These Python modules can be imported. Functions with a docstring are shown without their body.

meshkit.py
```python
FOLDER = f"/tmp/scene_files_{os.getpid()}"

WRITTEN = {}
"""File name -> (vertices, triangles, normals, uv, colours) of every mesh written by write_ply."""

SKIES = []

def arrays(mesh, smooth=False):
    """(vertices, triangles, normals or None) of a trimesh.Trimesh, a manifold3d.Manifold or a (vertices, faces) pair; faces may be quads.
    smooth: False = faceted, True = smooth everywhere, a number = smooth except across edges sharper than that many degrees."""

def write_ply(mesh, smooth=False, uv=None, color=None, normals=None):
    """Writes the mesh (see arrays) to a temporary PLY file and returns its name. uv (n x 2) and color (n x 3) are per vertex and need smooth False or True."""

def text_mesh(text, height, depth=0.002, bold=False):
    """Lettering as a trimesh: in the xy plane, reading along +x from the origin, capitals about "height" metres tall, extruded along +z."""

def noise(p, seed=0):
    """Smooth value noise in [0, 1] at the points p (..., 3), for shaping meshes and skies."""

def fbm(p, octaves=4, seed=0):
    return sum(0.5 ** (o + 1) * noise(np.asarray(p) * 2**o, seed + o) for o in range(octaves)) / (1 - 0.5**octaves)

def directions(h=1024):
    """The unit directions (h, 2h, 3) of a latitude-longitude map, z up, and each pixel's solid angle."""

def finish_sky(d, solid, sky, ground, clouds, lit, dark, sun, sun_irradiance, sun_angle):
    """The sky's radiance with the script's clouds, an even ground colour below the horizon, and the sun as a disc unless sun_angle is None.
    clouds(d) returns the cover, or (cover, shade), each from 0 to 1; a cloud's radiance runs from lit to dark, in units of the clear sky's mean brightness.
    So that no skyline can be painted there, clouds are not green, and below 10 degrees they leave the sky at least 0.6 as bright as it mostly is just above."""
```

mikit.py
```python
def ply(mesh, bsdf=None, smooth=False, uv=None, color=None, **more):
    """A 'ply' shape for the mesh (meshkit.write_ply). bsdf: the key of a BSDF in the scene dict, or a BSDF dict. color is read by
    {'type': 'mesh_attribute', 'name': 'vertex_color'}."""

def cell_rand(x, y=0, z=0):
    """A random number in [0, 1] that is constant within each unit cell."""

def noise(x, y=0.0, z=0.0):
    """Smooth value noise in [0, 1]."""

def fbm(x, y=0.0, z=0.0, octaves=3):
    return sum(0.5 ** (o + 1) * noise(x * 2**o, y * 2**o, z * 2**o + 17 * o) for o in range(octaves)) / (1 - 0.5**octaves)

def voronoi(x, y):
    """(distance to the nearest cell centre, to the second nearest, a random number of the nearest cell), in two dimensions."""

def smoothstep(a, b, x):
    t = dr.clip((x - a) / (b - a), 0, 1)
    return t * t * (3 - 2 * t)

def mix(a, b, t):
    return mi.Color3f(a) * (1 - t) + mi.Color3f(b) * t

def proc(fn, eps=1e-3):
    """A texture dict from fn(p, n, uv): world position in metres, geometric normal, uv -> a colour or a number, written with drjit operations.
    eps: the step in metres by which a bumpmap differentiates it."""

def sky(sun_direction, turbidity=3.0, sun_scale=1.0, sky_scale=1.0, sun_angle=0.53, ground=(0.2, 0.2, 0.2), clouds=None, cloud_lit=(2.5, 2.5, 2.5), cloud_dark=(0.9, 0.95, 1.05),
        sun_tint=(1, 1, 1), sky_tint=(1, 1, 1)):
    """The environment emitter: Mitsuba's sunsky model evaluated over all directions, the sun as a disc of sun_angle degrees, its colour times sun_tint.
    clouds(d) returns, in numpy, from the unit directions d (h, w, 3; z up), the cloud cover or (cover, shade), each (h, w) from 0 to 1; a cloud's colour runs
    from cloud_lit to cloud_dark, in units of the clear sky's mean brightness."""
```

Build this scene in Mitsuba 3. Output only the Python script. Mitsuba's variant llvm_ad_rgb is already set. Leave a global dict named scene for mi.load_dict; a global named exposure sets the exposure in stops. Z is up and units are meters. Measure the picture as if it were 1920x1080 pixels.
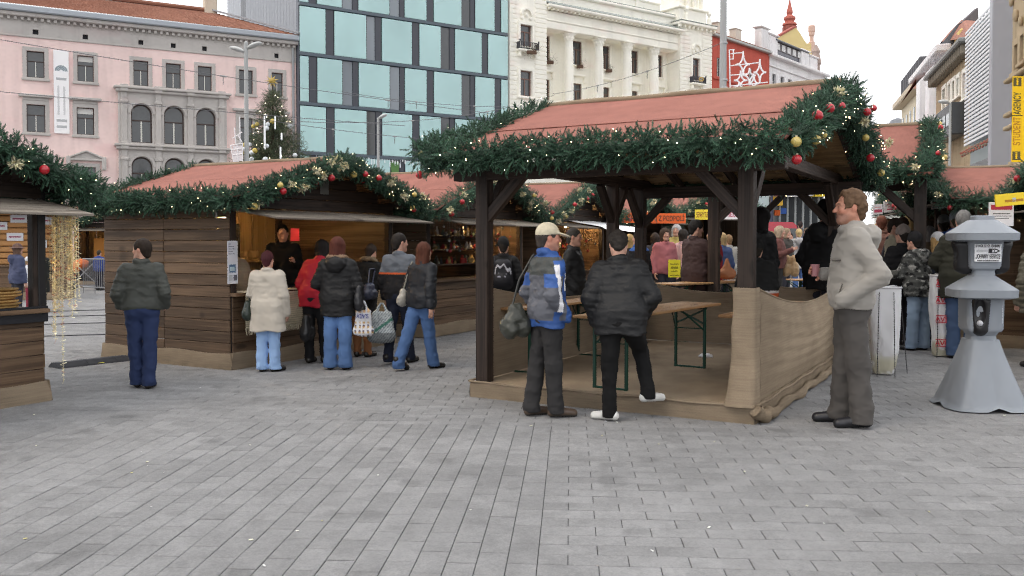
import math, random
import numpy as np, trimesh, mitsuba as mi, drjit as dr, mikit, meshkit
from mikit import noise, fbm, cell_rand, smoothstep, mix, proc
from scipy.spatial import ConvexHull
T = mi.ScalarTransform4f
scene, labels = {}, {}

# ------------------------------------------------------------------ camera, sky, exposure
FOC, PITCH, PPY, EYE = 1680.0, math.radians(1.5), 497.0, np.array([0, 0, 1.58])
cp, sp = math.cos(PITCH), math.sin(PITCH)
scene['camera'] = {'type': 'perspective', 'fov': 2 * math.degrees(math.atan(960 / FOC)), 'fov_axis': 'x', 'near_clip': 0.1, 'far_clip': 3000.0,
                   'principal_point_offset_x': 0.0, 'principal_point_offset_y': (540 - PPY) / 1080,
                   'to_world': T().look_at(origin=[0, 0, 1.58], target=[0, cp, 1.58 - sp], up=[0, 0, 1])}
scene['sky_light'] = mikit.sky([-0.45, -0.35, 0.8], turbidity=4, sun_scale=0.12, sun_angle=25, sky_scale=1.0, clouds=lambda d: (np.ones(d.shape[:2]), 0.5 - 0.5 * np.clip(d[..., 2], 0, 1)),
                               cloud_lit=(2.66, 2.68, 2.74), cloud_dark=(2.5, 2.52, 2.56), ground=(0.2, 0.2, 0.2))
exposure = 2.42


def ray(px, py):
    """direction of the photograph's pixel (1920 x 1080); used to survey the place from the photograph"""
    x, y = (px - 960) / FOC, (PPY - py) / FOC
    return np.array([x, cp + y * sp, -sp + y * cp])


def G(px, py, z=0.0):
    d = ray(px, py)
    return EYE + d * ((z - EYE[2]) / d[2])


def AT(px, py, depth):
    d = ray(px, py)
    return EYE + d * (depth / d[1])


def onplane(px, py, O, F):
    """(s, z) where the ray meets the upright plane through O along F"""
    d = ray(px, py)
    n = np.array([F[1], -F[0]])
    t = (np.asarray(O[:2]) @ n) / (d[:2] @ n)
    p = EYE + d * t
    return (p[:2] - np.asarray(O[:2])) @ np.asarray(F[:2]), p[2]


# ------------------------------------------------------------------ names and parts
def numbered(k):
    if k not in scene and k not in labels:
        return k
    n = numbered.n.get(k, 0)
    while True:
        n += 1
        kk = f'{k}_{n:03d}'
        if kk not in scene and kk not in labels:
            numbered.n[k] = n
            return kk


numbered.n = {}


def thing(name, label, cat, group=None):
    k = numbered(name)
    labels[k] = {'label': label, 'category': cat}
    if group:
        labels[k]['group'] = group
    return k


COLOURED = set()


def put(key, mesh, mat, smooth=False, color=None, uv=None, label=None, kind=None, emit=None, exact=False):
    """one entry of the scene"""
    k = key if exact else numbered(key)
    if mat in COLOURED:
        v, f, n = meshkit.arrays(mesh, smooth)
        c = np.asarray(color if color is not None else (0.5, 0.5, 0.5), float)
        if c.ndim == 1:
            c = np.tile(c, (len(v), 1))
        path = meshkit.write_ply((v, f), False, None, c, normals=n)
        d = {'type': 'ply', 'filename': path, 'face_normals': n is None, 'bsdf': {'type': 'ref', 'id': mat}}
    else:
        v, f, n = meshkit.arrays(mesh, smooth)
        if uv is not None and len(uv) != len(v):
            uv = None
        path = meshkit.write_ply((v, f), False, uv, None, normals=n)
        d = {'type': 'ply', 'filename': path, 'face_normals': n is None, 'bsdf': {'type': 'ref', 'id': mat}}
    if emit is not None:
        d['emitter'] = {'type': 'area', 'radiance': {'type': 'rgb', 'value': list(emit)}}
    scene[k] = d
    if label or kind:
        labels.setdefault(k, {})
        if label:
            labels[k]['label'] = label
        if kind:
            labels[k]['kind'] = kind
    return k


def part(parent, name, mesh, mat, **kw):
    return put(f'{parent}__{name}', mesh, mat, **kw)


def structure(name, mesh, mat, label=None, **kw):
    k = put(name, mesh, mat, kind='structure', **kw)
    if label:
        labels[k]['label'] = label
    return k


# ------------------------------------------------------------------ mesh building
_s = np.array([[i, j, k] for i in (-1, 1) for j in (-1, 1) for k in (-1, 1)], float)
_CV = np.array([[s[0] * (2 if a != 0 else 1), s[1] * (2 if a != 1 else 1), s[2] * (2 if a != 2 else 1)] for s in _s for a in range(3)])  # 2 = inset axis
_h = ConvexHull(np.array([s * (1 - 0.1 * (np.arange(3) != a)) for s in _s for a in range(3)]))
_CF = []
for tri, eq in zip(_h.simplices, _h.equations):
    p = _h.points[tri]
    _CF.append(tri if np.dot(np.cross(p[1] - p[0], p[2] - p[0]), eq[:3]) > 0 else tri[::-1])
_CF = np.array(_CF)
_SIG, _INS = np.sign(_CV), np.abs(_CV) == 2
_BF = np.array([[0, 1, 3], [0, 3, 2], [4, 6, 7], [4, 7, 5], [0, 4, 5], [0, 5, 1], [2, 3, 7], [2, 7, 6], [0, 2, 6], [0, 6, 4], [1, 5, 7], [1, 7, 3]])
rng = np.random.default_rng(7)


class Fr:
    """a local frame standing upright: a along U, b along V, z up"""

    def __init__(self, O, U, V=None):
        self.O = np.array([O[0], O[1], O[2] if len(O) > 2 else 0.0])
        U = np.array([U[0], U[1]], float)
        self.U = np.array([*(U / np.linalg.norm(U)), 0])
        self.V = np.array([-self.U[1], self.U[0], 0]) if V is None else np.array([V[0], V[1], 0])
        self.R = np.array([self.U, self.V, [0, 0, 1.0]])

    def w(self, p):
        return np.asarray(p, float) @ self.R + self.O

    def loc(self, p):
        return (np.asarray(p) - self.O) @ self.R.T


WORLD = Fr((0, 0, 0), (1, 0))


class MB:
    def __init__(self, fr=WORLD):
        self.fr, self.v, self.f, self.uv, self.c, self.n = fr, [], [], [], [], 0

    def raw(self, v, f, uv=None, c=None, world=False):
        v = np.asarray(v, float)
        f = np.asarray(f, int)
        if f.shape[1] == 4:
            f = np.vstack([f[:, [0, 1, 2]], f[:, [0, 2, 3]]])
        if not world:
            v = self.fr.w(v)
            if np.linalg.det(self.fr.R) < 0:
                f = f[:, ::-1]
        self.v.append(v)
        self.f.append(f + self.n)
        self.uv.append(np.zeros((len(v), 2)) if uv is None else uv)
        self.c.append(np.tile(np.asarray(c if c is not None else (0.5, 0.5, 0.5), float), (len(v), 1)) if c is None or np.ndim(c) == 1 else np.asarray(c))
        self.n += len(v)
        return self

    def cbox(self, lo, hi, ch=0.0, c=None, R=None, at=None):
        """box from lo to hi (local), edges chamfered by ch; optional rotation R (rows = axes) about 'at'"""
        lo, hi = np.minimum(lo, hi).astype(float), np.maximum(lo, hi).astype(float)
        half, mid = (hi - lo) / 2, (hi + lo) / 2
        if ch > 0:
            ch = min(ch, half.min() * 0.9)
            v = _SIG * (half - ch * _INS)
            f = _CF
        else:
            v, f = _s * half, _BF
        L = int(np.argmax(half))
        o = [i for i in range(3) if i != L]
        uv = np.stack([v[:, L] + 50 * rng.integers(1, 400) + 7.0, v[:, o[0]] + v[:, o[1]] + half.sum()], 1)
        if R is not None:
            v = v @ np.asarray(R) + (np.asarray(at) if at is not None else mid)
        else:
            v = v + mid
        return self.raw(v, f, uv, c)

    def beam(self, a, b, w, h, up=(0, 0, 1), ch=0.004, c=None, ext=0.0):
        """a timber from a to b (local), w across, h along 'up'"""
        a, b = np.asarray(a, float), np.asarray(b, float)
        d = b - a
        L = np.linalg.norm(d)
        d = d / L
        s = np.cross(d, up)
        if np.linalg.norm(s) < 1e-6:
            s = np.cross(d, [1, 0, 0])
        s /= np.linalg.norm(s)
        u = np.cross(s, d)
        return self.cbox([-L / 2 - ext, -w / 2, -h / 2], [L / 2 + ext, w / 2, h / 2], ch, c, R=[d, s, u], at=(a + b) / 2)

    def tube(self, pts, r, sides=8, c=None, caps=True):
        p = np.asarray(pts, float)
        t = np.gradient(p, axis=0)
        t /= np.linalg.norm(t, axis=1, keepdims=True) + 1e-12
        ref = np.array([0, 0, 1.0]) if abs(t[:, 2]).mean() < 0.8 else np.array([1.0, 0, 0])
        a = np.cross(t, ref)
        a /= np.linalg.norm(a, axis=1, keepdims=True) + 1e-12
        b = np.cross(a, t)
        ang = np.arange(sides) * 2 * np.pi / sides
        r = np.broadcast_to(r, (len(p),))
        v = p[:, None] + r[:, None, None] * (np.cos(ang)[None, :, None] * a[:, None] + np.sin(ang)[None, :, None] * b[:, None])
        i, j = np.meshgrid(np.arange(len(p) - 1), np.arange(sides), indexing='ij')
        q = np.stack([i * sides + j, (i + 1) * sides + j, (i + 1) * sides + (j + 1) % sides, i * sides + (j + 1) % sides], -1).reshape(-1, 4)[:, ::-1]
        f = np.vstack([q[:, [0, 1, 2]], q[:, [0, 2, 3]]])
        v = v.reshape(-1, 3)
        if caps:
            n = len(v)
            v = np.vstack([v, p[0], p[-1]])
            jj = np.arange(sides)
            f = np.vstack([f, np.stack([jj * 0 + n, (jj + 1) % sides, jj], 1)[:, ::-1] if False else np.stack([jj, (jj + 1) % sides, jj * 0 + n], 1),
                           np.stack([(jj + 1) % sides + n - sides, jj + n - sides, jj * 0 + n + 1], 1)])
        return self.raw(v, f, None, c)

    def lathe(self, prof, at=(0, 0, 0), sides=16, c=None, rot=0.0):
        """prof: (r, z) from bottom to top"""
        prof = np.asarray(prof, float)
        ang = np.arange(sides) * 2 * np.pi / sides + rot
        v = np.stack([prof[:, None, 0] * np.cos(ang), prof[:, None, 0] * np.sin(ang), np.broadcast_to(prof[:, None, 1], (len(prof), sides))], -1).reshape(-1, 3) + np.asarray(at)
        i, j = np.meshgrid(np.arange(len(prof) - 1), np.arange(sides), indexing='ij')
        q = np.stack([i * sides + j, i * sides + (j + 1) % sides, (i + 1) * sides + (j + 1) % sides, (i + 1) * sides + j], -1).reshape(-1, 4)
        return self.raw(v, q, None, c)

    def grid(self, P, c=None, uv=None, thick=0.0):
        """P (m, n, 3) local; a sheet, with a back side if thick"""
        m, n = P.shape[:2]
        i, j = np.meshgrid(np.arange(m - 1), np.arange(n - 1), indexing='ij')
        q = np.stack([i * n + j, (i + 1) * n + j, (i + 1) * n + j + 1, i * n + j + 1], -1).reshape(-1, 4)
        v = P.reshape(-1, 3)
        if uv is None:
            uv = np.stack(np.meshgrid(np.linspace(0, 1, m), np.linspace(0, 1, n), indexing='ij'), -1).reshape(-1, 2)
        if not thick:
            return self.raw(v, q, uv, c)
        du, dv = np.gradient(P, axis=0), np.gradient(P, axis=1)
        nn = np.cross(du, dv)
        nn /= np.linalg.norm(nn, axis=-1, keepdims=True) + 1e-12
        v2 = (P - nn * thick).reshape(-1, 3)
        k = len(v)
        per = [*[(a, 0) for a in range(m)], *[(m - 1, b) for b in range(1, n)], *[(a, n - 1) for a in range(m - 2, -1, -1)], *[(0, b) for b in range(n - 2, 0, -1)]]
        idx = np.array([a * n + b for a, b in per])
        nx = np.roll(idx, -1)
        rim = np.stack([idx, idx + k, nx + k, nx], 1)
        return self.raw(np.vstack([v, v2]), np.vstack([q, q[:, ::-1] + k, rim]), np.vstack([uv, uv]), c if c is None or np.ndim(c) == 1 else np.vstack([c, c]))

    def prism(self, poly, z0, z1, c=None):
        """polygon in local a, b extruded along z (convex or not)"""
        import shapely
        pg = poly if hasattr(poly, 'exterior') else shapely.Polygon(poly)
        m = trimesh.creation.extrude_polygon(pg, z1 - z0, engine='earcut')
        return self.raw(m.vertices + [0, 0, z0], m.faces, None, c)

    def plate(self, poly, a0, a1, axis, c=None):
        """polygon in the upright plane (local s, z) extruded along the local axis 1 (b) from a0 to a1"""
        import shapely
        pg = poly if hasattr(poly, 'exterior') else shapely.Polygon(poly)
        m = trimesh.creation.extrude_polygon(pg, abs(a1 - a0), engine='earcut')
        x, y, z = m.vertices.T
        v = np.stack([x, z + min(a0, a1), y], 1) if axis == 1 else np.stack([z + min(a0, a1), x, y], 1)
        return self.raw(v, m.faces[:, ::-1] if axis == 1 else m.faces, None, c)

    def tm(self, m, M=None, c=None, world=False):
        v = np.array(m.vertices)
        if M is not None:
            v = v @ np.asarray(M)[:3, :3].T + np.asarray(M)[:3, 3]
        return self.raw(v, np.array(m.faces), None, c, world)

    def mesh(self):
        return np.vstack(self.v), np.vstack(self.f)

    def to(self, parent, name, mat, smooth=False, **kw):
        if not self.v:
            return None
        if mat in COLOURED and 'color' not in kw:
            kw['color'] = np.vstack(self.c)
            if smooth not in (False, True):
                smooth = False
        uv = None if smooth not in (False, True) else np.vstack(self.uv)
        return put(f'{parent}__{name}' if parent else name, self.mesh(), mat, smooth=smooth, uv=uv, **kw)


ICO = {n: trimesh.creation.icosphere(subdivisions=n, radius=1.0) for n in (0, 1, 2)}


def ball(mb, c, r, n=1, col=None, sc=(1, 1, 1)):
    m = ICO[n]
    return mb.raw(np.asarray(m.vertices) * r * np.asarray(sc) + np.asarray(c), m.faces, None, col)


def text(s, h, bold=False, depth=0.003):
    m = meshkit.text_mesh(s, h, depth, bold)
    w = m.bounds[1][0] - m.bounds[0][0]
    m.apply_translation([-m.bounds[0][0] - w / 2, -h / 2, 0])
    return m, w


def lettering(parent, s, width, height, origin, right, up, mat, color, bold=True, name='lettering', maxh=None):
    """text centred at origin, lying in the plane spanned by right/up, standing a hair proud"""
    m, w = text(s, height, bold)
    right, up = np.asarray(right, float), np.asarray(up, float)
    right, up = right / np.linalg.norm(right), up / np.linalg.norm(up)
    v = np.array(m.vertices)
    v[:, 0] *= width / w
    V = v[:, :1] * right + v[:, 1:2] * up + v[:, 2:3] * np.cross(right, up) + np.asarray(origin)
    return put(f'{parent}__{name}', (V, m.faces), mat, color=color)


# ------------------------------------------------------------------ materials
def prin(col, rough=0.7, spec=0.4, **kw):
    return {'type': 'principled', 'base_color': col if isinstance(col, dict) else {'type': 'rgb', 'value': list(col)}, 'roughness': rough, 'specular': spec, **kw}


def bump(b, fn, scale=1.0, eps=1e-3):
    return {'type': 'bumpmap', 'tex': proc(fn, eps), 'scale': scale, 'inner': b}


VC = {'type': 'mesh_attribute', 'name': 'vertex_color'}
two = lambda b: {'type': 'twosided', 'bsdf': b}


def mat(name, b, coloured=False):
    scene[name] = b
    if coloured:
        COLOURED.add(name)


mat('m_flat', two(prin(VC, 0.75, 0.3)), True)
mat('m_satin', two(prin(VC, 0.38, 0.5)), True)
mat('m_shiny', two(prin(VC, 0.12, 0.6, clearcoat=0.6)), True)
mat('m_metal', two(prin(VC, 0.4, 0.5, metallic=0.55)), True)
mat('m_skin', two(prin(VC, 0.5, 0.4)), True)


def cloth_b(p, n, uv):
    return 0.006 * fbm(p.x * 7, p.y * 7, p.z * 11, octaves=3) + 0.0008 * noise(p.x * 160, p.y * 160, p.z * 160)


mat('m_cloth', two(bump(prin(VC, 0.85, 0.25, sheen=0.3), cloth_b, 1.0, 3e-3)), True)
mat('m_nylon', two(bump(prin(VC, 0.6, 0.35), cloth_b, 1.2, 3e-3)), True)
mat('m_leaf', two(prin(VC, 0.55, 0.4)), True)
mat('m_glow', two(prin((0.9, 0.75, 0.45), 0.5)))
mat('m_glass', two(prin((0.045, 0.05, 0.055), 0.08, 0.8)))


def wood(base, dark, gr=1.0):
    base, dark = np.array(base), np.array(dark)

    def fn(p, n, uv):
        tone = 0.7 + 0.6 * cell_rand(dr.floor(uv.x / 50), 3)
        g = fbm(uv.x * 2.2, uv.y * 70, 0.0, octaves=4)
        ring = fbm(uv.x * 0.9 + 4, uv.y * 17, 3.0, octaves=2)
        k = noise(uv.x * 3.1, uv.y * 8)
        knot = smoothstep(0.86, 0.95, k)
        t = smoothstep(0.25, 0.75, 0.55 * g + 0.45 * ring)
        wear = 0.8 + 0.4 * fbm(p.x * 1.4, p.y * 1.4, p.z * 1.4, octaves=2)
        return mix(dark.tolist(), base.tolist(), t) * tone * wear * (1 - 0.55 * knot)
    return fn


def wood_b(p, n, uv):
    return 0.0016 * fbm(uv.x * 3, uv.y * 80, 0.0, octaves=3)


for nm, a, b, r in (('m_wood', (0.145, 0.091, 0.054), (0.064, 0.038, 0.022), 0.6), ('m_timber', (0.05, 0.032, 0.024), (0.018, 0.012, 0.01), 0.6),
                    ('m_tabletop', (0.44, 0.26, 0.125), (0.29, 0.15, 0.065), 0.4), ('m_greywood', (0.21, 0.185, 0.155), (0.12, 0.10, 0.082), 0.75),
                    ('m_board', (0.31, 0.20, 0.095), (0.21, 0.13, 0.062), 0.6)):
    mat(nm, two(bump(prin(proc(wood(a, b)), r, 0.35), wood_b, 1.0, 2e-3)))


def burlap_c(p, n, uv):
    f = fbm(p.x * 2.3, p.y * 2.3, p.z * 2.3, octaves=3)
    w = noise((p.x + p.y) * 260, (p.x - p.y) * 40, p.z * 260)
    slub = fbm((p.x + 0.3 * p.y) * 4, (p.y - p.x) * 4, p.z * 90, octaves=2)
    dirt = 1 - 0.35 * smoothstep(0.25, 0.0, p.z) * fbm(p.x * 6, p.y * 6, p.z * 6)
    return mi.Color3f(0.30, 0.235, 0.168) * (0.62 + 0.5 * f + 0.16 * (w - 0.5) + 0.3 * (slub - 0.5)) * dirt


def burlap_b(p, n, uv):
    return 0.010 * fbm(p.x * 5, p.y * 5, p.z * 9, octaves=3) + 0.0010 * noise(p.x * 220, p.y * 220, p.z * 220)


mat('m_burlap', two(bump(prin(proc(burlap_c), 0.95, 0.1), burlap_b, 1.0, 3e-3)))


def canvas_c(p, n, uv):
    f = fbm(p.x * 1.1, p.y * 1.1, p.z * 1.1, octaves=3)
    g = noise(p.x * 90, p.y * 90, p.z * 90)
    s = fbm(p.x * 5, p.y * 5, p.z * 1.5, octaves=2)
    return mi.Color3f(0.262, 0.110, 0.087) * (0.83 + 0.22 * f + 0.09 * (g - 0.5) + 0.30 * (s - 0.5))


mat('m_canvas', two(bump(prin(proc(canvas_c), 0.85, 0.2), lambda p, n, uv: 0.006 * fbm(p.x * 2, p.y * 2, p.z * 2) + 0.0006 * noise(p.x * 150, p.y * 150, p.z * 150), 1.0, 3e-3)))

# ------------------------------------------------------------------ pavement
PA = 0.065
A2, B2 = np.array([math.sin(PA), math.cos(PA)]), np.array([math.cos(PA), -math.sin(PA)])
P0 = G(1005, 1080)[:2]
TL, TW, R1, TILE_END = 0.30, 0.15, 3.45, 9.6


def pave_c(p, n, uv):
    x, y = p.x - P0[0], p.y - P0[1]
    r, q = x * A2[0] + y * A2[1], x * B2[0] + y * B2[1]
    left = (q < 0) & (r < R1)
    row = dr.select(left, dr.floor(q / TW), dr.floor(r / TW))
    al = dr.select(left, r, q)
    col = dr.floor(al / TL + 0.5 * (row - 2 * dr.floor(row / 2)))
    tone = cell_rand(row, col, dr.select(left, 1.0, 2.0))
    fine = noise(p.x * 140, p.y * 140) * 0.6 + noise(p.x * 55, p.y * 55) * 0.4
    mid = fbm(p.x * 9, p.y * 9, octaves=3)
    stain = smoothstep(0.54, 0.74, fbm(p.x * 0.9 + 3.1, p.y * 1.5 + 8.0, octaves=4)) * (0.5 + 0.5 * fbm(p.x * 5, p.y * 5))
    blot = smoothstep(0.70, 0.80, fbm(p.x * 3.1 + 20, p.y * 3.1, octaves=3))
    pale = smoothstep(0.58, 0.8, fbm(p.x * 1.3 + 40, p.y * 1.3 + 9, octaves=3))
    k = (0.80 + 0.24 * (tone - 0.35) * 0.6) * (0.74 + 0.32 * fine + 0.26 * (mid - 0.5)) * (1 - 0.17 * stain) * (1 - 0.2 * blot) * (1 + 0.08 * pale)
    fr = r / TW - dr.floor(r / TW)
    fa = al / TL + 0.5 * (row - 2 * dr.floor(row / 2))
    fa = fa - dr.floor(fa)
    j = dr.maximum(smoothstep(0.045, 0.0, dr.minimum(fr, 1 - fr)), smoothstep(0.022, 0.0, dr.minimum(fa, 1 - fa)))
    far = p.y > P0[1] + TILE_END - 0.4
    # beyond the laid tiles: the joints' own colour; nearer: the bed the joints are filled with
    bed = p.z < -0.004
    k = k * (1 - 0.42 * j * dr.select(far & bed, 1.0, 0.0))
    k = dr.select(bed & ~far, 0.46, k)
    return mi.Color3f(0.262, 0.262, 0.266) * k


mat('m_pave', two(bump(prin(proc(pave_c), 0.75, 0.3), lambda p, n, uv: 0.0012 * noise(p.x * 170, p.y * 170) + 0.0015 * fbm(p.x * 30, p.y * 30), 1.0, 2e-3)))
g = MB()
g.raw([[-400, -60, -0.01], [400, -60, -0.01], [400, 900, -0.01], [-400, 900, -0.01]], [[0, 1, 2], [0, 2, 3]])
g.to(None, 'pavement', 'm_pave')
labels['pavement'] = {'kind': 'structure', 'label': 'grey paved square of oblong concrete blocks'}


def lay_tiles():
    tiles = []
    half = 0.585

    def inview(c):
        return 3.7 < c[1] < P0[1] + TILE_END + 0.2 and abs(c[0]) < half * c[1] + 0.35
    for left in (True, False):
        for row in range(-70, 90):
            for col in range(-40, 60):
                st = 0.5 * (row % 2)
                a0, a1, b0, b1 = (col - st) * TL, (col - st + 1) * TL, row * TW, (row + 1) * TW
                if left:
                    q0, q1, r0, r1 = b0, b1, a0, min(a1, R1)
                    if q1 > 1e-6 or r0 >= R1 - 0.03:
                        continue
                else:
                    q0, q1, r0, r1 = a0, a1, b0, b1
                    if r1 > TILE_END:
                        continue
                    if r0 < R1 - 1e-6:
                        if q1 <= 0.02:
                            continue
                        q0 = max(q0, 0)
                c = P0 + (q0 + q1) / 2 * B2 + (r0 + r1) / 2 * A2
                if inview(c):
                    tiles.append((c[1], q0, q1, r0, r1))
    tiles.sort()
    R = np.random.default_rng(3)
    stuff = MB()
    for i, (_, q0, q1, r0, r1) in enumerate(tiles):
        gq, gr, ch = 0.0019, 0.0019, 0.0028
        z = R.normal(0, 0.0009)
        tx, ty = R.normal(0, 0.004, 2)
        qs = np.array([q0 + gq, q1 - gq, q1 - gq, q0 + gq])
        rs = np.array([r0 + gr, r0 + gr, r1 - gr, r1 - gr])
        cq, cr = (q0 + q1) / 2, (r0 + r1) / 2
        sx, sy = np.sign(qs - cq), np.sign(rs - cr)
        lo = P0 + qs[:, None] * B2 + rs[:, None] * A2
        hi = P0 + (qs - sx * ch)[:, None] * B2 + (rs - sy * ch)[:, None] * A2
        zz = z + tx * (qs - cq) + ty * (rs - cr)
        v = np.vstack([np.c_[lo, np.full(4, -0.012)], np.c_[lo, zz - 0.003], np.c_[hi, zz]])
        f = [[8, 9, 10], [8, 10, 11]]
        for k in range(4):
            m = (k + 1) % 4
            for o in (0, 4):
                f += [[o + k, o + m, o + m + 4], [o + k, o + m + 4, o + k + 4]]
        if i < 290:
            MB().raw(v, f).to('pavement', 'paving_block', 'm_pave')
        else:
            stuff.raw(v, f)
    stuff.to('pavement', 'far_paving_blocks', 'm_pave', kind='stuff')


lay_tiles()
# litter: crumbs and cigarette ends lying on the paving
L = MB()
R = np.random.default_rng(11)
for k in range(36):
    px, py = R.uniform(0, 1920), R.uniform(705, 1070)
    p = G(px, py)
    s = R.uniform(0.004, 0.010)
    a = R.uniform(0, 6.3)
    c = random.Random(k).choice([(0.7, 0.7, 0.66), (0.75, 0.74, 0.6), (0.6, 0.6, 0.6), (0.55, 0.5, 0.25)])
    L.cbox([-s * R.uniform(1, 2.4), -s * 0.6, 0], [s, s * 0.6, 0.005], 0.002, c, R=[[math.cos(a), math.sin(a), 0], [-math.sin(a), math.cos(a), 0], [0, 0, 1]], at=p + [0, 0, 0.005])
L.to(None, 'litter', 'm_flat', kind='stuff')
labels['litter']['label'] = 'pale crumbs and cigarette ends scattered on the paving'
labels['litter']['category'] = 'litter'

# ------------------------------------------------------------------ fir garlands
def sprig_template(seed, needles=36, length=0.105):
    R = np.random.default_rng(seed)
    V, Fc = [], []
    for i in range(needles):
        t = (i + 0.5) / needles
        z = length * (0.08 + 0.9 * t)
        a = 2.4 * i + R.uniform(-0.5, 0.5)
        out = np.array([math.cos(a), math.sin(a) * 0.75, 0])
        d = out * 0.8 + np.array([0, 0, 0.75 + 0.5 * t])
        d /= np.linalg.norm(d)
        ln = R.uniform(0.022, 0.034) * (1.05 - 0.35 * t)
        side = np.cross(d, out + [0.01, 0.02, 0.3])
        side /= np.linalg.norm(side)
        b = np.array([0, 0, z])
        w = 0.0032
        k = len(V)
        V += [b, b + d * ln * 0.5 + side * w, b + d * ln, b + d * ln * 0.5 - side * w]
        Fc += [[k, k + 1, k + 3], [k + 3, k + 1, k + 2]]
    return np.array(V), np.array(Fc)


SPRIGS = [sprig_template(s) for s in range(4)]
SPRIGS_S = [sprig_template(s + 10, 20, 0.125) for s in range(3)]


def resample(path, step):
    p = np.asarray(path, float)
    L = np.r_[0, np.cumsum(np.linalg.norm(np.diff(p, axis=0), axis=1))]
    n = max(2, int(L[-1] / step) + 1)
    s = np.linspace(0, L[-1], n)
    return np.stack([np.interp(s, L, p[:, k]) for k in range(3)], 1), L[-1]


def needles(pos, direc, scale, tone, templates, R, jit=0.5):
    """place sprigs: arrays of positions, directions, scales, brightness"""
    V, Fc, C = [], [], []
    k = 0
    n = len(pos)
    which = R.integers(0, len(templates), n)
    spin = R.uniform(0, 6.28, n)
    d = direc + R.normal(0, jit, (n, 3))
    d /= np.linalg.norm(d, axis=1, keepdims=True)
    a = np.cross(d, R.normal(0, 1, (n, 3)))
    a /= np.linalg.norm(a, axis=1, keepdims=True)
    b = np.cross(d, a)
    for t in range(len(templates)):
        v, f = templates[t]
        i = np.nonzero(which == t)[0]
        if not len(i):
            continue
        M = np.stack([a[i], b[i], d[i]], 1)
        W = np.einsum('vk,nkj->nvj', v, M) * scale[i][:, None, None] + pos[i][:, None]
        V.append(W.reshape(-1, 3))
        Fc.append((f[None] + (np.arange(len(i)) * len(v))[:, None, None] + k).reshape(-1, 3))
        k += len(i) * len(v)
        C.append(np.repeat(tone[i], len(v), axis=0))
    return np.vstack(V), np.vstack(Fc), np.vstack(C)


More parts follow.
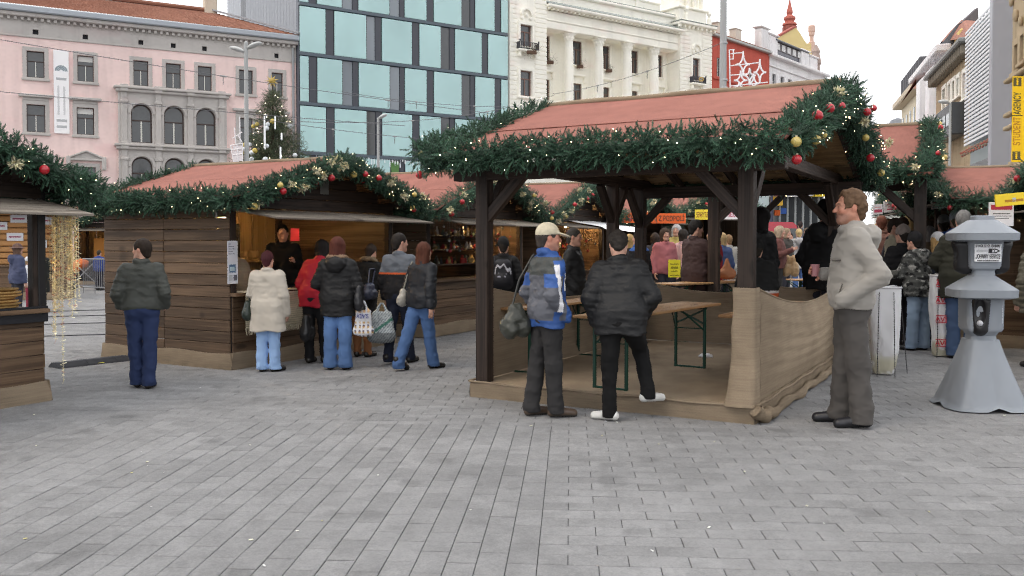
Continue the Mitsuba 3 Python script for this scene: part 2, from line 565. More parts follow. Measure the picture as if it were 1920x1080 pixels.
def garland(key, path, radius=0.24, dens=260, seed=0, small=False, sc=1.0, lights=14, reds=(), golds=(), flowers=(), up=0.0, autored=0, autogold=0, autoflow=0, face=None):
    """foliage, fairy lights, baubles and blossom along the path, as parts of key. reds, golds, flowers: points. face: direction the ornaments hang towards"""
    R = np.random.default_rng(seed)
    p, L = resample(path, 0.04)
    n = int(L * dens * 1.75)
    s = R.uniform(0, len(p) - 1.001, n)
    i = s.astype(int)
    c = p[i] + (p[i + 1] - p[i]) * (s - i)[:, None]
    t = p[i + 1] - p[i]
    t /= np.linalg.norm(t, axis=1, keepdims=True)
    ref = np.array([0, 0, 1.0])
    a = np.cross(t, ref)
    a /= np.linalg.norm(a, axis=1, keepdims=True) + 1e-9
    b = np.cross(a, t)
    th = R.uniform(0, 6.283, n)
    rad = np.cos(th)[:, None] * a + np.sin(th)[:, None] * b
    lump = meshkit.noise(np.c_[c * 5.5, ] + rad * 1.3, seed) * 0.75 + 0.58
    rr = radius * lump * np.sqrt(R.uniform(0.12, 1, n))
    pos = c + rad * (rr * 0.62)[:, None]
    di = rad * 0.75 + t * R.normal(0, 0.75, n)[:, None] + ref * (up + R.normal(0, 0.45, n)[:, None]) + b * 0
    scale = sc * R.uniform(0.7, 1.25, n)
    shade = R.uniform(0.55, 1.6, n) * (0.55 + 0.9 * meshkit.noise(c * 7 + rad * 1.5, seed + 5))
    hue = R.uniform(0, 1, n)[:, None]
    tone = (np.array([0.028, 0.074, 0.040]) * (1 - hue) + np.array([0.056, 0.112, 0.076]) * hue) * shade[:, None]
    v, f, col = needles(pos, di, scale, tone, SPRIGS_S if small else SPRIGS, R)
    core = MB()
    q, _ = resample(path, 0.12)
    core.tube(q, radius * 0.30 * (0.8 + 0.4 * R.uniform(0, 1, len(q))) * np.clip(np.minimum(np.arange(len(q)), np.arange(len(q))[::-1]) / 2.5, 0.02, 1), 7, c=(0.024, 0.058, 0.034))
    cv, cf = core.mesh()
    put(f'{key}__fir_foliage', (np.vstack([v, cv]), np.vstack([f, cf + len(v)])), 'm_leaf', color=np.vstack([col, np.tile((0.024, 0.058, 0.034), (len(cv), 1))]), kind='stuff')
    fc = None if face is None else np.asarray(face, float)

    def surf(m, rmul=1.0):
        s = R.uniform(0.3, len(p) - 1.3, m)
        i = s.astype(int)
        c = p[i]
        t = p[i + 1] - p[i]
        t /= np.linalg.norm(t, axis=1, keepdims=True)
        r = R.normal(0, 1, (m, 3))
        if fc is not None:
            r = r * 0.75 + fc
        r -= t * (r * t).sum(1, keepdims=True)
        r /= np.linalg.norm(r, axis=1, keepdims=True)
        return c + r * radius * rmul
    gl = MB()
    for q in surf(int(L * lights * 0.7), 0.92):
        ball(gl, q, R.uniform(0.0038, 0.006), 0)
    if lights:
        gl.to(key, 'fairy_lights', 'm_glow', emit=(2.4, 1.8, 1.0), kind='stuff')

    def bauble(q, col, nm, r):
        m = MB()
        ball(m, q, r, 2, col)
        m.lathe([(0.012, r * 0.95), (0.012, r * 1.18), (0.004, r * 1.2), (0.0, r * 1.25)], q, 8, (0.5, 0.45, 0.3))
        m.to(key, nm, 'm_shiny', smooth=True)
    for q in list(reds) + list(surf(autored, 0.95)):
        bauble(q, (0.42, 0.008, 0.018), 'red_bauble', R.uniform(0.036, 0.047))
    for q in list(golds) + list(surf(autogold, 0.95)):
        bauble(q, (0.52, 0.40, 0.11), 'gold_bauble', R.uniform(0.036, 0.047))
    for q in list(flowers) + list(surf(autoflow, 0.85)):
        m = MB()
        for k in range(60):
            d = R.normal(0, 1, 3)
            d /= np.linalg.norm(d)
            s = np.cross(d, R.normal(0, 1, 3))
            s /= np.linalg.norm(s)
            ln, w = R.uniform(0.03, 0.075), R.uniform(0.009, 0.016)
            cc = np.array([0.60, 0.56, 0.43]) * R.uniform(0.7, 1.25) * np.array([1, 1, R.uniform(0.75, 1.05)])
            b0 = q + d * 0.01
            m.raw([b0, b0 + d * ln * 0.55 + s * w, b0 + d * ln, b0 + d * ln * 0.55 - s * w, b0 + d * ln * 0.5 + np.cross(s, d) * w * 0.6], [[0, 1, 4], [1, 2, 4], [2, 3, 4], [3, 0, 4]], None, cc)
        m.to(key, 'cream_blossom', 'm_flat')


# ------------------------------------------------------------------ the open pavilion
U = np.array([math.cos(math.radians(-29)), math.sin(math.radians(-29))])
V = np.array([-U[1], U[0]])
C1 = G(1412, 795)
PW, PD, DECK = 2.84, 4.6, 0.146
pv = Fr((*(C1[:2] - U * PW), 0), U, V)      # local a 0..PW along the front, b 0..PD to the back


def build_pavilion():
    k = thing('open_pavilion', 'open timber pavilion with terracotta canvas roof and burlap sides sheltering beer tables', 'pavilion')
    # deck
    m = MB(pv)
    for i in range(14):
        b0 = i * PD / 14
        m.cbox([0.02, b0 + 0.004, 0.06], [PW - 0.02, b0 + PD / 14 - 0.004, DECK - 0.012], 0.004)
    m.to(k, 'deck_board', 'm_board')
    # burlap over the deck, a little wavy
    a, b = np.meshgrid(np.linspace(-0.02, PW + 0.02, 70), np.linspace(-0.015, PD, 80), indexing='ij')
    P = np.stack([a, b, DECK + 0.003 + 0.012 * (meshkit.fbm(np.stack([a * 4, b * 4, a * 0], -1)) - 0.4)], -1)
    MB(pv).grid(P).to(k, 'deck_cover', 'm_burlap', smooth=True)
    # burlap skirts round the deck
    for nm, f0 in (('front', lambda s, z: (s, -0.02, z)), ('right', lambda s, z: (PW + 0.02, s, z)), ('left', lambda s, z: (-0.02, s, z))):
        ln = PW if nm == 'front' else PD
        s, z = np.meshgrid(np.linspace(-0.02, ln + 0.02, int(ln * 28)), np.linspace(0.0, DECK + 0.01, 7), indexing='ij')
        w = meshkit.fbm(np.stack([s * 3, z * 6, s * 0 + len(nm)], -1), 3, 4) - 0.45
        w = w * (0.4 + z / DECK)
        ox = {'front': (0, -1), 'right': (1, 0), 'left': (-1, 0)}[nm]
        base = np.stack(np.broadcast_arrays(*f0(s, z + 0.012 * np.sin(s * 9 + len(nm)) * (z / DECK))), -1).astype(float)
        base[..., 0] += ox[0] * (0.035 * w + 0.008)
        base[..., 1] += ox[1] * (0.035 * w + 0.008)
        P = base if nm != 'left' else base[::-1]
        MB(pv).grid(P if nm != 'right' else P).to(k, 'burlap_skirt', 'm_burlap', smooth=True)
        # rolled top hem
        h = [(np.array(f0(x, DECK + 0.010 + 0.007 * math.sin(x * 7 + 1)), float) + [ox[0] * 0.02, ox[1] * 0.02, 0]) for x in np.linspace(-0.02, ln + 0.02, 60)]
        MB(pv).tube(h, 0.011, 6).to(k, 'rolled_hem', 'm_burlap', smooth=True)
    # posts
    ins = 0.085
    EZ, RZ, OV = 2.34, 3.22, 0.30
    mid = PD / 2
    posts = [(ins, ins), (PW - ins, ins), (PW - ins, PD - ins), (ins, PD - ins), (ins, PD - ins - 1.05)]
    pw = 0.068
    for (x, y) in posts:
        MB(pv).cbox([x - pw, y - pw, DECK], [x + pw, y + pw, EZ + 0.02], 0.007).to(k, 'post', 'm_timber')
    # plates (beams) along a at front and back, along b left and right
    for y in (ins, PD - ins):
        MB(pv).cbox([-OV + 0.05, y - 0.065, EZ - 0.14], [PW + OV - 0.05, y + 0.065, EZ + 0.015], 0.006).to(k, 'eave_beam', 'm_timber')
    for x in (ins, PW - ins):
        MB(pv).cbox([x - 0.06, -OV + 0.05, EZ - 0.013], [x + 0.06, PD + OV - 0.05, EZ + 0.12], 0.006).to(k, 'tie_beam', 'm_timber')
        MB(pv).cbox([x - 0.055, mid - 0.06, EZ + 0.12], [x + 0.055, mid + 0.06, RZ - 0.06], 0.006).to(k, 'king_post', 'm_timber')
        for sg in (-1, 1):
            MB(pv).beam((x, mid, EZ + 0.25), (x, mid + sg * 0.75, RZ - 0.36), 0.08, 0.10).to(k, 'strut', 'm_timber')
    MB(pv).cbox([-OV + 0.03, mid - 0.06, RZ - 0.13], [PW + OV - 0.03, mid + 0.06, RZ + 0.0], 0.005).to(k, 'ridge_beam', 'm_timber')
    # knee braces
    for (x, y) in posts[:4]:
        sx, sy = (1 if x < 1 else -1), (1 if y < 1 else -1)
        MB(pv).beam((x, y, EZ - 0.56), (x + sx * 0.46, y, EZ - 0.08), 0.09, 0.10).to(k, 'brace', 'm_timber')
        MB(pv).beam((x, y, EZ - 0.56), (x, y + sy * 0.50, EZ - 0.02), 0.09, 0.10).to(k, 'brace', 'm_timber')
    x, y = posts[4]
    MB(pv).beam((x, y, EZ - 0.52), (x, y - 0.44, EZ - 0.02), 0.09, 0.09).to(k, 'brace', 'm_timber')
    MB(pv).beam((x, y, EZ - 0.52), (x, y + 0.44, EZ - 0.02), 0.09, 0.09).to(k, 'brace', 'm_timber')
    # rafters, sheathing and canvas for both slopes
    e0 = np.array([-OV, EZ + 0.14 - OV * 0.35])
    slope = (RZ - e0[1]) / (mid - e0[0])
    for sg in (0, 1):
        yy = (lambda y: y) if sg == 0 else (lambda y: PD - y)
        for x in np.linspace(-OV + 0.1, PW + OV - 0.1, 5):
            MB(pv).beam((x, yy(-OV + 0.05), e0[1] - 0.03), (x, yy(mid - 0.04), RZ - 0.07), 0.07, 0.10).to(k, 'rafter', 'm_timber')
        n = 17
        for i in range(n):
            y0, y1 = -OV + (mid + OV) * i / n, -OV + (mid + OV) * (i + 1) / n
            z0, z1 = e0[1] + slope * (y0 + OV), e0[1] + slope * (y1 + OV)
            MB(pv).beam((-OV, yy((y0 + y1) / 2), (z0 + z1) / 2 + 0.03), (PW + OV, yy((y0 + y1) / 2), (z0 + z1) / 2 + 0.03), math.hypot(y1 - y0, z1 - z0) - 0.004, 0.02,
                        up=(0, -slope if sg == 0 else slope, 1), ch=0.003).to(k, 'roof_board', 'm_board')
        A, Bq = np.meshgrid(np.linspace(-OV - 0.03, PW + OV + 0.03, 60), np.linspace(-OV - 0.03, mid, 40), indexing='ij')
        Z = e0[1] + slope * (Bq + OV) + 0.055 + 0.012 * (meshkit.fbm(np.stack([A * 1.2, Bq * 3, A * 0 + sg], -1), 3) - 0.5)
        seam = np.abs(Bq - 0.85) < 0.03
        Z = Z + 0.007 * np.clip(1 - np.abs(Bq - 0.85) / 0.035, 0, 1)
        P = np.stack([A, yy(Bq), Z], -1)
        if sg:
            P = P[::-1]
        MB(pv).grid(P, thick=0.012).to(k, 'roof_canvas', 'm_canvas', smooth=40)
        ys = 0.82
        zs = e0[1] + slope * (ys + OV) + 0.062
        MB(pv).beam((-OV - 0.02, yy(ys), zs), (PW + OV + 0.02, yy(ys), zs), 0.05, 0.008, up=(0, -slope if sg == 0 else slope, 1), ch=0.002).to(k, 'canvas_seam', 'm_canvas')
    rc = [(x, mid, RZ + 0.065 + 0.006 * math.sin(x * 5)) for x in np.linspace(-OV - 0.05, PW + OV + 0.05, 30)]
    m = MB(pv)
    m.tube(rc, 0.035, 10)
    m.to(k, 'ridge_roll', 'm_burlap', smooth=True)
    # burlap side panels: sagging between the posts
    def panel(pa, pb, top0, top1, sag, seed, folds=0.03, bottom=DECK + 0.01, out=(1, 0), nz=46):
        pa, pb = np.array(pa), np.array(pb)
        ln = np.linalg.norm(pb - pa)
        s, t = np.meshgrid(np.linspace(0, 1, int(ln * 26)), np.linspace(0, 1, nz), indexing='ij')
        top = top0 + (top1 - top0) * s - sag * 4 * s * (1 - s)
        bot = bottom - 0.07 * np.clip(1 - 3 * s, 0, 1) * 0
        z = bot + (top - bot) * t
        fold = np.zeros_like(s)
        for j, fz in enumerate((0.93, 0.80, 0.66, 0.50, 0.36, 0.22)):
            zc = bottom + (top - bottom) * fz - 0.10 * 4 * s * (1 - s) * (0.6 - 0.08 * j)
            amp = np.sin(np.pi * np.clip(s * 1.0, 0, 1)) ** 0.7 * (0.6 + 0.5 * meshkit.noise(np.stack([s * 2.5, s * 0 + j, s * 0], -1), seed))
            fold += amp * np.exp(-((z - zc) / 0.045) ** 2)
        off = folds * fold + 0.10 * np.sin(np.pi * t) * np.sin(np.pi * s) * 0.6 + 0.02 * (meshkit.fbm(np.stack([s * 5, t * 3, s * 0], -1), 3, seed) - 0.5)
        xy = pa + (pb - pa) * s[..., None] + np.array(out) * off[..., None]
        P = np.concatenate([xy, z[..., None]], -1)
        MB(pv).grid(P, thick=0.004).to(k, 'burlap_panel', 'm_burlap', smooth=50)
        e = [P[i, -1] for i in range(len(P))]
        MB(pv).tube(e, 0.008, 6).to(k, 'panel_hem', 'm_burlap', smooth=True)
    panel((PW + 0.0, 0.16), (PW + 0.0, PD - 0.1), 1.17, 1.06, 0.19, 3, folds=0.018)
    panel((0.03, PD - 0.1), (0.03, 0.16), 1.02, 1.12, 0.17, 5, folds=0.012, out=(-1, 0))
    panel((PW - 0.1, PD - 0.02), (PW - 0.85, PD - 0.02), 1.05, 0.98, 0.05, 7, folds=0.012, out=(0, 1))
    panel((PW - 1.15, PD - 0.02), (0.1, PD - 0.02), 0.9, 1.02, 0.08, 9, folds=0.012, out=(0, 1))
    # burlap wrapped round the front right post, spreading at the foot
    m = MB(pv)
    zs = np.linspace(DECK + 0.0, 1.18, 40)
    ang = np.linspace(0, 2 * np.pi, 29)
    Z, Aq = np.meshgrid(zs, ang, indexing='ij')
    tt = (Z - DECK) / (1.18 - DECK)
    sq = 0.10 / np.maximum(np.abs(np.cos(Aq)), np.abs(np.sin(Aq)))
    sq = np.minimum(sq, 0.125)
    r = sq + 0.05 * np.exp(-tt * 4) + 0.028 * (meshkit.fbm(np.stack([np.cos(Aq) * 1.5, np.sin(Aq) * 1.5, Z * 5], -1), 3, 4) - 0.45)
    x0, y0 = posts[1]
    P = np.stack([x0 + r * np.cos(Aq) - 0.03 * np.exp(-tt * 5), y0 + r * np.sin(Aq) - 0.02 * np.exp(-tt * 6), Z], -1)
    m.grid(P[:, ::-1])
    m.to(k, 'post_wrap', 'm_burlap', smooth=True)
    # the bunched end of the skirt at the front right corner
    m = MB(pv)
    q = [(PW + 0.03, -0.05, 0.13), (PW + 0.06, 0.02, 0.075), (PW + 0.075, 0.12, 0.055), (PW + 0.07, 0.3, 0.06)]
    m.tube(resample(q, 0.03)[0], 0.055 + 0.012 * np.sin(np.arange(len(resample(q, 0.03)[0])) * 1.3), 10)
    m.to(k, 'burlap_bunch', 'm_burlap', smooth=True)
    # a fold of burlap lying along the right side
    q = [(PW + 0.075 + 0.012 * math.sin(y * 5), y, 0.04 + 0.01 * math.sin(y * 7)) for y in np.linspace(0.2, PD, 50)]
    m = MB(pv)
    m.tube(q, 0.04 + 0.008 * np.sin(np.arange(50) * 0.9), 9)
    m.to(k, 'burlap_fold', 'm_burlap', smooth=True)
    # the garland: front eave, both gables, back eave
    gk = thing('fir_garland', 'fir garland with red and gold baubles along the open pavilion roof', 'garland')
    ez = e0[1] - 0.02
    W = pv.w
    fe = [W((x, -OV - 0.15, ez + 0.045)) for x in np.linspace(-OV - 0.05, PW + OV + 0.02, 20)]
    gr = [W((PW + OV + 0.08, -OV - 0.05, ez + 0.06)), W((PW + OV + 0.08, mid, RZ - 0.06)), W((PW + OV + 0.08, PD + OV, ez + 0.04))]
    gl = [W((-OV - 0.08, -OV - 0.05, ez + 0.08)), W((-OV - 0.08, mid, RZ - 0.02)), W((-OV - 0.08, PD + OV, ez + 0.04))]
    be = [W((x, PD + OV, ez + 0.05)) for x in np.linspace(-OV, PW + OV, 20)]
    fd = np.array([*(-V * 0.8 + U * 0.3), -0.1])
    red = [AT(1533, 217, 7.5), AT(1556, 203, 7.8), AT(1577, 199, 8.3), AT(1494, 299, 7.25), AT(787, 328, 9.0)]
    gold = [AT(1493, 266, 7.2), AT(1530, 262, 7.4), AT(1543, 252, 7.5), AT(790, 291, 9.05)]
    flow = [AT(1574, 172, 8.6)]
    garland(gk, fe, 0.185, 400, 1, lights=16, face=fd, reds=red, golds=gold, flowers=flow)
    garland(gk, gr, 0.235, 400, 2, lights=15, face=[*(U * 1.0), -0.1], autored=0, autogold=0,
            reds=[AT(1626, 210, 9.6), AT(1638, 203, 10.3), AT(1632, 296, 10.6)], golds=[AT(1623, 258, 10.2), AT(1652, 324, 11.2)], flowers=[AT(1622, 228, 9.8), AT(1666, 268, 10.9)])
    garland(gk, gl, 0.205, 330, 3, lights=10)
    garland(gk, be, 0.22, 200, 4, lights=10)
    return k


build_pavilion()


# beer tables
def beer_table(p0, p1, h, label, z0=0.0, width=0.5, top=0.0, group=None):
    """p0, p1: ends of the top on the ground plan; h height of the top above the floor at z0"""
    p0, p1 = np.asarray(p0[:2], float), np.asarray(p1[:2], float)
    u = (p1 - p0) / np.linalg.norm(p1 - p0)
    L = np.linalg.norm(p1 - p0)
    f = Fr((*p0, z0), u)
    k = thing('beer_table', label, 'table', group)
    n = 3
    for i in range(n):
        b0 = -width / 2 + i * width / n
        MB(f).cbox([0, b0 + 0.0015, h - 0.028], [L, b0 + width / n - 0.0015, h], 0.006).to(k, 'top_board', 'm_tabletop')
    for a in (0.3, L - 0.3):
        g = (0.006, 0.045, 0.03)
        MB(f).cbox([a - 0.04, -width / 2 + 0.06, h - 0.055], [a + 0.04, width / 2 - 0.06, h - 0.03], 0.003, g).to(k, 'cross_rail', 'm_satin')
        for s in (-1, 1):
            y = s * (width / 2 - 0.075)
            MB(f).beam((a, y, 0.0), (a, y, h - 0.05), 0.028, 0.034, up=(1, 0, 0), c=g).to(k, 'leg', 'm_satin')
            d = 1 if a < L / 2 else -1
            MB(f).beam((a, y, h - 0.30), (a + d * 0.38, y * 0.3, h - 0.04), 0.012, 0.02, c=g).to(k, 'stay', 'm_satin')
        MB(f).beam((a, -width / 2 + 0.075, 0.012), (a, width / 2 - 0.075, 0.012), 0.02, 0.02, c=g).to(k, 'foot_bar', 'm_satin')
        MB(f).beam((a, -width / 2 + 0.09, h - 0.07), (a, width / 2 - 0.09, h - 0.22), 0.012, 0.02, c=g).to(k, 'stay', 'm_satin')
        MB(f).beam((a, -width / 2 + 0.09, h - 0.22), (a, width / 2 - 0.09, h - 0.07), 0.012, 0.022, c=g).to(k, 'stay', 'm_satin')
        MB(f).beam((a, -width / 2 + 0.09, h - 0.28), (a, width / 2 - 0.09, h - 0.28), 0.010, 0.012, c=g).to(k, 'stay', 'm_satin')
    return k


beer_table((0.78, 8.42), (2.20, 10.42), 0.73, 'long beer table in the middle of the pavilion, behind the man in black', DECK)
beer_table((-0.12, 9.55), (1.15, 11.45), 0.73, 'beer table along the left burlap side, behind the man in the cap', DECK)
beer_table((2.16, 8.5), (3.45, 10.6), 0.73, 'beer table beside the sagging right burlap side of the pavilion', DECK, 0.42)
beer_table(AT(1248, 535, 13.9), AT(1395, 527, 15.2), 0.93, 'beer table outside the back of the pavilion, in front of the brown coat', 0.0)
kE = beer_table(AT(1483, 524, 19.5), AT(1533, 526, 19.6), 0.76, 'small far beer table with a paper cup on it', 0.0, 0.5)
cup = thing('paper_cup', 'brown paper cup on the small far table', 'cup')
MB().lathe([(0.0, 0), (0.03, 0), (0.042, 0.1), (0.038, 0.1), (0.03, 0.01), (0, 0.01)], [*AT(1509, 524, 19.5)[:2], 0.76], 14, (0.22, 0.08, 0.04)).to(cup, 'cup_body', 'm_satin')
t_ = thing('crumpled_napkin', 'crumpled white napkin on the pavilion deck beside a table leg', 'napkin')
p = G(1323, 667, DECK + 0.02)
m = trimesh.creation.icosphere(3, 0.055)
m.vertices = m.vertices * [1.5, 0.9, 0.5] * (0.7 + 0.7 * meshkit.fbm(m.vertices * 40, 3)[:, None]) + p
put(t_ + '__paper', m, 'm_flat', color=(0.75, 0.76, 0.78))

# ------------------------------------------------------------------ market stalls
def planks(k, fr, name, a0, a1, z0, z1, axis, at, h=0.145, cols=1, thick=0.022, mat='m_wood', jit=0.003, parent_sub=None, lim=None):
    """horizontal boards: along a (axis 'a', standing at b = at) or along b (axis 'b', standing at a = at); lim(z) -> extent for gables"""
    n = max(1, round((z1 - z0) / h))
    for c in range(cols):
        s0, s1 = a0 + (a1 - a0) * c / cols, a0 + (a1 - a0) * (c + 1) / cols
        for i in range(n):
            za, zb = z0 + (z1 - z0) * i / n, z0 + (z1 - z0) * (i + 1) / n
            e0, e1 = (s0, s1) if lim is None else lim((za + zb) / 2)
            if e1 - e0 < 0.1:
                continue
            o = rng.normal(0, jit)
            lo, hi = [e0 + 0.003, at - thick / 2 + o, za + 0.0025], [e1 - 0.003, at + thick / 2 + o, zb - 0.0025]
            if axis == 'b':
                lo, hi = [lo[1], lo[0], lo[2]], [hi[1], hi[0], hi[2]]
            MB(fr).cbox(lo, hi, 0.005).to(k, name, mat)


def stall(label, O, A, B, w=3.3, depth=2.5, EZ=2.12, RZ=2.78, z0=0.0, flap=(1.98, 1.86, 0.75), side0='plank', side1='panel', back=True, counter=0.92, gdens=240, seed=0, garl=True, small=True, lights=13,
          gsides=(1, 1, 0), orn=(5, 4, 5), name='market_stall', glabel=None, detail=True, sc=1.15, wallmat='m_wood', backmat='m_board', grad=0.2, group=None):
    """A: along the front, B: outward to the customers; O: the front corner at a = 0"""
    fr = Fr((O[0], O[1], z0), A)
    B = np.asarray(B, float)
    fr.V = np.array([*(B / np.linalg.norm(B)), 0])
    fr.R = np.array([fr.U, fr.V, [0, 0, 1.0]])
    k = thing(name, label, 'market stall', group)
    mid = w / 2
    S = 0.20
    slope = (RZ - EZ) / mid
    # burlap skirt round the foot
    for nm, pa, pb, ox in (('front', (0, 0), (w, 0), (0, 1)), ('side', (0, -depth), (0, 0), (-1, 0)), ('side', (w, -depth), (w, 0), (1, 0))):
        ln = math.dist(pa, pb)
        s, t = np.meshgrid(np.linspace(-0.05 / ln, 1 + 0.05 / ln, int(ln * 22)), np.linspace(0, 1, 7), indexing='ij')
        off = 0.025 + 0.035 * (1 - t) * (0.5 + meshkit.fbm(np.stack([s * ln * 2.4, t * 2, s * 0 + seed], -1), 3))
        xy = np.array(pa) + (np.array(pb) - np.array(pa)) * s[..., None] + np.array(ox) * off[..., None]
        z = (S + 0.012 * np.sin(s * ln * 5 + seed)) * t - z0 * (1 - t)
        MB(fr).grid(np.concatenate([xy, z[..., None]], -1)).to(k, 'burlap_skirt', 'm_burlap', smooth=True)
    pw = 0.045
    for (x, y) in ((pw, -pw), (w - pw, -pw), (pw, -depth + pw), (w - pw, -depth + pw)):
        MB(fr).cbox([x - pw, y - pw, 0.02], [x + pw, y + pw, EZ + 0.05], 0.005).to(k, 'post', 'm_timber')
    # walls
    if detail:
        if side0 == 'plank':
            planks(k, fr, 'wall_plank', -depth, -0.005, S - 0.02, EZ + 0.04, 'b', -0.012, cols=2)
        elif side0 == 'low':
            planks(k, fr, 'wall_plank', -depth, 0, S - 0.02, counter, 'b', -0.012)
        planks(k, fr, 'counter_plank', 0, w, S - 0.02, counter - 0.02, 'a', 0.012)
    else:
        MB(fr).cbox([-0.02, -depth, S - 0.05], [0.01, 0, EZ], 0.004).to(k, 'side_wall', wallmat)
        planks(k, fr, 'counter_plank', 0, w, S - 0.02, counter - 0.02, 'a', 0.012, h=0.25)
    if side1 == 'panel':
        MB(fr).cbox([w - 0.01, -depth, S - 0.05], [w + 0.02, 0, EZ], 0.004).to(k, 'side_wall', wallmat)
    elif side1 == 'low':
        planks(k, fr, 'wall_plank', -depth, 0, S - 0.02, counter, 'b', w + 0.012)
    if back:
        n = max(6, int(w / 0.3))
        for i in range(n):
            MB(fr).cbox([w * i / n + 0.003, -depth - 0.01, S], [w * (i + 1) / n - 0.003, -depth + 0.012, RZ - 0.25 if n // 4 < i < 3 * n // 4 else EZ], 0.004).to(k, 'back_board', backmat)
    MB(fr).cbox([-0.02, -0.42, counter - 0.02], [w + 0.02, 0.10, counter + 0.022], 0.006).to(k, 'counter_top', 'm_wood')
    MB(fr).cbox([0, -depth, S - 0.06], [w, 0, S - 0.03], 0.004).to(k, 'floor', 'm_timber')
    # gable over the front
    gz = flap[0] + 0.02 - z0
    planks(k, fr, 'gable_plank', 0, w, gz, RZ - 0.02, 'a', 0.0, h=0.15, mat='m_timber', lim=lambda z: (max(0, (z - EZ) / slope + 0.02), w - max(0, (z - EZ) / slope + 0.02)))
    # roof
    of, ob, oe = 0.38, 0.15, 0.26
    for sg in (0, 1):
        X = (lambda x: x) if sg == 0 else (lambda x: w - x)
        z_e = EZ - slope * oe
        n = 8 if detail else 3
        for i in range(n):
            x0, x1 = -oe + (mid + oe) * i / n, -oe + (mid + oe) * (i + 1) / n
            za, zb = z_e + slope * (x0 + oe), z_e + slope * (x1 + oe)
            MB(fr).beam((X((x0 + x1) / 2), -depth - ob, (za + zb) / 2 + 0.05), (X((x0 + x1) / 2), of, (za + zb) / 2 + 0.05), math.hypot(x1 - x0, zb - za) - 0.004, 0.02,
                        up=(-slope if sg == 0 else slope, 0, 1), ch=0.003).to(k, 'roof_board', 'm_timber')
        a, b = np.meshgrid(np.linspace(-oe - 0.02, mid, 24), np.linspace(-depth - ob - 0.02, of + 0.02, 40), indexing='ij')
        z = z_e + slope * (a + oe) + 0.075 + 0.012 * (meshkit.fbm(np.stack([a * 2, b * 1.3, a * 0 + sg + seed], -1), 3) - 0.5)
        P = np.stack([X(a), b, z], -1)
        MB(fr).grid(P if sg else P[::-1], thick=0.01).to(k, 'roof_canvas', 'm_canvas', smooth=40)
    for sg in (0, 1):
        xs = mid * 0.42
        xs = xs if sg == 0 else w - xs
        zs = EZ - slope * oe + slope * (mid * 0.42 + oe) + 0.083
        MB(fr).beam((xs, -depth - ob, zs), (xs, of, zs), 0.05, 0.01, up=(-slope if sg == 0 else slope, 0, 1), ch=0.002).to(k, 'canvas_seam', 'm_canvas')
    m = MB(fr)
    m.tube([(mid, y, RZ + 0.09 + 0.005 * math.sin(5 * y)) for y in np.linspace(-depth - ob - 0.03, of + 0.03, 16)], 0.03, 8)
    m.to(k, 'ridge_roll', 'm_burlap', smooth=True)
    # raised shutter
    if flap:
        zf0, zf1, out = flap[0] - z0, flap[1] - z0, flap[2]
        nb = 2
        for i in range(nb):
            a0, a1 = w * i / nb + 0.004, w * (i + 1) / nb - 0.004
            d = np.array([0, out, zf1 - zf0])
            L = np.linalg.norm(d)
            d /= L
            up = np.cross([1, 0, 0], d)
            up = up if up[2] > 0 else -up
            MB(fr).cbox([-(a1 - a0) / 2, -L / 2, -0.012], [(a1 - a0) / 2, L / 2, 0.012], 0.004, R=[[1, 0, 0], d, up], at=np.array([(a0 + a1) / 2, 0.02, zf0]) + d * L / 2).to(k, 'shutter_board', 'm_greywood')
    # garland
    if garl:
        gk = thing('fir_garland', glabel or ('fir garland with baubles and fairy lights round the roof of the ' + label[:40]), 'garland')
        W = fr.w
        ze = EZ - slope * oe + 0.05
        fd = np.array([*(fr.V[:2] * 0.9), -0.15])
        front = [W((-oe - 0.05, of + 0.08, ze)), W((mid, of + 0.08, RZ + 0.02)), W((w + oe + 0.05, of + 0.08, ze))]
        garland(gk, front, grad, gdens, seed + 20, small=small, sc=sc, lights=lights, face=fd, autored=orn[0], autogold=orn[1], autoflow=orn[2])
        if gsides[0]:
            garland(gk, [W((-oe - 0.05, y, ze)) for y in np.linspace(of, -depth - ob, 12)], grad, gdens, seed + 30, small=small, sc=sc, lights=lights)
        if gsides[1]:
            garland(gk, [W((w + oe + 0.05, y, ze)) for y in np.linspace(of, -depth - ob, 12)], grad, gdens * 0.6, seed + 40, small=small, sc=sc, lights=lights)
        if gsides[2]:
            garland(gk, [W((-oe - 0.05, -depth - ob, ze)), W((mid, -depth - ob, RZ)), W((w + oe + 0.05, -depth - ob, ze))], grad, gdens * 0.7, seed + 50, small=small, sc=sc, lights=4)
    return k, fr


B0 = G(435, 693)[:2]
row = lambda t: B0 + V * t
bulb_n = [0]


def bulb(fr, p, label, power=14.0, r=0.045, drop=0.25):
    k = thing('light_bulb', label, 'lamp')
    q = fr.w(p)
    m = MB()
    ball(m, q, r, 2, sc=(1, 1, 1.15))
    m.to(k, 'glass_bulb', 'm_glow', smooth=True, emit=(power, power * 0.62, power * 0.24))
    MB().lathe([(0.022, r * 0.9), (0.022, r * 0.9 + 0.07), (0.006, r * 0.9 + 0.085), (0.006, drop)], q, 8, (0.05, 0.04, 0.03)).to(k, 'socket', 'm_flat', smooth=40)


# stall one: the woven goods stall in the middle left
K1, F1 = stall('brown plank stall selling woven goods, left of the pavilion', row(0), V, U, w=3.3, depth=2.36, RZ=2.64, gdens=420, small=False, sc=1.0, seed=1, lights=20, gsides=(1, 1, 1), orn=(8, 5, 17),
               glabel='fir garland with cream blossoms round the roof of the woven goods stall', grad=0.155)
